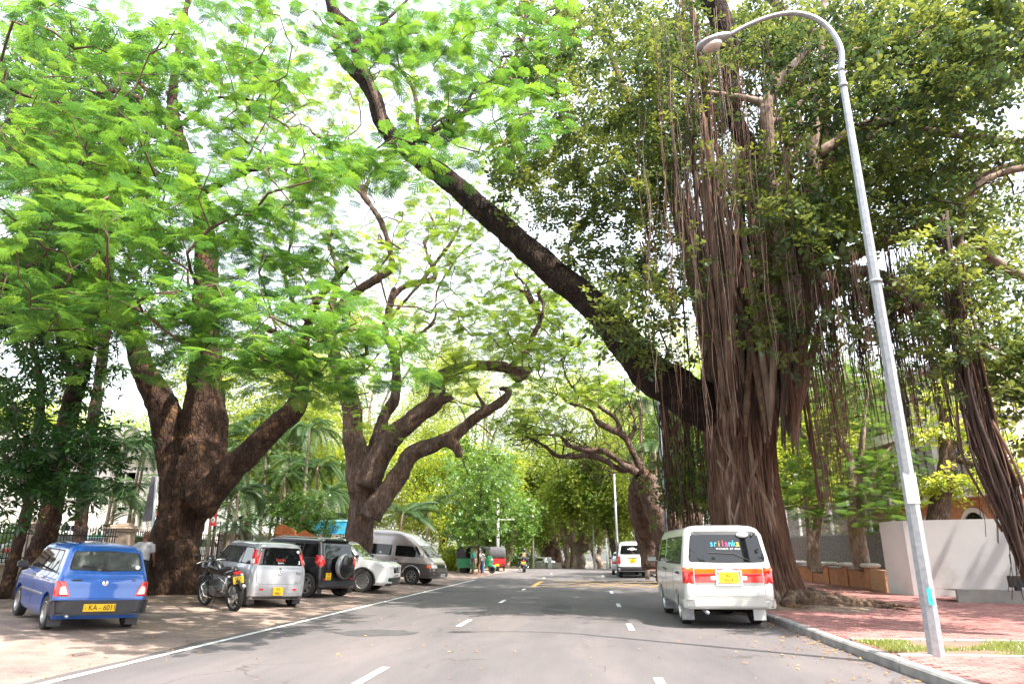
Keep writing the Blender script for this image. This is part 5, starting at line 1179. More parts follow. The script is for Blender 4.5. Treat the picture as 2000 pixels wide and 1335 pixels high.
T.pix([(1044, 600, 3.9), (1030, 560, 3.1), (1010, 540, 3.1), (988, 500, 2.3), (975, 490, 1.5)], Y2 - 1)
T.pix([(722, 1010, 24.8), (752, 965, 20.9), (785, 920, 19.4), (800, 890, 17.8), (845, 868, 16.3), (885, 852, 14.0), (925, 818, 11.6), (955, 800, 10.8), (985, 778, 9.3), (996, 762, 6.2), (975, 758, 3.9)], Y2 - 1)
T.pix([(872, 862, 10.8), (892, 872, 11.6), (897, 892, 7.7)], Y2 - 1.1)
T.pix([(945, 790, 4.7), (925, 760, 3.1), (900, 730, 3.1)], Y2 - 1)
T.pix([(652, 690, 9.3), (650, 620, 10.1), (690, 575, 10.8, Y2 - 3), (735, 545, 10.1, Y2 - 4), (765, 522, 9.3, Y2 - 4), (760, 480, 6.9, Y2 - 4), (742, 430, 6.9, Y2 - 4), (712, 385, 6.9, Y2 - 4), (675, 350, 5.4, Y2 - 4), (640, 320, 3.9, Y2 - 4)], Y2)
T.pix([(712, 385, 5.4, Y2 - 4), (722, 345, 4.7, Y2 - 4), (742, 318, 3.9, Y2 - 4)], Y2); T.pix([(712, 385, 4.7, Y2 - 4), (690, 330, 3.9, Y2 - 4), (672, 290, 3.1, Y2 - 4)], Y2)
T.pix([(752, 640, 6.2), (775, 605, 4.7), (815, 560, 4.7), (845, 520, 4.7), (880, 475, 4.7), (900, 435, 3.1), (905, 395, 2.3)], Y2 + 1); T.pix([(772, 700, 4.7), (810, 660, 3.9), (848, 625, 3.9), (853, 570, 3.1), (875, 530, 3.1), (905, 490, 3.1), (950, 455, 2.3)], Y2 + 1)
T.pix([(752, 640, 6.2), (770, 580, 6.9), (800, 555, 7.7), (850, 542, 6.9), (835, 500, 4.7), (830, 470, 3.9), (850, 450, 3.9), (840, 420, 3.1), (820, 400, 2.3)], Y2 + 2)
T.pix([(640, 640, 6.2), (600, 560, 3.9), (560, 480, 3.1), (520, 400, 2.3)], Y2); T.pix([(652, 700, 6.9), (560, 560, 4.7, Y2 - 3), (575, 420, 3.9, Y2 - 5), (540, 260, 3.1, Y2 - 5)], Y2)
T.trunk(.08, 2, .14, .5, .05)
T.cloud(1000, 620, 120, 90, 24, 33, 12).cloud(930, 500, 110, 90, 24, 32, 10).cloud(1040, 700, 60, 40, 22, 26, 5).cloud(500, 700, 120, 50, 21, 25, 8).cloud(1010, 580, 100, 70, 25, 33, 16).cloud(880, 400, 110, 60, 24, 31, 14).cloud(620, 440, 150, 90, 20, 27, 22).cloud(760, 560, 150, 90, 20, 29, 20).cloud(700, 250, 170, 120, 19, 27, 22).cloud(560, 130, 150, 120, 18, 27, 24).cloud(880, 640, 150, 60, 22, 30, 16).cloud(960, 560, 110, 70, 24, 32, 15)
T.cloud(860, 440, 120, 70, 22, 30, 13).cloud(830, 720, 130, 40, 22, 29, 9).cloud(960, 680, 100, 26, 20, 24, 8).cloud(700, 760, 80, 50, 24, 30, 4).cloud(900, 320, 80, 60, 22, 28, 7).cloud(740, 800, 60, 40, 24, 29, 3)
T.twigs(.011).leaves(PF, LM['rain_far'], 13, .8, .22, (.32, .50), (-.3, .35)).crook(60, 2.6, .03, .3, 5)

# ---- the banyan, its old host limb and hanging roots
hang_later = []
BK['fig2'] = mat('pale_root_bark', (.12, .08, .06), (.24, .18, .14), 6, rough=.9, world=True, stretch=(1, 1, .25), bmp=.7, stops=[(.25, (.07, .04, .03)), (.45, (.17, .115, .085)), (.7, (.29, .22, .17))])
bb = gpt(1478, 1188, .10); YB = bb.y + 1.25
T = Tree('banyan_tree', 'huge banyan with rope-like roots around its trunk behind the white and beige van', (at(1478, 1150, YB).x, YB, .10), BK['fig'], twigm=BK['twigdark']); TB = T
T.pix([(1480, 1200, 62), (1480, 1150, 56), (1476, 1080, 50), (1470, 1000, 46), (1462, 900, 46), (1466, 830, 54), (1478, 760, 54), (1498, 680, 48), (1525, 590, 44), (1560, 480, 36), (1592, 380, 28), (1602, 280, 24), (1606, 180, 15), (1612, 60, 11)], YB, 5, 20)
T.pix([(1440, 760, 60), (1400, 640, 40), (1360, 520, 26), (1330, 420, 20), (1290, 300, 14), (1230, 200, 10), (1190, 100, 7)], YB + .8)
T.pix([(1450, 700, 40), (1430, 580, 24), (1400, 470, 16), (1385, 300, 11), (1370, 120, 9), (1340, -40, 8)], YB + .3)
T.pix([(1490, 640, 34), (1520, 480, 16), (1512, 360, 13), (1500, 260, 14), (1500, 195, 13), (1520, 160, 10), (1565, 110, 9), (1590, 60, 9), (1540, 30, 9), (1480, -20, 9)], YB - .6)
T.pix([(1505, 210, 9), (1450, 190, 6), (1380, 170, 5)], YB - .6); T.pix([(1560, 480, 20), (1640, 500, 17), (1720, 470, 17), (1790, 450, 12), (1860, 400, 9)], YB - 1)
T.pix([(1550, 560, 20), (1620, 575, 13), (1690, 530, 12), (1780, 570, 12), (1870, 640, 12), (1960, 700, 11), (2060, 760, 10)], YB - 1.5)
T.pix([(1600, 300, 15), (1680, 250, 9), (1770, 245, 8), (1880, 262, 7), (2040, 282, 6)], YB - 3); T.pix([(1600, 330, 18), (1690, 270, 14), (1750, 215, 15), (1840, 186, 14), (1930, 180, 12), (2040, 100, 10)], YB - 1)
T.pix([(1790, 450, 9), (1880, 480, 9), (1940, 520, 8), (2040, 560, 8)], YB - 3); T.pix([(1840, 700, 5), (1890, 400, 9), (1930, 340, 9), (2030, 310, 8)], YB - 3)
T.pix([(1612, 60, 9), (1700, 100, 6), (1800, 60, 5), (1900, 20, 5)], YB - 3)
T.trunk(.075, 2, .12, .45, .05)
# old dark limbs: parts of the same tree
def part_limb(T, name, bark, runs, vox=.055, disp=.07):
    mb0 = T.mb; T.mb = MB()
    for pts, Y in runs: T.pix(pts, Y, 6, 14)
    o = fuse(T.mb, name, bark, T.t, vox, 1, disp, .35, .04); T.mb = mb0; return o
o = part_limb(T, 'old_limb', BK['black'], [
    ([(1480, 900, 20, YB + .3), (1462, 862, 32, YB + .2), (1430, 825, 40, YB + .1), (1385, 797, 46, YB - .3), (1340, 772, 44, YB - .8), (1285, 736, 42), (1228, 672, 37), (1165, 600, 33), (1100, 547, 31), (1030, 487, 29), (960, 425, 27), (890, 365, 25), (825, 315, 23), (775, 275, 21), (745, 240, 20), (735, 200, 19), (712, 160, 17), (672, 118, 14), (655, 90, 12)], YB - 1.2),
    ([(735, 200, 14), (700, 110, 15), (690, 60, 16), (650, 20, 15), (640, -40, 14)], YB - .6)])
o['label'] = 'long dark diagonal limb arching left over the road'
part_limb(T, 'old_limb', BK['black'], [([(1510, 440, 14), (1496, 400, 17), (1484, 350, 18), (1462, 290, 20), (1432, 225, 19), (1428, 160, 20), (1422, 80, 25), (1395, 10, 27), (1370, -60, 27)], YB - 1.6)])
part_limb(T, 'side_limb', BK['rain2'], [
    ([(806, 275, 9), (845, 256, 7), (885, 232, 6), (960, 200, 6), (1008, 165, 5), (1000, 125, 4), (1022, 80, 5), (1026, 20, 4), (1020, -40, 4)], YB - 1.3), ([(812, 268, 5), (815, 210, 5), (800, 160, 5), (770, 128, 4), (740, 110, 3), (720, 100, 3)], YB - 1.3),
    ([(748, 245, 9), (730, 180, 8), (705, 115, 8), (712, 85, 6), (745, 50, 5), (790, 5, 4), (820, -30, 4)], YB - 1.5), ([(705, 110, 6), (680, 85, 5), (650, 70, 4), (610, 50, 3)], YB - 1.5), ([(780, 296, 8), (720, 300, 8), (665, 290, 6), (610, 260, 4)], YB - 1.3),
    ([(1008, 165, 4), (960, 120, 3), (900, 95, 3)], YB - 1.3), ([(1022, 80, 3), (960, 45, 3), (900, 40, 2)], YB - 1.4), ([(950, 200, 4), (1040, 160, 4), (1060, 130, 3)], YB - 1)], .035, .02)
part_limb(T, 'pale_limb', BK['fig2'], [
    ([(1560, 600, 22), (1540, 520, 18), (1512, 400, 15), (1500, 260, 14), (1498, 200, 14), (1520, 160, 12), (1565, 110, 10), (1592, 70, 10), (1540, 30, 10), (1480, -30, 10)], YB - 3.0), ([(1500, 205, 10), (1450, 190, 7), (1380, 180, 5)], YB - 3.0), ([(1500, 240, 8), (1540, 225, 7), (1600, 150, 7), (1640, 60, 6)], YB - 3.0),
    ([(1600, 420, 14), (1588, 330, 13), (1590, 240, 12), (1604, 150, 9), (1606, 60, 7), (1612, -30, 6)], YB - 3.2), ([(1600, 300, 12), (1680, 245, 8), (1735, 238, 8), (1800, 252, 8), (1880, 266, 8), (2040, 280, 7)], YB - 4), ([(1590, 60, 8), (1620, 90, 8), (1660, 100, 6), (1740, 70, 5)], YB - 3.1),
    ([(1600, 545, 14), (1640, 535, 12), (1690, 530, 12), (1740, 548, 11), (1800, 590, 11), (1880, 650, 11), (1960, 705, 11), (2050, 760, 10)], YB - 4), ([(1880, 480, 8), (1920, 492, 9), (1970, 525, 9), (2050, 560, 8)], YB - 5), ([(1870, 560, 6), (1880, 420, 8), (1905, 370, 8), (1950, 340, 8), (2040, 320, 8)], YB - 5)], .035, .02)
part_limb(T, 'old_limb', BK['black'], [([(1735, 245, 12), (1755, 215, 14), (1800, 195, 14), (1850, 186, 14), (1930, 180, 12), (2040, 110, 11)], YB - 4)])
# rain-tree leaves that grow from the old limb
nd = T.nodes; T.cloud(960, 80, 150, 110, 13, 18, 32).cloud(820, 60, 110, 90, 14, 19, 13).cloud(950, 240, 110, 60, 12, 16, 11).cloud(1030, 210, 50, 40, 11.5, 13, 4).cloud(730, 290, 130, 40, 12, 15, 13).cloud(700, 90, 110, 90, 14, 19, 12)
T.nodes = [q for q in nd]; T.twigs(.008, name='fine_branches').leaves(PF, LM['rain'], 13, .62, .18, (.30, .44), (-.35, .25), name='feathery_leaves').crook(40, 2.0, .02, .12, 9); T.cl = []
T.cloud(1200, 130, 210, 150, 15, 26, 97).cloud(1150, 330, 190, 110, 16, 26, 61).cloud(1400, 180, 190, 190, 17, 27, 87).cloud(1220, 480, 130, 130, 17, 26, 46).cloud(1290, 620, 110, 60, 15, 18, 12)
T.cloud(1700, 110, 280, 130, 13, 24, 97).cloud(1850, 80, 190, 110, 12, 19, 46).cloud(1650, 330, 220, 110, 15, 23, 61).cloud(1880, 380, 140, 130, 14, 22, 36).cloud(1580, 430, 110, 70, 14, 17, 22).cloud(1900, 620, 120, 110, 13, 20, 20).cloud(1985, 760, 50, 90, 12, 16, 8)
T.cloud(1750, 600, 130, 60, 13, 18, 7).cloud(1460, 520, 120, 120, 19.5, 24, 20).cloud(1540, 620, 60, 80, 15, 16.5, 6)
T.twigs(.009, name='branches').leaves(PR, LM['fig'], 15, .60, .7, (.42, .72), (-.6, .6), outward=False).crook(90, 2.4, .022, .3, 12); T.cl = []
# long thin air roots from high in the crown
for k in range(84):
    px = random.choice([random.uniform(1230, 1560), random.gauss(1360, 45)]); y0 = random.uniform(-20, 450); hang_later.append((px, y0, y0 + random.uniform(250, 600), YB - random.uniform(1.6, 5.5)))
# climbing leaves hanging on the roots low down
T.cloud(1345, 940, 55, 75, YB + .2, YB + 2, 13); T.leaves(PR, LM['fig'], 12, .45, .9, (.4, .6), name='climber_leaves'); T.cl = []
# roots over the trunk
cx_, cy_, cz_ = T.base; rr = np.random.RandomState(11)
def core_r(z): return float(np.interp(z, [0, .6, 1.5, 3, 4.2, 5.2, 6.5, 8, 10], [1.10, .92, .80, .74, .76, .90, .88, .66, .42]))
def core_c(z): return V(float(np.interp(z, [0, 3, 5, 7, 9, 11], [0, -.10, -.10, .15, .6, 1.2])), 0, 0)
for k in range(170):
    a = rr.uniform(math.pi * .92, math.pi * 2.08) if k < 125 else rr.uniform(0, 6.28); z0 = rr.uniform(3.0, 8.5); r0 = rr.choice([.02, .03, .04, .055, .075], p=[.3, .3, .2, .14, .06]); pts = []; n = 18; drift = rr.uniform(-1.0, 1.0); ph = rr.uniform(0, 6); am = rr.uniform(.04, .26)
    for i in range(n):
        z = z0 * (1 - i / (n - 1)); aa = a + drift * (z / z0) ** 1.5 + am * math.sin(ph + z * rr.uniform(1.4, 1.6)); rad = core_r(z) + r0 * .6 + (.05 if i % 3 == 0 else 0) * rr.uniform(0, 1)
        if z < .5: rad += (.5 - z) * rr.uniform(.2, .9)
        p = core_c(z) + V(rad * math.cos(aa), rad * math.sin(aa), max(z, .02)); pts.append((p.x, p.y, p.z, r0 * (.8 + .35 * (1 - z / z0))))
    c = crom(pts, 2); mb = MB(); mb.tube([p[:3] for p in c], [p[3] for p in c], 7, jit=.12)
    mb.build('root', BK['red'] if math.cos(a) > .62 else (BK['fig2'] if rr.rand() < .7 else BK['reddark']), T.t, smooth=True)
for k in range(34):   # pale ropes crossing over the others
    a = rr.uniform(math.pi * 1.0, math.pi * 1.95); z0 = rr.uniform(3.4, 7.5); z1 = rr.choice([.03, .03, 1.5, 2.4]); r0 = rr.uniform(.03, .062); dr = rr.uniform(-1.5, 1.5); ph = rr.uniform(0, 6); pts = []
    for i in range(16):
        t_ = i / 15; z = z0 + (z1 - z0) * t_; aa = a + dr * (1 - t_) ** 1.6 + .14 * math.sin(ph + z * 1.9); rad = core_r(z) + .10 + .05 * math.sin(ph * 2 + z * 2.3); p = core_c(z) + V(rad * math.cos(aa), rad * math.sin(aa), z); pts.append((p.x, p.y, p.z, r0 * (.85 + .3 * math.sin(ph + i))))
    c = crom(pts, 3); mb = MB(); mb.tube([p[:3] for p in c], [p[3] for p in c], 8, jit=.1); mb.build('root', BK['fig2'], T.t, smooth=True)
# fine red root curtain laid against the right side of the trunk: strands past counting
mb = MB()
for k in range(420):
    a = rr.uniform(-.95, .15) if k < 150 else rr.uniform(math.pi, 2 * math.pi); z0 = rr.uniform(2, 7.5); z1 = rr.choice([0.02, 0.02, rr.uniform(.3, 2)]); pts = []
    for i in range(7):
        z = z0 + (z1 - z0) * i / 6; aa = a + .05 * math.sin(z * 2 + k); rad = core_r(z) + rr.uniform(.08, .2); p = core_c(z) + V(rad * math.cos(aa), rad * math.sin(aa), z); pts.append(p)
    mb.tube(pts, rr.uniform(.006, .016), 4, cap=False)
mb.build('fine_roots', BK['red'], T.t, kind='stuff')
# surface roots spreading over the paving
for (a, L) in ((-.25, 2.6), (-.6, 2.2), (-.05, 1.8), (-.9, 1.4), (-1.2, 1.0), (.3, 1.6), (-.42, 1.9), (-1.9, .9), (-2.4, .8)):
    pts = []
    for i in range(8):
        t_ = i / 7; aa = a + .18 * math.sin(t_ * 5 + a * 3); rad = 1.25 + L * t_; pts.append((rad * math.cos(aa), rad * math.sin(aa), .22 * (1 - t_) ** 2 + .03, .16 * (1 - t_) + .03))
    c = crom(pts, 3); mb = MB(); mb.tube([p[:3] for p in c], [p[3] for p in c], 8, jit=.15); mb.build('root', BK['fig'], T.t, smooth=True)
# soil skirt under the banyan
mb = MB(); n = 40; vs = [(0, 0, .16)]
for q, h in ((.5, .15), (1.0, .035)):
    for i in range(n):
        a = 2 * math.pi * i / n; rq = q * (2.2 + .5 * noise.noise((math.cos(a) * 2, math.sin(a) * 2, 1)) + (.7 if math.cos(a) > .4 else 0)); vs.append((rq * math.cos(a), max(rq * math.sin(a), -3), h))
fs = [(0, 1 + i, 1 + (i + 1) % n) for i in range(n)] + [(1 + i, 1 + n + i, 1 + n + (i + 1) % n, 1 + (i + 1) % n) for i in range(n)]
mb.add([(x + cx_, y + cy_, z + cz_) for x, y, z in vs if True], fs); mb.v = [(x, y, z) if x > KX + .2 else (KX + .2, y, z) for x, y, z in mb.v]; mb.build('tree_pit', M['soil'], foot, smooth=True)
# hanging roots: each bundle is a part
def hang(px, y0, y1, Y, n, spread, r, m, lean=0.0, name='aerial_root', taper=.5):
    a = at(px, y0, Y); b_ = at(px, y1, Y); mb = MB()
    for k in range(n):
        dx, dy = rr.normal(0, spread), rr.normal(0, spread); z1 = max(b_.z + abs(rr.normal(0, .35)), gz(a.x, a.y) + .15); pts = []; seg = 13; ph = rr.uniform(0, 6); am_ = rr.uniform(.02, .09); fq = rr.uniform(5, 14)
        for i in range(seg):
            t_ = i / (seg - 1); sq = 1 - taper * t_; pts.append(V(a.x + lean * t_ + dx * sq + am_ * math.sin(ph + t_ * fq), a.y + dy * sq + am_ * math.cos(ph + t_ * fq * .8), a.z + (z1 - a.z) * t_) - T.base)
        mb.tube(pts, [r * rr.uniform(.6, 1.2) * (1 - .5 * i / seg) for i in range(seg)], 4, cap=False)
    return mb.build(name, m, T.t, smooth=True)
for k in range(80):   # curtain to the right of the trunk
    px = rr.uniform(1555, 1860); d = (px - 1555) / 305; y1 = rr.uniform(760, 900) if rr.rand() < .7 else rr.uniform(650, 800)
    hang(px, rr.uniform(470, 560), y1, rr.uniform(13.5, 19), rr.randint(2, 6), rr.uniform(.02, .07), rr.uniform(.006, .014), BK['red'] if rr.rand() < .5 else BK['reddark'])
for (px, y0, y1, n, sp) in ((1700, 520, 880, 16, .06), (1725, 530, 890, 20, .07), (1655, 520, 800, 12, .05), (1790, 560, 830, 12, .05), (1822, 600, 870, 10, .05), (1590, 560, 960, 26, .12), (1570, 600, 1000, 26, .12), (1610, 560, 900, 20, .10), (1900, 560, 860, 12, .06), (1940, 600, 840, 10, .05), (1770, 520, 760, 10, .04)):
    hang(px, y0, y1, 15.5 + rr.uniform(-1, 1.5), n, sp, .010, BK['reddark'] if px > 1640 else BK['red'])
for (px, y0, y1, Yh) in hang_later: hang(px, y0, min(y1, 900), Yh, rr.randint(1, 4), .03, rr.uniform(.007, .013), BK[rr.choice(['red', 'reddark', 'fig2'])], taper=.3)
for k in range(44):   # behind, left of the trunk, hanging under the diagonal limb
    px = rr.uniform(1285, 1400); hang(px, rr.uniform(760, 800) , 1068, YB + rr.uniform(.6, 3.2), rr.randint(2, 5), .05, rr.uniform(.014, .03), BK['red'] if rr.rand() < .45 else BK['reddark'], taper=.1)
for (px, y0, y1, r_, m) in ((1322, -20, 330, .02, 'fig'), (1332, 0, 470, .018, 'red'), (1378, 120, 560, .022, 'red'), (1382, 60, 480, .015, 'red'), (1395, 200, 700, .03, 'fig'), (1260, 400, 760, .012, 'reddark'), (1288, 380, 1000, .014, 'reddark'), (1300, 420, 900, .012, 'red'), (1210, 640, 900, .01, 'reddark'), (1245, 720, 950, .012, 'red'), (1165, 620, 900, .006, 'reddark'), (1130, 600, 960, .006, 'reddark'), (1470, 100, 400, .014, 'red'), (1465, 215, 280, .02, 'red'), (1650, 200, 470, .012, 'fig'), (1715, 200, 480, .012, 'reddark'), (1790, 220, 420, .01, 'reddark'), (1885, 300, 700, .012, 'reddark'), (1350, 260, 640, .03, 'fig'), (1312, 300, 760, .024, 'fig'), (1410, 380, 760, .035, 'fig'), (1440, 420, 800, .03, 'fig'), (1545, 540, 1000, .05, 'red'), (1255, 470, 700, .03, 'fig')):
    hang(px, y0, y1, YB - rr.uniform(1.2, 2.6), 3, .03, r_, BK[m], taper=.2)
# woody stems fused above the trunk
for k in range(54):
    p0 = (rr.uniform(1400, 1560), rr.uniform(700, 820)); tx = rr.uniform(-150, 120); pts = [(p0[0] - tx * .05, p0[1] + rr.uniform(30, 90), 1.5), (p0[0], p0[1], rr.uniform(4, 8)), (p0[0] + tx * .25, p0[1] - 120, rr.uniform(5, 9)), (p0[0] + tx * .6 + rr.uniform(-10, 10), p0[1] - 260, 6), (p0[0] + tx, p0[1] - 400 - rr.uniform(0, 120), 4)]
    Yk = YB - 1.4 + rr.uniform(-1.2, .8); c = crom([(*(at(a, b_, Yk) - T.base), w_ * Yk / FPX) for a, b_, w_ in pts], 5); mb = MB(); mb.tube([q[:3] for q in c], [q[3] for q in c], 7, jit=.1); mb.build('stem', BK[rr.choice(['fig', 'fig2', 'red', 'reddark'])], T.t, smooth=True)
# the leaning curtain of roots at the far right
T.cl = []; T.cloud(1865, 520, 60, 60, 12, 13, 12).cloud(1880, 640, 50, 40, 12, 13, 7); T.leaves(PR, LM['fig'], 13, .5, .8, (.34, .5), name='crown'); T.cl = []
mb = MB(); Yc = 12.5
path = [(1850, 430), (1868, 560), (1888, 700), (1908, 800), (1935, 890), (1962, 960), (1990, 1050), (2015, 1140)]
wid = [10, 18, 26, 32, 36, 32, 22, 12]
for k in range(78):
    u = rr.normal(0, .45); v_ = rr.normal(0, .4); ph_ = rr.uniform(0, 6); e = rr.choice([8, 8, 7, 6]); pts = []
    s0_ = rr.choice([0, 1, 1, 2, 2, 3, 3]); yj = rr.uniform(-70, 40)
    for i in range(s0_, e):
        q = at(path[i][0] + u * wid[i] + 5 * math.sin(ph_ + i * 1.7), path[i][1] + yj * (1 if i == s0_ else .2), Yc); pts.append((*(q + V(0, v_ * wid[i] / FPX * Yc, 0) - T.base), 1))
    c = crom(pts, 3); mb = MB(); mb.tube([q[:3] for q in c], rr.uniform(.008, .032), 5, jit=.15); mb.build('hanging_root', BK['reddark'] if rr.rand() < .8 else BK['red'], T.t, smooth=True)
mb = MB()
for k in range(160):
    i = rr.randint(1, 7); q = at(path[i][0] + rr.normal(0, wid[i] * .55), path[i][1] + rr.uniform(-40, 40), Yc) + V(0, rr.normal(0, .1), 0) - T.base; L = rr.uniform(.3, .9)
    mb.tube([q, q + V(rr.normal(0, .03), 0, -L * .5), q + V(rr.normal(0, .05), 0, -L)], .006, 4, cap=False)
mb.build('root_fringe', BK['reddark'], T.t, kind='stuff')
# ---- other trees
def simple_tree(name, label, px, py, Y, H, r, n, lm, bark='rain2', lean=0, proto=None, scl=(.7, 1.1), per=9, tr=.25, forks=5, group=None, crown_z=None, flat=.7, cl_r=.9, seed=None):
    p = at(px, py, Y); x, y = p.x, p.y; z = gz(x, y); T = Tree(name, label, (x, y, z), BK[bark], group=group); r_ = np.random.RandomState(int(px + Y)); cz = crown_z or H * .62
    hx = lean; fork = V(x + hx * .4, y, z + H * .30); T.limb([(x, y, z - .2, tr * 1.5), (x + hx * .1, y, z + H * .08, tr * 1.1), (*fork, tr * .9)], 4, 10)
    for k in range(forks):
        a = 6.28 * k / forks + r_.uniform(-.4, .4); e = V(x + hx + r[0] * .62 * math.cos(a), y + r[1] * .6 * math.sin(a), z + cz + r[2] * r_.uniform(-.2, .6)); m_ = fork.lerp(e, .45) + V(r_.normal(0, .3), r_.normal(0, .3), H * .05)
        T.limb([(*fork, tr * .7), (*m_, tr * .45), (*e, tr * .14)], 4, 8, wig=.8)
    T.trunk(max(.09, tr * .4), 1, tr * .35, .6, 0); T.ball((x + hx, y, z + cz), r, n); T.twigs(.014 if Y < 60 else .02, 3, 30)
    T.leaves(proto or PC, LM[lm], per, cl_r, flat, scl, (-.6, .6), outward=False); return T
GF = 'trees lining the far end of the road'
# far avenue, both sides
GFr = GF
ft = [(985, 92, 13, 'grove', 'pale-trunked tree far up the road just right of the left utility pole'), (905, 74, 12, 'yellow', 'bright yellow green street tree behind the rickshaws'), (1035, 120, 15, 'grove', 'distant street tree above the moving motorcycle'), (860, 60, 11, 'mid', 'mid green street tree left of the rickshaws'),
      (1165, 120, 14, 'grove', 'distant tree closing the view at the right of the road'), (1205, 78, 13, 'grove', 'green tree beyond the far white van'), (940, 150, 18, 'yellow', 'tall hazy yellow tree far behind the rickshaws'), (1100, 190, 22, 'grove', 'tall pale tree at the end of the road'), (1240, 130, 20, 'yellow', 'tall yellow green tree far right of the road end'), (1010, 180, 24, 'yellow', 'very tall yellow green tree at the end of the road, left part')]
for i, (px, Y, H, lm, lab) in enumerate(ft):
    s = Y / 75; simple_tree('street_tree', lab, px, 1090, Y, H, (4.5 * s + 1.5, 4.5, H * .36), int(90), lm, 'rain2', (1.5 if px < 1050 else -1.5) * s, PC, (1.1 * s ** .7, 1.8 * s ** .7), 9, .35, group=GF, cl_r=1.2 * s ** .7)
for px, Y, H, r, n, lab in ((700, 62, 27, (10, 6, 8), 150, 'very tall pale green tree far behind the second rain tree'), (930, 84, 30, (10, 6, 9), 130, 'very tall airy yellow green tree closing the sky left of the road end'), (1120, 88, 27, (9, 6, 8), 110, 'very tall airy yellow green tree over the road end'), (470, 52, 19, (8, 5, 6), 110, 'tall pale green tree behind the palm clumps'), (1290, 70, 26, (9, 6, 9), 120, 'very tall pale tree behind the twisted tree')):
    simple_tree('tall_tree', lab, px, 1080, Y, H, r, n, 'yellow', 'pale', 0, PC2, (1.3, 2.1), 8, .35, group='tall pale trees behind the avenue', cl_r=1.5, forks=7)
# forked pale trunk tree in the middle distance, and the dark fig beyond it
def far_tree(name, label, Y, runs, bark, clouds, lm, per=10, cl_r=1.4, scl=(1.0, 1.6), proto=None, vox=.14, tw=.02, base=None):
    p = at(runs[0][0][0], 1100, Y); T = Tree(name, label, (p.x, Y, gz(p.x, Y)), BK[bark], twigm=BK['twigdark'])
    for r_ in runs: T.pix(r_, Y, 5, 10, wig=.6)
    T.trunk(vox, 1, .16, .6, .05)
    for c in clouds: T.cloud(*c)
    T.twigs(tw, 3, 30); T.leaves(proto or PC, LM[lm], per, cl_r, .6, scl, (-.6, .6), outward=False); return T
far_tree('forked_tree', 'tree with pale forked trunk spreading from low down at the end of the road', 82, [[(1134, 1112, 11), (1133, 1090, 8), (1130, 1070, 9)], [(1130, 1080, 7), (1112, 1050, 6), (1103, 1020, 5), (1112, 990, 4), (1108, 960, 3)], [(1132, 1078, 7), (1134, 1040, 6), (1122, 1010, 5), (1130, 980, 3)], [(1134, 1078, 7), (1152, 1060, 6), (1170, 1030, 4), (1185, 1010, 3)], [(1134, 1050, 5), (1145, 1020, 4), (1142, 1000, 3)]], 'pale', [(1140, 960, 80, 50, 76, 92, 50), (1120, 900, 80, 60, 76, 95, 40)], 'grove')
far_tree('forked_tree', 'smaller pale forked tree between the street poles at the end of the road', 88, [[(1105, 1112, 8), (1107, 1080, 6), (1102, 1050, 6), (1098, 1020, 4)], [(1172, 1110, 6), (1168, 1080, 5), (1176, 1050, 4), (1188, 1030, 3)]], 'pale', [(1180, 980, 50, 50, 84, 95, 30)], 'grove')
far_tree('fig_tree', 'dark broad fig trunk beyond the moving motorcycle', 100, [[(1078, 1112, 18), (1076, 1080, 15), (1074, 1040, 14), (1078, 1010, 10)], [(1066, 1095, 6), (1056, 1070, 4), (1052, 1050, 3)], [(1088, 1110, 8), (1084, 1060, 7), (1090, 1030, 4)]], 'rain', [(1070, 980, 70, 50, 95, 110, 40), (1040, 900, 90, 60, 95, 120, 40)], 'grove')
far_tree('leaning_tree', 'leaning pinkish trunk beside the red rickshaw', 66, [[(985, 1112, 12), (988, 1090, 9), (998, 1072, 8), (1000, 1055, 6), (992, 1040, 5), (985, 1030, 4)], [(1000, 1060, 5), (1006, 1040, 4), (1004, 1020, 3)]], 'pale', [(975, 1010, 60, 36, 62, 72, 40)], 'mid')
# twisted tree in the middle distance on the right
b3 = at(1300, 1120, 34)
T = Tree('twisted_tree', 'twisted brown tree with long crooked limbs reaching left, beyond the far white van', (b3.x, 34, 0.1), BK['rain2'], twigm=BK['twigdark']); Y3 = 34
T.pix([(1325, 1140, 44), (1322, 1080, 38), (1305, 1040, 32), (1285, 1000, 24), (1270, 960, 22), (1262, 930, 20)], Y3, 5, 14); T.pix([(1340, 1060, 26), (1350, 1010, 24), (1345, 980, 18)], Y3)
T.pix([(1275, 1110, 20, 37), (1266, 1050, 24, 37), (1252, 1000, 24, 36), (1246, 960, 20, 35), (1255, 930, 18, 34)], Y3, 5, 12)
T.pix([(1268, 935, 11.5), (1240, 912, 8.6), (1215, 918, 6.5), (1185, 900, 6.5), (1150, 888, 6.5), (1120, 892, 5.8), (1085, 888, 5.0), (1060, 868, 4.3), (1030, 855, 2.9), (1015, 865, 2.2)], Y3)
T.pix([(1245, 925, 10.1), (1215, 905, 6.5), (1180, 880, 6.5), (1150, 880, 5.8), (1110, 868, 5.0), (1090, 850, 3.6), (1040, 850, 2.9), (990, 872, 1.8)], Y3 - 1)
T.pix([(1262, 935, 10.1), (1235, 880, 6.5), (1215, 850, 7.2), (1170, 825, 6.5), (1152, 800, 4.3), (1110, 785, 4.3), (1090, 770, 2.9), (1075, 785, 2.2)], Y3 - .5)
T.pix([(1215, 850, 5.8), (1205, 820, 5.0), (1180, 800, 5.0), (1135, 770, 4.3), (1110, 745, 3.6), (1100, 710, 2.9), (1110, 680, 2.2), (1095, 650, 1.8)], Y3 - .5); T.pix([(1225, 865, 7.2), (1240, 830, 4.3), (1230, 790, 2.9)], Y3)
T.trunk(.085, 2, .14, .5, .05)
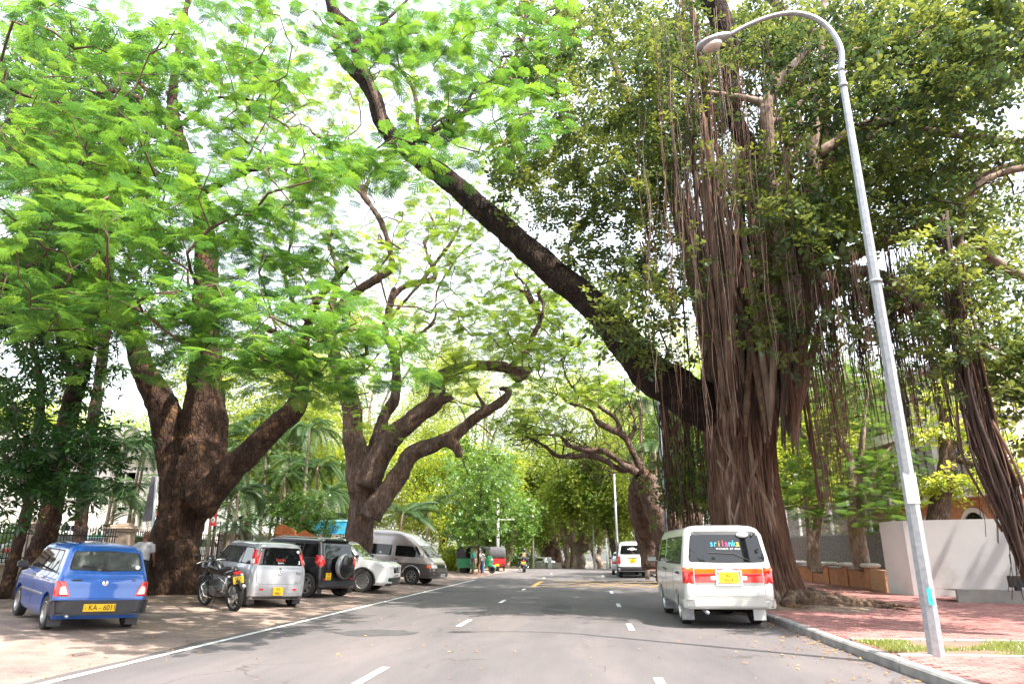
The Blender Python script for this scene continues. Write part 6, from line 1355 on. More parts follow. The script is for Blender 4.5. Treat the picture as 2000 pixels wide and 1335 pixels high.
T.cloud(1090, 720, 110, 70, 30, 37, 26).cloud(1130, 630, 110, 80, 30, 38, 42).cloud(1060, 690, 90, 70, 31, 38, 18).cloud(990, 800, 70, 40, 30, 36, 12).cloud(1040, 830, 80, 30, 31, 37, 16).cloud(1170, 740, 70, 40, 30, 36, 16).cloud(1050, 640, 60, 50, 30, 36, 14)
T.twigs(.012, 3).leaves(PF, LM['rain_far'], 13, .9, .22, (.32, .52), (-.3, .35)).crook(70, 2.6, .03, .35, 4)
# dark broad-leaved trees at the left edge
for i, (lab, runs, cls, Y) in enumerate((
    ('dark broad-leaved tree leaning right at the left edge of the picture', [[(45, 1180, 26), (75, 1090, 24), (100, 1000, 22), (118, 900, 20), (135, 800, 20), (165, 700, 18), (180, 560, 13), (205, 440, 9), (200, 330, 7)], [(150, 740, 14), (128, 700, 10), (100, 600, 7), (60, 500, 5)]],
     [(80, 600, 120, 90, 15, 20, 70), (90, 480, 110, 80, 15, 20, 40), (160, 330, 150, 90, 17, 22, 50), (120, 230, 150, 70, 18, 23, 40), (40, 560, 90, 90, 14, 18, 34), (150, 640, 90, 60, 16, 20, 24)], 18.0),
    ('slim dark tree with leaves hanging over the fence behind the blue car', [[(5, 1170, 14), (30, 1080, 13), (55, 980, 12), (70, 880, 11), (80, 760, 9), (60, 660, 7)]], [(80, 870, 110, 55, 13, 17, 34), (110, 925, 100, 35, 13, 16, 20), (40, 760, 70, 60, 13, 17, 20), (200, 880, 80, 70, 16, 20, 14), (150, 760, 80, 50, 16, 20, 14)], 16.5))):
    p = gpt(runs[0][0][0], runs[0][0][1]); T = Tree('broadleaf_tree', lab, (p.x, Y, gz(p.x, Y)), BK['rain'], twigm=BK['twigdark'], group=None)
    for r_ in runs: T.pix(r_, Y, 5, 12)
    T.trunk(.06, 2, .08, .4, .03)
    for c in cls: T.cloud(*c)
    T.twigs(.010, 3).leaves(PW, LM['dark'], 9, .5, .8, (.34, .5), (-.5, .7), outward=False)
p = at(150, 1080, 24); T = Tree('mast_tree', 'tall dark tree with long drooping leaves behind the left rain tree', (p.x, 24, gz(p.x, 24)), BK['rain'], twigm=BK['twigdark'])
T.pix([(150, 1120, 14), (170, 900, 13), (200, 700, 12), (215, 500, 10), (210, 330, 8), (200, 200, 6), (190, 60, 4)], 24); T.pix([(200, 640, 8), (260, 480, 7), (290, 330, 5), (280, 200, 4)], 24); T.trunk(.07, 2, .08, .4, .03)
T.cloud(180, 250, 170, 170, 21, 27, 90).cloud(180, 500, 170, 120, 21, 27, 70).cloud(60, 120, 90, 90, 21, 26, 26)
T.twigs(.011, 3).leaves(PW, LM['dark'], 9, .7, .9, (.45, .7), (.2, 1.2), outward=False)
# dry brown leaves hanging at the left edge belong to a broken bough
# slender pale trees on the right
def slim(label, runs, cls, Y, lm='mid', proto=None, per=12, scl=(.32, .5), cl_r=.8, bark='pale', r0=.010, name='young_rain_tree', offs=PZ):
    p = at(runs[0][0][0], 1115, Y); T = Tree(name, label, (p.x, Y, offs), BK[bark], twigm=BK['pale'])
    for r_ in runs: T.pix(r_, Y, 5, 10)
    T.trunk(.05, 2, .04, .4, .015)
    for c in cls: T.cloud(*c)
    T.twigs(r0, 3); T.leaves(proto or PF, LM[lm], per, cl_r, .25, scl, (-.3, .35)); return T
slim('slender pale forked tree beside the banyan roots, left of the pair by the pebble wall', [[(1594, 1118, 12), (1592, 1060, 9), (1600, 1000, 8), (1606, 950, 7), (1598, 900, 6), (1575, 860, 5), (1560, 830, 4), (1556, 760, 3)], [(1602, 990, 6), (1612, 930, 5), (1614, 880, 4), (1625, 800, 3)], [(1582, 1110, 6), (1578, 1040, 4), (1570, 960, 3)]],
     [(1590, 900, 60, 50, 27, 34, 22), (1600, 780, 90, 80, 27, 36, 44), (1580, 980, 60, 30, 27, 32, 12), (1560, 700, 60, 60, 30, 36, 20)], 30)
slim('slender pale forked tree right of its neighbour, in front of the pebble wall', [[(1684, 1115, 15), (1680, 1050, 11), (1672, 1000, 9), (1664, 950, 8), (1660, 890, 8), (1640, 860, 7), (1625, 820, 5)], [(1682, 1040, 9), (1684, 980, 8), (1680, 920, 8), (1684, 870, 6), (1690, 800, 4), (1700, 740, 3)], [(1670, 1100, 6), (1660, 1040, 4), (1656, 990, 3)], [(1682, 960, 5), (1720, 900, 3), (1740, 870, 2)]],
     [(1700, 920, 60, 50, 26, 31, 26), (1725, 985, 45, 30, 25, 29, 12), (1680, 760, 90, 80, 27, 34, 50), (1760, 900, 40, 40, 26, 30, 8), (1650, 1000, 40, 20, 27, 30, 6)], 28)
slim('leaning brown tree with round yellow green leaves behind the white wall', [[(1826, 1060, 22), (1832, 1010, 20), (1842, 950, 17), (1848, 900, 14), (1846, 840, 11), (1842, 780, 8)], [(1838, 980, 14), (1846, 900, 9), (1870, 860, 6), (1900, 830, 4)], [(1848, 890, 7), (1900, 905, 6), (1960, 910, 4)]],
     [(1830, 950, 40, 30, 25, 27, 8), (1870, 930, 30, 26, 25, 27, 5), (1850, 820, 60, 60, 25, 28, 10), (1980, 900, 40, 60, 24, 27, 12), (1900, 780, 90, 60, 25, 30, 7)], 26, 'yellow', PR, 10, (.5, .75), .5, 'rain2', name='almond_tree')
# background wood behind the right-hand wall and on the left
bgt = [(1560, 46, 12, 'yellow', 'bright yellow green tree behind the banyan roots'), (1700, 52, 14, 'yellow', 'tall sunlit tree behind the slender pale trees'), (1880, 80, 17, 'yellow', 'sunlit tree rising behind the pale building'), (2050, 44, 14, 'mid', 'green tree at the right edge behind the building corner'), (1400, 46, 13, 'mid', 'green tree glimpsed behind the hanging roots'), (1330, 60, 15, 'yellow', 'yellow green tree behind the twisted tree'), (1480, 60, 16, 'grove', 'tree showing between the banyan stems')]
for px, Y, H, lm, lab in bgt: simple_tree('background_tree', lab, px, 1080, Y, H, (4.8, 3.5, H * .36), 85, lm, 'pale', 0, PC2, (1.3, 2.0), 9, .25, group='background trees on the right', cl_r=1.2)
bgl = [(30, 44, 12, 'yellow', 'sunlit tree behind the fence at the far left'), (170, 48, 11, 'yellow', 'pale sunlit tree behind the fence left of the big trunk'), (480, 52, 13, 'grove', 'tall pale tree behind the palms and the parked cars'), (640, 60, 10, 'yellow', 'yellow green tree behind the blue sign'), (780, 56, 10, 'yellow', 'yellow green tree behind the silver van'), (860, 78, 17, 'yellow', 'tall yellow green tree above the silver van'), (590, 80, 15, 'rain_far', 'tall pale tree far behind the palms'), (300, 66, 16, 'rain_far', 'tall pale tree behind the big left trunk')]
for px, Y, H, lm, lab in bgl: simple_tree('background_tree', lab, px, 1080, Y, H, (5.2, 3.5, H * .36), 80, lm, 'pale', 0, PC2, (1.3, 2.0), 9, .25, group='background trees on the left', cl_r=1.2)
# street tree with layered dark leaves standing behind the rickshaws
T = far_tree('layered_tree', 'dark green layered young tree left of the utility pole', 46, [[(934, 1100, 2.2), (935, 1040, 2), (938, 980, 1.8), (945, 900, 1.5)]], 'rain', [(935, 915, 70, 14, 43, 49, 12), (930, 955, 60, 12, 43, 49, 12), (925, 1000, 75, 12, 43, 49, 14), (945, 1028, 50, 10, 43, 49, 10), (890, 1030, 50, 10, 43, 49, 8), (950, 930, 40, 12, 43, 49, 8)], 'mid', 12, .8, (.5, .9), PR, .05, .01)
# shrubs on the left along the fence
def shrub(name, label, px, py, Y, r, n, lm, proto=None, scl=(.4, .7), z=None, group=None):
    p = at(px, py, Y); zz = gz(p.x, p.y) if z is None else z; T = Tree(name, label, (p.x, p.y, zz), BK['rain2'], 'shrub', group); r_ = np.random.RandomState(int(px))
    for k in range(5): a = k * 1.26; T.limb([(p.x, p.y, zz, .03), (p.x + r[0] * .5 * math.cos(a), p.y + r[1] * .5 * math.sin(a), zz + r[2] * 1.2, .012)], 3, 5)
    T.mb.build('stems', BK['rain2'], T.t); T.mb = MB(); T.ball((p.x, p.y, zz + r[2]), r, n); T.leaves(proto or PC, LM[lm], 9, .35, .9, scl, (-.6, .6), outward=False); return T
for args in (('shrub', 'leafy dark green bush in front of the orange boards', 590, 1010, 33, (1.6, 1.0, 1.4), 60, 'mid', PR, (.35, .55), 1.6), ('shrub', 'sunlit yellow green bush right of the silver van', 890, 1095, 50, (1.6, 1.5, .8), 40, 'yellow'), ('shrub', 'low bush behind the fence at the left edge', 40, 1080, 24, (1.4, 1, 1.0), 30, 'mid'), ('shrub', 'bush under the far left street trees', 1012, 1100, 90, (4, 2, 1.3), 40, 'grove')): shrub(*args)
# ---- palms
def pinnate(L=2.0, n=26, lf=.6, droop=.5, wl=.042, V_=.35):
    vs = []; fs = []
    def P(t): return V(L * t * (1 - .18 * t), 0, L * (.42 * t - droop * t * t * 1.25))
    for i in range(10):
        a, b_ = P(i / 10), P((i + 1) / 10); k = len(vs); w_ = .018 * (1 - i / 11); vs += [a + V(0, -w_, 0), a + V(0, w_, 0), b_ + V(0, w_, 0), b_ + V(0, -w_, 0), a + V(0, 0, -w_ * 1.5), b_ + V(0, 0, -w_ * 1.5)]; fs += [(k, k + 1, k + 2, k + 3), (k, k + 3, k + 5, k + 4), (k + 1, k + 4, k + 5, k + 2)]
    for i in range(n):
        t = .18 + .80 * i / n; p = P(t); tg = (P(min(t + .02, 1)) - P(t - .02)).normalized(); l = lf * math.sin(3.14 * (.25 + .68 * (t - .18))) 
        for s in (1, -1):
            d = (tg * .65 + V(0, s * 1.0, 0) + V(0, 0, V_)).normalized(); e = p + d * l * .6; e2 = e + (d + V(0, 0, -.9)).normalized() * l * .4; k = len(vs); w_ = tg * wl
            vs += [p, e + w_ * .8, e2, e - w_ * .8]; fs.append((k, k + 1, k + 2, k + 3))
    mb = MB(); mb.add(vs, fs); o = mb.build('frond', LM['palm'], None); me = o.data; bpy.data.objects.remove(o); return me
fr1, fr2, fr3 = pinnate(), pinnate(2.0, 22, .6, .75, .035), pinnate(2.3, 30, .5, .35, .03, -.1)
def palm(label, px, py, Y, H, n=11, s=1.0, stems=1, bark='pale', me=None, group='feather palms behind the fence'):
    p = at(px, py, Y); z = gz(p.x, p.y); t = thing('palm_tree', label, 'palm', (p.x, p.y, z), 0, group); r_ = np.random.RandomState(int(px * 3 + Y))
    for q in range(stems):
        ox, oy = (0, 0) if stems == 1 else (r_.uniform(-.6, .6), r_.uniform(-.6, .6)); h = H * (1 if q == 0 else r_.uniform(.6, .95)); lx = r_.uniform(-.3, .3)
        mb = MB(); c = crom([(ox, oy, -.1, .09 * s), (ox + lx * .3, oy, h * .5, .065 * s), (ox + lx, oy, h, .055 * s)], 8); mb.tube([v[:3] for v in c], [v[3] * (1.12 if i % 2 else 1) for i, v in enumerate(c)], 8); mb.build('trunk', BK[bark], t, smooth=True)
        for k in range(int(n * 1.5)):
            f = link('frond', me or (fr1 if k % 2 else fr2), t); f.location = (ox + lx, oy, h - .05); e = r_.uniform(-.9, .45); f.rotation_euler = (r_.normal(0, .15), -.25 - e * .7, 6.28 * k / n + r_.uniform(-.3, .3)); f.scale = (s * r_.uniform(.8, 1.1),) * 3
for (px, Y, H, n, s, st, lab) in ((262, 30, 6.2, 10, .9, 2, 'feather palm clump between the dark tree and the big trunk'), (225, 34, 4.6, 9, .85, 2, 'lower feather palm left of the big trunk behind the fence'), (462, 33, 6.8, 12, 1.0, 2, 'tall feather palm just right of the big forked trunk'), (505, 36, 8.2, 12, 1.05, 1, 'tallest feather palm above the leaning right bough'),
    (530, 34, 4.8, 11, .95, 3, 'palm clump behind the silver hatchback'), (560, 40, 6.4, 10, 1.0, 1, 'feather palm with yellowing fronds left of the bush'), (620, 44, 5.0, 11, 1.0, 2, 'palm clump left of the second trunk'), (440, 42, 5.4, 10, .95, 2, 'palm seen under the leaning right bough'), (480, 28, 3.6, 9, .8, 3, 'low young palm clump behind the fence'),
    (585, 36, 7.6, 12, 1.1, 1, 'feather palm filling the gap between the two big trunks'), (610, 40, 6.0, 12, 1.1, 2, 'broad palm clump just left of the second big trunk'), (545, 48, 9.0, 12, 1.2, 1, 'far tall palm above the palm clump'), (205, 28, 5.6, 12, 1.0, 2, 'feather palm behind the fence left of the walking man'), (245, 44, 8.0, 12, 1.2, 1, 'tall far palm between the dark trunks and the big trunk'), (420, 30, 5.2, 12, 1.0, 2, 'palm clump behind the base of the leaning right bough'),
    (775, 42, 3.4, 12, 1.2, 1, 'short sunlit palm with pale drooping fronds behind the silver van'), (830, 48, 4.2, 12, 1.1, 1, 'palm behind the front of the silver van'), (1262, 40, 9.8, 12, 1.25, 1, 'palm crown showing behind the diagonal limb'), (1290, 38, 6.8, 10, 1.1, 1, 'palm beside the twisted tree trunk'), (650, 52, 7.5, 10, 1.0, 1, 'distant palm between the two big trunks'), (350, 38, 7.4, 10, 1.0, 1, 'palm behind the left fork of the big trunk')):
    palm(lab, px, 1080, Y, H, n, s, st, me=fr3 if px in (775, 830) else None)

# trees behind the camera: they shade the road and show in the vehicles' glass
for px, Y, H, r, lab in ((-7, -10, 14, (8, 7, 3.2), 'rain tree behind the camera on the left'), (6.0, -14, 14, (8, 7, 3.5), 'rain tree behind the camera on the right'), (-10, -26, 15, (8, 6, 4), 'farther rain tree behind the camera on the left'), (9, -32, 15, (8, 6, 4), 'farther rain tree behind the camera on the right'), (-1, -48, 16, (12, 5, 7), 'tree closing the road behind the camera'), (13.5, 2.5, 12, (5.5, 5, 2.6), 'unseen tree added to shade the footway just outside the right edge'), (18.5, 14.5, 12.5, (5.5, 6, 2.8), 'unseen tree added beyond the right edge to shade the white wall')):  # last two are unseen trees added for the shade they cast
    T = Tree('street_tree', lab, (px, Y, 0), BK['rain2'], group='trees behind the camera')
    T.limb([(px, Y, -.2, .8), (px, Y, 3, .5), (px, Y, 5, .45)], 4, 10)
    for k in range(6): a = k * 1.05; T.limb([(px, Y, 4.5, .35), (px + r[0] * .3 * math.cos(a), Y + r[1] * .3 * math.sin(a), H * .6, .22), (px + r[0] * .7 * math.cos(a), Y + r[1] * .7 * math.sin(a), H * .72, .08)], 4, 8)
    T.trunk(.12, 1, .1, .6, 0); T.ball((px, Y, H * .8), r, 120 if Y < 0 else 100); T.twigs(.02, 3, 30); T.leaves(PC, LM['mid'], 9, 1.1, .5, (.9, 1.4), (-.6, .6), outward=False)
# ------------------------------------------------------------------ left boundary: iron fence on a stone base with pillars
M['stone'] = mat('buff_stone', (.26, .20, .15), (.38, .30, .23), 3, rough=.9, bmp=.3, bscale=30, world=True)
M['ochre'] = mat('ochre_wall_panel', (.36, .20, .08), (.46, .28, .12), 2.5, rough=.9, bmp=.2, bscale=30, world=True)
M['iron'] = mat('black_iron', (.012, .012, .02), rough=.5, metal=.3)
def fx(y): return -16.9 - .055 * (y - 20)
fence = thing('iron_fence', 'black iron railings on a low stone wall with stone pillars along the left side', 'fence', (fx(20), 20, .22)); FB = Vector((fx(20), 20, .22))
def fp(y, z): return V(fx(y), y, z + .22) - FB
PY = [11.8 + 4.35 * k for k in range(11)]
fence_rz = -math.atan(.055) * -1
for k, y in enumerate(PY):
    mb = MB(); c = fp(y, 0); rz = .055
    mb.box((c.x, c.y, .95), (.62, .62, 1.9), rz, bev=.02); mb.build('pillar', M['stone'], fence)
    mb = MB(); mb.box((c.x, c.y, 1.94), (.74, .74, .08), rz, bev=.02); mb.box((c.x, c.y, 2.02), (.82, .82, .08), rz, bev=.03); mb.box((c.x, c.y, 2.10), (.66, .66, .07), rz, bev=.02); mb.box((c.x, c.y, 2.17), (.42, .42, .08), rz, bev=.03); mb.build('pillar_cap', M['stone'], fence)
    for j in range(4):
        mb = MB(); mb.box((c.x, c.y, .42 + .44 * j), (.632, .632, .014), rz); mb.build('joint_band', M['kerb'], fence)
    if k < len(PY) - 1:
        y1 = PY[k + 1]; a, b_ = fp(y + .31, 0), fp(y1 - .31, 0); m_ = (a + b_) / 2; L = (b_ - a).length
        mb = MB(); mb.box((m_.x, m_.y, .40), (.30, L, .80), rz, bev=.01); mb.build('base_wall', M['ochre'] if k >= 3 else M['stone'], fence)
        mb = MB(); mb.box((m_.x, m_.y, .83), (.40, L, .07), rz, bev=.015); mb.build('coping', M['stone'], fence)
        mb = MB(); mb.box((m_.x, m_.y, 1.02), (.03, L, .04), rz); mb.box((m_.x, m_.y, 1.72), (.03, L, .04), rz); mb.build('rail', M['iron'], fence)
nb = 0; bm_ = None
for k in range(len(PY) - 1):
    y = PY[k] + .42
    while y < PY[k + 1] - .36:
        if bm_ is None:
            mb = MB(); mb.box((0, 0, .52), (.024, .024, 1.04)); mb.add([(-.022, -.022, 1.04), (.022, -.022, 1.04), (.022, .022, 1.04), (-.022, .022, 1.04), (0, 0, 1.16)], [(0, 1, 4), (1, 2, 4), (2, 3, 4), (3, 0, 4), (3, 2, 1, 0)]); o = mb.build('bar', M['iron'], fence); bm_ = o.data
        else: o = link('bar', bm_, fence)
        o.location = fp(y, .88); nb += 1; y += .145
# hedge and parked cars behind the fence
for (x, y, h, m, lab) in ((-21.5, 19.5, 95, M['white_paint'], 'white car parked behind the railings at the left edge'), (-21.0, 26, 80, M['white_paint'], 'white car behind the railings left of the walking man'), (-22.5, 32.5, 100, M['green_paint'], 'green car behind the railings beyond the white car'), (-23.5, 41, 90, M['silver_paint'], 'pale car behind the railings right of the big trunk'), (-25.0, 50, 90, M['white_paint'], 'white car behind the railings near the bush')):
    plain_car(lab, m, 0, 0, R(h), group='cars parked behind the railings', pos=V(x, y, .62)).scale = (1.1,) * 3
yard = sheet('yard', -60, -17.6, 0, 70, .40, mat('pale_yard_gravel', (.24, .20, .17), (.36, .31, .26), 2, rough=1, world=True), 6, 30)
# pale building behind the trees on the left
M['plaster'] = mat('pale_plaster', (.60, .56, .52), (.50, .46, .43), .6, rough=.9, world=True, bmp=.1)
M['plaster_grey'] = mat('shade_grey_stained_plaster', (.42, .40, .37), (.30, .28, .26), .8, rough=.9, world=True, stops=[(.3, (.24, .22, .20)), (.5, (.40, .38, .35)), (.7, (.50, .48, .45))])  # grey carries the right facade's shade; stains vary at random
M['tile'] = mat('red_roof_tile', (.30, .10, .06), (.22, .08, .05), 3, rough=.9)
def window(parent, c, u, w_, h, mframe, mglass, n, bars=2, dep=.10):
    """framed window set into a facade; c centre, u unit vector along the wall, n outward"""
    up = V(0, 0, 1); 
    def B_(mb, a, z, sx, sz, off, th): 
        Mx = Matrix(((u.x, n.x, 0), (u.y, n.y, 0), (0, 0, 1))).to_4x4(); p = c + u * a + up * z + n * off; mb.box(p, (sx, th, sz), M=Mx)
    mb = MB(); t = .09
    for a, z, sx, sz in ((0, h / 2 + t / 2 - .0, w_ + 2 * t, t), (0, -h / 2 - t / 2, w_ + 2 * t, t), (-w_ / 2 - t / 2, 0, t, h), (w_ / 2 + t / 2, 0, t, h)): B_(mb, a, z, sx, sz, .03, dep)
    for k in range(1, bars + 1): B_(mb, -w_ / 2 + w_ * k / (bars + 1), 0, .07, h, .025, .06)
    B_(mb, 0, h * .15, w_, .06, .028, .05)
    fr = mb.build('window', mframe, parent); mb = MB(); B_(mb, 0, 0, w_, h, -.015, .03); mb.build('pane', mglass, fr); return fr
lb = thing('house', 'pale two-storey house with low roof glimpsed behind the trees at far left', 'building', (-34, 44, .5))
mb = MB(); mb.box((0, 0, 3.2), (16, 8, 6.4)); mb.build('wall', M['plaster'], lb)
mb = MB(); mb.prism([(-8.8, 6.35), (8.8, 6.35), (6.5, 8.2), (-6.5, 8.2)], 9.2); mb.build('roof', M['plaster_grey'], lb)
for k in range(5):
    for z in (1.7, 4.8): window(lb, V(-6 + 3 * k, -4.0, z), V(1, 0, 0), 1.3, 1.5, M['plaster'], M['glass'], V(0, -1, 0), 1)
# signs on the left
M['sky_sign'] = mat('light_blue_sign', (.05, .42, .70), (.08, .50, .74), 2, rough=.5)
sg_ = thing('blue_signboard', 'light blue signboard with dark blue lettering behind the second tree trunk', 'sign', tuple(at(640, 1060, 35)))
p0, p1 = at(606, 1031, 35), at(668, 1031, 35); c0 = (p0 + p1) / 2 - Vector(sg_.location); W_ = (p1 - p0).length + .5
mb = MB(); mb.box((c0.x + .25, 0, c0.z + .02), (W_, .06, .62), bev=.01); mb.build('panel', M['sky_sign'], sg_)
mb = MB(); mb.box((c0.x + .25, -.01, c0.z + .36), (W_ + .04, .08, .09), bev=.01); mb.build('top_strip', mat('pale_cyan_strip', (.3, .75, .8)), sg_)
text('lettering', 'ser @', .34, mat('dark_blue_lettering', (.01, .05, .25)), sg_, Matrix.Translation((c0.x + .22, -.035, c0.z - .02)) @ Matrix.Rotation(R(90), 4, 'X'))
mb = MB()
for xx in (-.7, .9): mb.tube([(c0.x + xx, .06, -2.0), (c0.x + xx, .06, c0.z + .3)], .03, 6)
mb.build('post', M['iron'], sg_)
# orange-brown board structure with pointed ends
M['orange'] = mat('orange_brown_boards', (.36, .10, .025), (.46, .15, .04), 5, rough=.7, stretch=(1, 1, .3))
ob = thing('board_screen', 'orange brown wooden board structure with two pointed ends behind the black off-roader', 'screen', tuple(at(590, 1075, 31))); OB = Vector(ob.location)
for (xs_, pk) in (((538, 566), (552, 1022)), ((574, 622), (594, 1034))):
    for i in range(7):
        xa = xs_[0] + (xs_[1] + (12 if xs_[0] < 550 else 0) - xs_[0]) * i / 7; xb = xs_[0] + (xs_[1] + (12 if xs_[0] < 550 else 0) - xs_[0]) * (i + .94) / 7
        def top(x): return pk[1] + abs(x - pk[0]) * (.55 if xs_[0] < 550 else .6)
        mb = MB(); q = [at(xa, 1085, 31) - OB, at(xb, 1085, 31) - OB, at(xb, top(xb), 31) - OB, at(xa, top(xa), 31) - OB]; vs = [v + V(0, d, 0) for d in (0, .05) for v in q]
        mb.add(vs, [(0, 1, 2, 3), (7, 6, 5, 4), (0, 4, 5, 1), (1, 5, 6, 2), (2, 6, 7, 3), (3, 7, 4, 0)]); mb.build('board', M['orange'], ob)
mb = MB(); a, b_ = at(536, 1040, 30.9) - OB, at(584, 1046, 30.9) - OB; mb.tube([a, b_], .03, 6); mb.build('batten', M['orange'], ob)
# dark banner, pole and red banners beside the big trunk
bp = thing('dark_banner', 'tall dark grey banner panel on a pole behind the walking man', 'banner', tuple(gpt(300, 1118) * 1.0)); BP = Vector(bp.location); Yb = 23.5; bp.location = V(at(305, 1050, Yb).x, Yb, .2); BP = Vector(bp.location)
mb = MB(); q = [at(x, y, Yb) - BP for x, y in ((278, 1018), (298, 1015), (304, 930), (296, 930))]; vs = [v + V(0, d, 0) for d in (0, .04) for v in q]; mb.add(vs, [(0, 1, 2, 3), (7, 6, 5, 4), (0, 4, 5, 1), (1, 5, 6, 2), (2, 6, 7, 3), (3, 7, 4, 0)]); mb.build('panel', mat('dark_grey_banner', (.06, .06, .07), (.10, .09, .10), 2, rough=.8), bp)
mb = MB(); mb.tube([V(0, 0, 0), at(306, 930, Yb) - BP], .05, 8); mb.build('pole', M['steel'], bp, smooth=True)
for (x0, x1, y0, y1, lab) in ((308, 316, 965, 1010, 'narrow red and white banner left of the big trunk'), (412, 422, 998, 1026, 'small red and green banner right of the big trunk')):
    Yq = 25 if x0 < 400 else 27; o_ = thing('red_banner', lab, 'banner', tuple(at((x0 + x1) / 2, 1085, Yq))); O = Vector(o_.location)
    mb = MB(); mb.box((at((x0 + x1) / 2, (y0 + y1) / 2, Yq) - O), ((x1 - x0) * Yq / FPX * 1.05, .03, (y1 - y0) * Yq / FPX)); mb.build('cloth', mat('red_banner_cloth', (.55, .02, .03)), o_)
    mb = MB(); c = at((x0 + x1) / 2, (y0 + y1) / 2, Yq) - O; mb.ball(c + V(0, -.02, -.05), (.07, .01, .12), 12, 8); mb.build('emblem', M['white_vinyl'], o_)
    mb = MB(); mb.ball(c + V(0, -.035, -.05), (.04, .008, .07), 12, 8); mb.build('emblem_centre', M['green_paint'], o_)
    mb = MB(); mb.tube([V(-.12, .03, -.3), V(-.12, .03, c.z - .1)], .02, 6); mb.tube([V(.12, .03, -.3), V(.12, .03, c.z - .1)], .02, 6); mb.tube([V(-.15, .03, c.z - (y1 - y0) * Yq / FPX * .55), V(.25, .03, c.z - (y1 - y0) * Yq / FPX * .55)], .025, 6); mb.build('stand', M['iron'], o_)
# ------------------------------------------------------------------ right side: street lamp
lp = gpt(1830, 1281, PZ); L0 = thing('street_lamp', 'tall galvanised octagonal street lamp arching over the road from the grass strip', 'street lamp', tuple(lp))
H1 = (at(1655, 140, lp.y).z - lp.z)
mb = MB(); mb.tube([(0, 0, -.05), (0, 0, H1 * .58)], [.105, .078], 8); mb.build('pole', M['steel'], L0)
mb = MB(); mb.tube([(0, 0, H1 * .58 - .15), (0, 0, H1 * 1.0)], [.078, .052], 8); mb.build('upper_pole', M['steel'], L0)
mb = MB(); mb.tube([(0, 0, H1 * .58 - .02), (0, 0, H1 * .58 + .03)], .092, 16); mb.tube([(0, 0, H1 * .97 - .03), (0, 0, H1 * .97 + .03)], .068, 16); mb.build('joint_collar', M['steel'], L0, smooth=True)
arm = [at(x, y, lp.y) - lp for x, y in ((1655, 140), (1642, 95), (1618, 55), (1585, 33), (1545, 26), (1500, 34), (1455, 52), (1425, 68))]; arm[0].x = 0
mb = MB(); c = crom([tuple(p) for p in arm], 6); mb.tube(c, list(np.linspace(.05, .034, len(c))), 12); mb.build('arm', M['steel'], L0, smooth=True)
e = arm[-1]; d = (at(1368, 92, lp.y) - lp) - e; an = math.atan2(d.z, d.x)
hd = MB(); Mx = Matrix.Translation(e) @ Matrix.Rotation(-an, 4, 'Y'); prof = [(0, .05, .05), (.06, .09, .07), (.22, .14, .09), (.45, .15, .09), (.58, .10, .06), (.62, .04, .03)]
vs = []; 
for (x, w_, h) in prof:
    for k in range(12):
        a = 2 * math.pi * k / 12; zz = math.sin(a) * h; vs.append(Mx @ V(x, math.cos(a) * w_, (zz if zz < 0 else zz * .7)))
fs = [(i * 12 + j, i * 12 + (j + 1) % 12, (i + 1) * 12 + (j + 1) % 12, (i + 1) * 12 + j) for i in range(5) for j in range(12)] + [tuple(reversed(range(12))), tuple(range(60, 72))]; hd.add(vs, fs)
ho = hd.build('lamp_head', M['steel'], L0, smooth=True, angle=50)
mb = MB(); mb.ball((0, 0, 0), (.19, .12, .09), 14, 8); mb.v = [tuple(Mx @ (Vector(q) + V(.36, 0, .075 if an > 1.57 or an < -1.57 else -.075))) for q in mb.v]; mb.build('lens', mat('dusty_lamp_glass', (.45, .36, .30), (.5, .42, .36), 6, rough=.2, coat=1), ho, smooth=True)
for (z, h, m) in ((H1 * .215, .42, M['white_vinyl']), (.62, .22, mat('turquoise_sticker', (.05, .50, .50)))):
    mb = MB(); n = 6; r_ = .107 - .027 * z / (H1 * .58) + .003; a0 = -math.pi * .80 if h > .3 else -math.pi * .62; a1 = -math.pi * .15 if h > .3 else -math.pi * .42
    vs = [];
    for i in range(n + 1):
        a = a0 + (a1 - a0) * i / n; vs += [(r_ * math.cos(a), r_ * math.sin(a), z), (r_ * math.cos(a), r_ * math.sin(a), z + h * (1 - .06 * (i % 3)))]
    mb.add(vs, [(2 * i, 2 * i + 2, 2 * i + 3, 2 * i + 1) for i in range(n)]); mb.build('poster', m, L0)
text('lettering', '1', .12, M['white_vinyl'], L0, Matrix.Translation((.02, -.121, .73)) @ Matrix.Rotation(R(90), 4, 'X'))
# other poles
def pole(label, px, Y, ytop, r, m, cat='pole', name='street_pole', cross=None, arm_=None, group=None):
    p = at(px, 1100, Y); z = gz(p.x, Y); t = thing(name, label, cat, (p.x, Y, z), 0, group); h = at(px, ytop, Y).z - z
    mb = MB(); mb.tube([(0, 0, -.1), (0, 0, h)], [r, r * .65], 10); mb.build('pole', m, t, smooth=True)
    if cross: mb = MB(); mb.box((0, 0, h * cross), (2.6, .08, .09)); mb.build('cross_arm', m, t); mb = MB(); [mb.tube([(x, 0, h * cross), (x, 0, h * cross + .2)], .035, 6) for x in (-1.1, -.5, .5, 1.1)]; mb.build('insulator', M['kerb'], t, kind='stuff')
    if arm_: mb = MB(); mb.tube(crom([(0, 0, h), (arm_ * .2, 0, h + .5), (arm_, 0, h + .7)], 4), r * .5, 8); mb.box((arm_, 0, h + .68), (.7, .2, .12)); mb.build('lamp_arm', m, t)
    return t
M['conc'] = mat('pale_concrete', (.42, .41, .39), (.52, .50, .48), 3, rough=.9)
pole('pale concrete utility pole with cross arm behind the rickshaws', 972, 55, 972, .14, M['conc'], 'utility pole', 'utility_pole', cross=.70)
pole('grey pole rising just left of the banyan behind the van', 1305, 24.5, 770, .075, M['steel'])
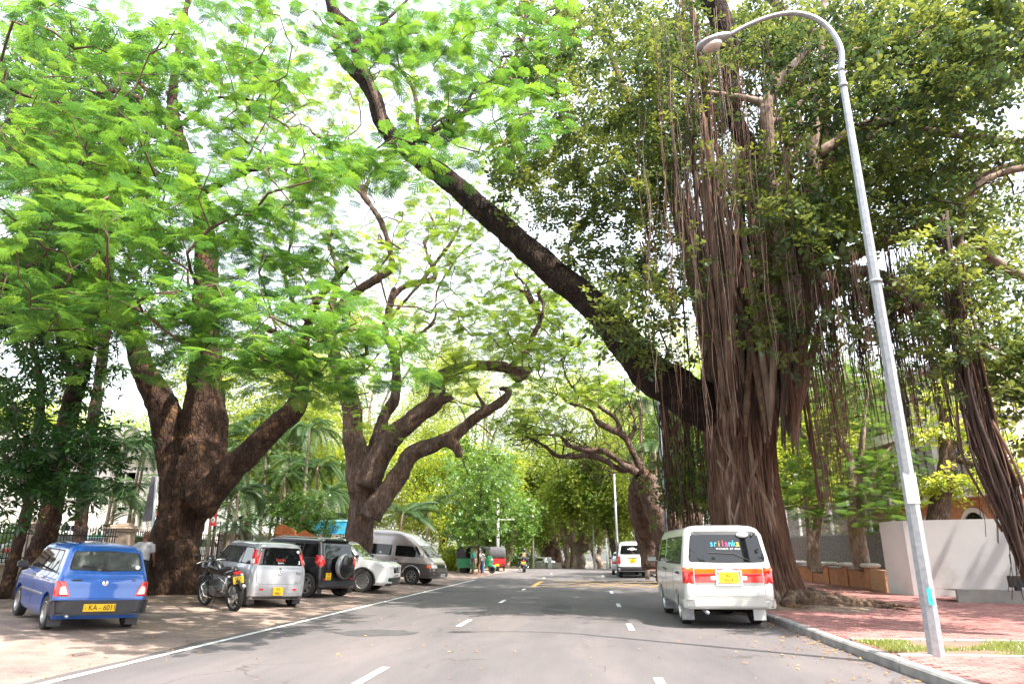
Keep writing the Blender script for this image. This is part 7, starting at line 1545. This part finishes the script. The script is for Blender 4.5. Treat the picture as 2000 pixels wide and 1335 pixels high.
pole('thin grey pole beyond the far white van', 1207, 44, 925, .09, M['steel'])
pole('grey pole beside the twisted trunk beyond the far van', 1243, 52, 962, .10, M['steel'])
GP = 'white posts at the end of the road'
for px, yt, Y in ((1042, 1030, 88), (1112, 1040, 92), (1161, 1010, 78), (1186, 1050, 74), (1191, 1052, 78), (1197, 1055, 82)): pole({1042: 'thin white pole right of the moving rider', 1112: 'thin white pole left of the forked tree', 1161: 'white pole right of the forked tree', 1186: 'white gate post, left of three beyond the far van', 1191: 'white gate post, middle of three beyond the far van', 1197: 'white gate post, right of three beyond the far van'}[px], px, Y, yt, .11, M['white_vinyl'], group=GP)
# low white parapet and far cars
fw = thing('white_parapet', 'low white wall with posts across the far end of the road', 'wall', tuple(V(at(1160, 1100, 96).x, 96, gz(0, 96))))
for k in range(9):
    mb = MB(); mb.box((-8 + 2.2 * k, 0, .5), (.45, .45, 1.0), bev=.03); mb.build('post', M['white_vinyl'], fw)
    if k < 8: mb = MB(); mb.box((-6.9 + 2.2 * k, 0, .38), (1.7, .2, .7)); mb.build('wall_panel', M['plaster'], fw)
plain_car('silver car parked far up the left side of the road', M['silver_paint'], 0, 0, R(200), pos=V(at(1010, 1100, 100).x, 100, gz(0, 100)), group='far parked cars'); plain_car('white car driving away at the far end of the road', M['white_paint'], 0, 0, R(70), pos=V(at(1064, 1100, 98).x, 98, gz(0, 98)), group='far parked cars')
# ---- white rendered wall
def wallrun(t, pts, th, mats_, z0, name, h=None):
    O = Vector(t.location)
    for i in range(len(pts) - 1):
        (x0, y0, a0), (x1, y1, a1) = pts[i], pts[i + 1]; d = V(x1 - x0, y1 - y0, 0).normalized(); n = V(-d.y, d.x, 0) * th
        vs = [V(x0, y0, z0), V(x1, y1, z0), V(x1, y1, a1), V(x0, y0, a0)]; vs += [v + n for v in vs]; mb = MB(); mb.add([v - O for v in vs], [(0, 1, 2, 3), (7, 6, 5, 4), (0, 4, 5, 1), (1, 5, 6, 2), (2, 6, 7, 3), (3, 7, 4, 0)]); mb.build(name, mats_, t, recalc=True)
M['whitewall'] = mat('white_rendered_wall', (.62, .62, .63), (.54, .53, .53), .9, rough=.9, world=True, bmp=.15, bscale=30, stops=[(.3, (.50, .49, .49)), (.45, (.60, .60, .61)), (.7, (.66, .66, .67))])
A_, B_, = gpt(1737, 1158, PZ), gpt(1786, 1163, PZ); hA, hB = at(1725, 1023, A_.y).z, at(1771, 1016, B_.y).z; Cc = V(B_.x + 9.0, B_.y - 4.2, 0)
ww = thing('white_wall', 'tall white rendered wall behind the street lamp, with one angled end', 'wall', (B_.x, B_.y, PZ)); wallrun(ww, [(A_.x, A_.y, hB), (B_.x, B_.y, hB), (Cc.x, Cc.y, hB)], .25, M['whitewall'], 0, 'wall_panel')
# grey planter in front of it, with a floodlight
P1 = gpt(1873, 1176, PZ); pl_ = thing('low_planter', 'low grey concrete planter ledge in front of the white wall at right edge', 'planter', tuple(P1)); d_ = V(1, -.27, 0).normalized(); hP = at(1873, 1150, P1.y).z
wallrun(pl_, [(P1.x, P1.y, hP), (P1.x + d_.x * 7, P1.y + d_.y * 7, hP)], .22, M['kerbtop'], 0, 'front_face'); mb = MB(); mb.add([V(0, .22, hP - .17), V(7 * d_.x, 7 * d_.y + .22, hP - .17), V(7 * d_.x, 7 * d_.y + 1.4, hP - .17), V(0, 1.4, hP - .17)], [(0, 1, 2, 3)]); mb.build('soil_bed', M['soil'], pl_)
P2 = at(1990, 1152, P1.y - .8); fl = thing('floodlight', 'small black floodlight on the planter ledge at right edge', 'floodlight', (P2.x, P2.y, hP + .01)); mb = MB(); mb.box((0, .05, .22), (.34, .12, .28), bev=.02, M=None); mb.build('housing', M['gasket'], fl); mb = MB(); mb.box((0, .02, .05), (.12, .12, .10)); mb.build('bracket', M['iron'], fl)
# ---- low brick wall with piers and pale caps
M['brick'] = mat('orange_red_brick', (.34, .13, .06), (.46, .22, .11), 5, rough=.9, bmp=.3, bscale=60, world=True)
M['mortar'] = mat('mortar', (.30, .24, .19), (.38, .31, .25), 4, rough=1, world=True)
q0, q1 = gpt(1700, 1150, PZ), gpt(1558, 1132, PZ); bw = thing('low_brick_wall', 'low orange brick wall with piers and pale caps along the paved forecourt', 'wall', tuple(q0)); u = (q1 - q0); u.z = 0; Lw = u.length; u.normalize(); n_ = V(u.y, -u.x, 0); 
if n_.x > 0: n_ = -n_
hW = at(1700, 1113, q0.y).z - q0.z
q2 = gpt(1738, 1150, PZ) 
Mw = Matrix(((u.x, n_.x, 0), (u.y, n_.y, 0), (0, 0, 1))).to_4x4()
mb = MB(); mb.box(u * (Lw / 2) - n_ * .15 + V(0, 0, hW / 2), (Lw, .28, hW), M=Mw); mb.build('core', M['mortar'], bw)
mb = MB(); mb.box((0, 0, 0), (.215, .02, .068), bev=.005); o_ = mb.build('brick', M['brick'], None); bme = o_.data; bpy.data.objects.remove(o_)
cnt = 0; rowsn = int(hW / .078); far = MB()
for r_ in range(rowsn):
    x = .1 + (.11 if r_ % 2 else 0)
    while x < Lw:
        c = u * x + n_ * (-.004 + random.uniform(-.003, .003)) + V(0, 0, .045 + r_ * .078)
        if cnt < 290 and x < 3.6: o_ = link('brick', bme, bw); o_.location = c; o_.rotation_euler = (0, 0, math.atan2(u.y, u.x)); cnt += 1
        else: far.box(c, (.215, .02, .068), M=Mw)
        x += .226
far.build('brickwork', M['brick'], bw, kind='stuff')
npier = 4
for k in range(npier + 1):
    x = Lw * k / npier; mb = MB(); mb.box(u * x - n_ * .12 + V(0, 0, (hW + .10) / 2), (.42, .34, hW + .10), M=Mw, bev=.01); mb.build('pier', M['brick'], bw); mb = MB(); mb.box(u * x - n_ * .10 + V(0, 0, hW + .17), (.66, .5, .15), M=Mw, bev=.05); mb.build('pier_cap', M['plaster'], bw)
    if k < npier: mb = MB(); mb.box(u * (x + Lw / npier / 2) - n_ * .12 + V(0, 0, hW + .04), (Lw / npier - .56, .36, .07), M=Mw, bev=.02); mb.build('coping', M['kerbtop'], bw)
# end face of that wall towards the camera, pebble-faced orange
M['pebble_o'] = mat('orange_pebbledash', (.35, .17, .08), None, 22, rough=1, world=True, bmp=.8, bscale=40, stops=[(.35, (.25, .11, .05)), (.5, (.42, .22, .12)), (.7, (.55, .40, .28))])
wq = thing('pebble_end_wall', 'short orange pebble-faced wall between the brick wall and the white wall', 'wall', tuple(q0)); wallrun(wq, [(q0.x, q0.y, q0.z + hW + .05), (A_.x + .05, A_.y + .3, q0.z + hW + .05)], .2, M['pebble_o'], 0, 'wall_panel')
# ---- grey pebble-dashed retaining wall with chain-link above
M['pebble'] = mat('grey_pebbledash', (.12, .11, .11), None, 16, rough=1, world=True, bmp=.8, bscale=30, stops=[(.3, (.08, .07, .065)), (.5, (.16, .15, .145)), (.72, (.30, .28, .27))])
YR = 33.5; ra, rb = at(1748, 1040, 29.5), at(1540, 1060, 40); rw = thing('retaining_wall', 'dark grey pebble-dashed wall with chain-link fence behind the slender pale trees', 'wall', (ra.x, ra.y, PZ)); RO = Vector(rw.location); ztop = ra.z
wallrun(rw, [(ra.x, ra.y, ztop), (rb.x, rb.y, ztop)], .3, M['pebble'], 0, 'wall_panel')
du = V(rb.x - ra.x, rb.y - ra.y, 0); LL = du.length; du.normalize()
mb = MB(); Mr = Matrix(((du.x, -du.y, 0), (du.y, du.x, 0), (0, 0, 1))).to_4x4(); mb.box(V(ra.x, ra.y, ztop + .04) + du * LL / 2 - RO, (LL, .40, .08), M=Mr); mb.build('coping', M['kerbtop'], rw)
for k in range(7):
    mb = MB(); p = V(ra.x, ra.y, ztop) + du * (LL * k / 6) - RO; mb.box(p + V(0, 0, .75), (.12, .12, 1.5), M=Mr); mb.build('post', M['orange'] if k == 4 else M['conc'], rw)
mb = MB(); nW = int(LL / .16); Hm = 1.35
for k in range(-8, nW):
    for sgn in (1, -1):
        a = k * .16 if sgn > 0 else k * .16 + Hm; b_ = a + Hm * sgn
        a2, b2 = max(0, min(LL, a)), max(0, min(LL, b_)); 
        if abs(a2 - b2) < .05: continue
        za = (a2 - a) * sgn + .1; zb = za + abs(b2 - a2); p = V(ra.x, ra.y, ztop) - RO; mb.tube([p + du * a2 + V(0, 0, za), p + du * b2 + V(0, 0, zb)], .006, 3, cap=False)
mb.build('chain_link', M['steel'], rw, kind='stuff')
# ---- the pale building behind
bA, bB = at(1500, 1000, 66), at(1962, 985, 35); bd = thing('pale_building', 'pale three-storey building with brown-framed windows and a brick ground floor with white arch, at right', 'building', (bB.x, bB.y, 0)); BO = Vector(bd.location)
ub = V(bA.x - bB.x, bA.y - bB.y, 0); LB = ub.length; ub.normalize(); nb_ = V(ub.y, -ub.x, 0)
if nb_.dot(-BO) < 0: nb_ = -nb_
Mb = Matrix(((ub.x, nb_.x, 0), (ub.y, nb_.y, 0), (0, 0, 1))).to_4x4()
def zpx(px, py): 
    # height on the facade plane seen at that pixel
    r = ray(px, py); c = Vector((0, 0, EYE)); t = ((BO - c).dot(nb_)) / r.dot(nb_); return (c + r * t)
zf = zpx(1890, 968).z; z2 = zpx(1890, 690).z
mb = MB(); mb.box(ub * LB / 2 - nb_ * 5 + V(0, 0, (zf) / 2), (LB, 10, zf), M=Mb); mb.build('ground_floor_wall', M['brick'], bd)
mb = MB(); mb.box(ub * (LB / 2) - nb_ * 4.94 + V(0, 0, (zf + z2) / 2), (LB + .1, 10.1, z2 - zf), M=Mb); mb.build('wall', M['plaster_grey'], bd)  # facade shade put into its colour by the greyer plaster
mb = MB(); mb.box(-ub * .09 - nb_ * 5 + V(0, 0, (zf + z2) / 2 + .05), (.1, 10.2, z2 - zf), M=Mb); mb.build('gable_wall', M['plaster'], bd)  # sunlit gable gets the paler plaster, its light put into the colour
for z, h in ((zf, .22), ((zf + z2) / 2 + .2, .25), (z2, .4)):
    mb = MB(); mb.box(ub * (LB / 2) - nb_ * 4.7 + V(0, 0, z), (LB + .5, 10.6, h), M=Mb); mb.build('floor_band', M['plaster'], bd)
wfr = mat('brown_window_frame', (.06, .03, .03), rough=.6); wgl = mat('hazy_window_glass', (.30, .27, .30), (.18, .17, .19), 1, rough=.1, coat=1)
x = 2.0; k = 0
while x < LB - 2:
    for j in range(2):
        zc = zf + (z2 - zf) * (.27 + .5 * j)
        window(bd, ub * x + nb_ * .12 + V(0, 0, zc), ub, 2.4, (z2 - zf) * .27, wfr, wgl, nb_, 2)
        for q in (-.6, .6): mb = MB(); mb.box(ub * (x + q) + nb_ * .16 + V(0, 0, zc - (z2 - zf) * .19), (1.0, .1, .5), M=Mb, bev=.02); mb.build('sill_panel', M['plaster'], bd)
    mb = MB(); mb.box(ub * (x + 1.9) + nb_ * .2 + V(0, 0, (zf + z2) / 2), (.5, .5, z2 - zf - .3), M=Mb); mb.build('pilaster', M['plaster_grey'], bd)
    x += 3.8; k += 1
for j in range(4):
    xc = 2.3 + j * 3.4; zc = zf - 1.75; mb = MB(); ring = []
    for i in range(17):
        a = math.pi * i / 16
        for r_ in (.95, 1.18): ring.append((r_ * math.cos(a), r_ * math.sin(a)))
    vs = [ub * (xc + a) + nb_ * d + V(0, 0, zc + b_) for d in (.02, .10) for a, b_ in ring]; m_ = len(ring)
    fs = []
    for i in range(16): fs += [(2 * i, 2 * i + 1, 2 * i + 3, 2 * i + 2), (m_ + 2 * i, m_ + 2 * i + 2, m_ + 2 * i + 3, m_ + 2 * i + 1), (2 * i, 2 * i + 2, m_ + 2 * i + 2, m_ + 2 * i), (2 * i + 1, m_ + 2 * i + 1, m_ + 2 * i + 3, 2 * i + 3)]
    mb.add(vs, fs); mb.build('arch', M['plaster'], bd); mb = MB(); vs = [ub * (xc + .95 * math.cos(math.pi * i / 16)) + nb_ * .03 + V(0, 0, zc + .95 * math.sin(math.pi * i / 16)) for i in range(17)] + [ub * (xc - .95) + nb_ * .03, ub * (xc + .95) + nb_ * .03]; mb.add(vs, [tuple(range(19))]); mb.build('arch_opening', M['glass'], bd)
# ------------------------------------------------------------------ fallen leaves, stones
lit = leafmat('dry_leaf', [(.30, .16, .05), (.42, .26, .07), (.36, .13, .05), (.50, .36, .12)], .15)
rr2 = np.random.RandomState(21); P_ = []; 
def lp_(n, x0, x1, y0, y1):
    for _ in range(n): x, y = rr2.uniform(x0, x1), rr2.uniform(y0, y1); P_.append((x, y, gz(x, y) + (PZ if x > KX else 0) + .014))
lp_(330, 2.4, KX, 7, 24); lp_(110, -5.8, 2.4, 7, 24); lp_(360, -12, -6.2, 9, 26); lp_(150, KX + .2, 12, 8, 30); lp_(160, KX - .3, KX - .02, 7, 20); lp_(90, -13.5, -10, 16, 20); lp_(120, -14, -9, 13, 22); lp_(80, -6.6, -6.0, 8, 30)
pv = [V(-.5, 0, 0), V(-.1, .22, .08), V(.5, 0, .05), V(-.1, -.22, .1)]; P_ = np.array(P_); n = len(P_)
scatter('fallen_leaves', (pv, [(0, 1, 2, 3)]), P_, np.stack([rr2.normal(0, .2, n), rr2.normal(0, .2, n), rr2.uniform(0, 6.28, n)], 1), rr2.uniform(.03, .085, n), lit, None)
st = thing('boulder', 'rough brown stone block at the foot of the banyan roots', 'rock', tuple(gpt(1562, 1162, PZ))); mb = MB(); mb.ball((0, 0, .22), (.16, .16, .3), 10, 8); fuse(mb, 'stone', BK['fig'], st, .03, 1, .15, .15)
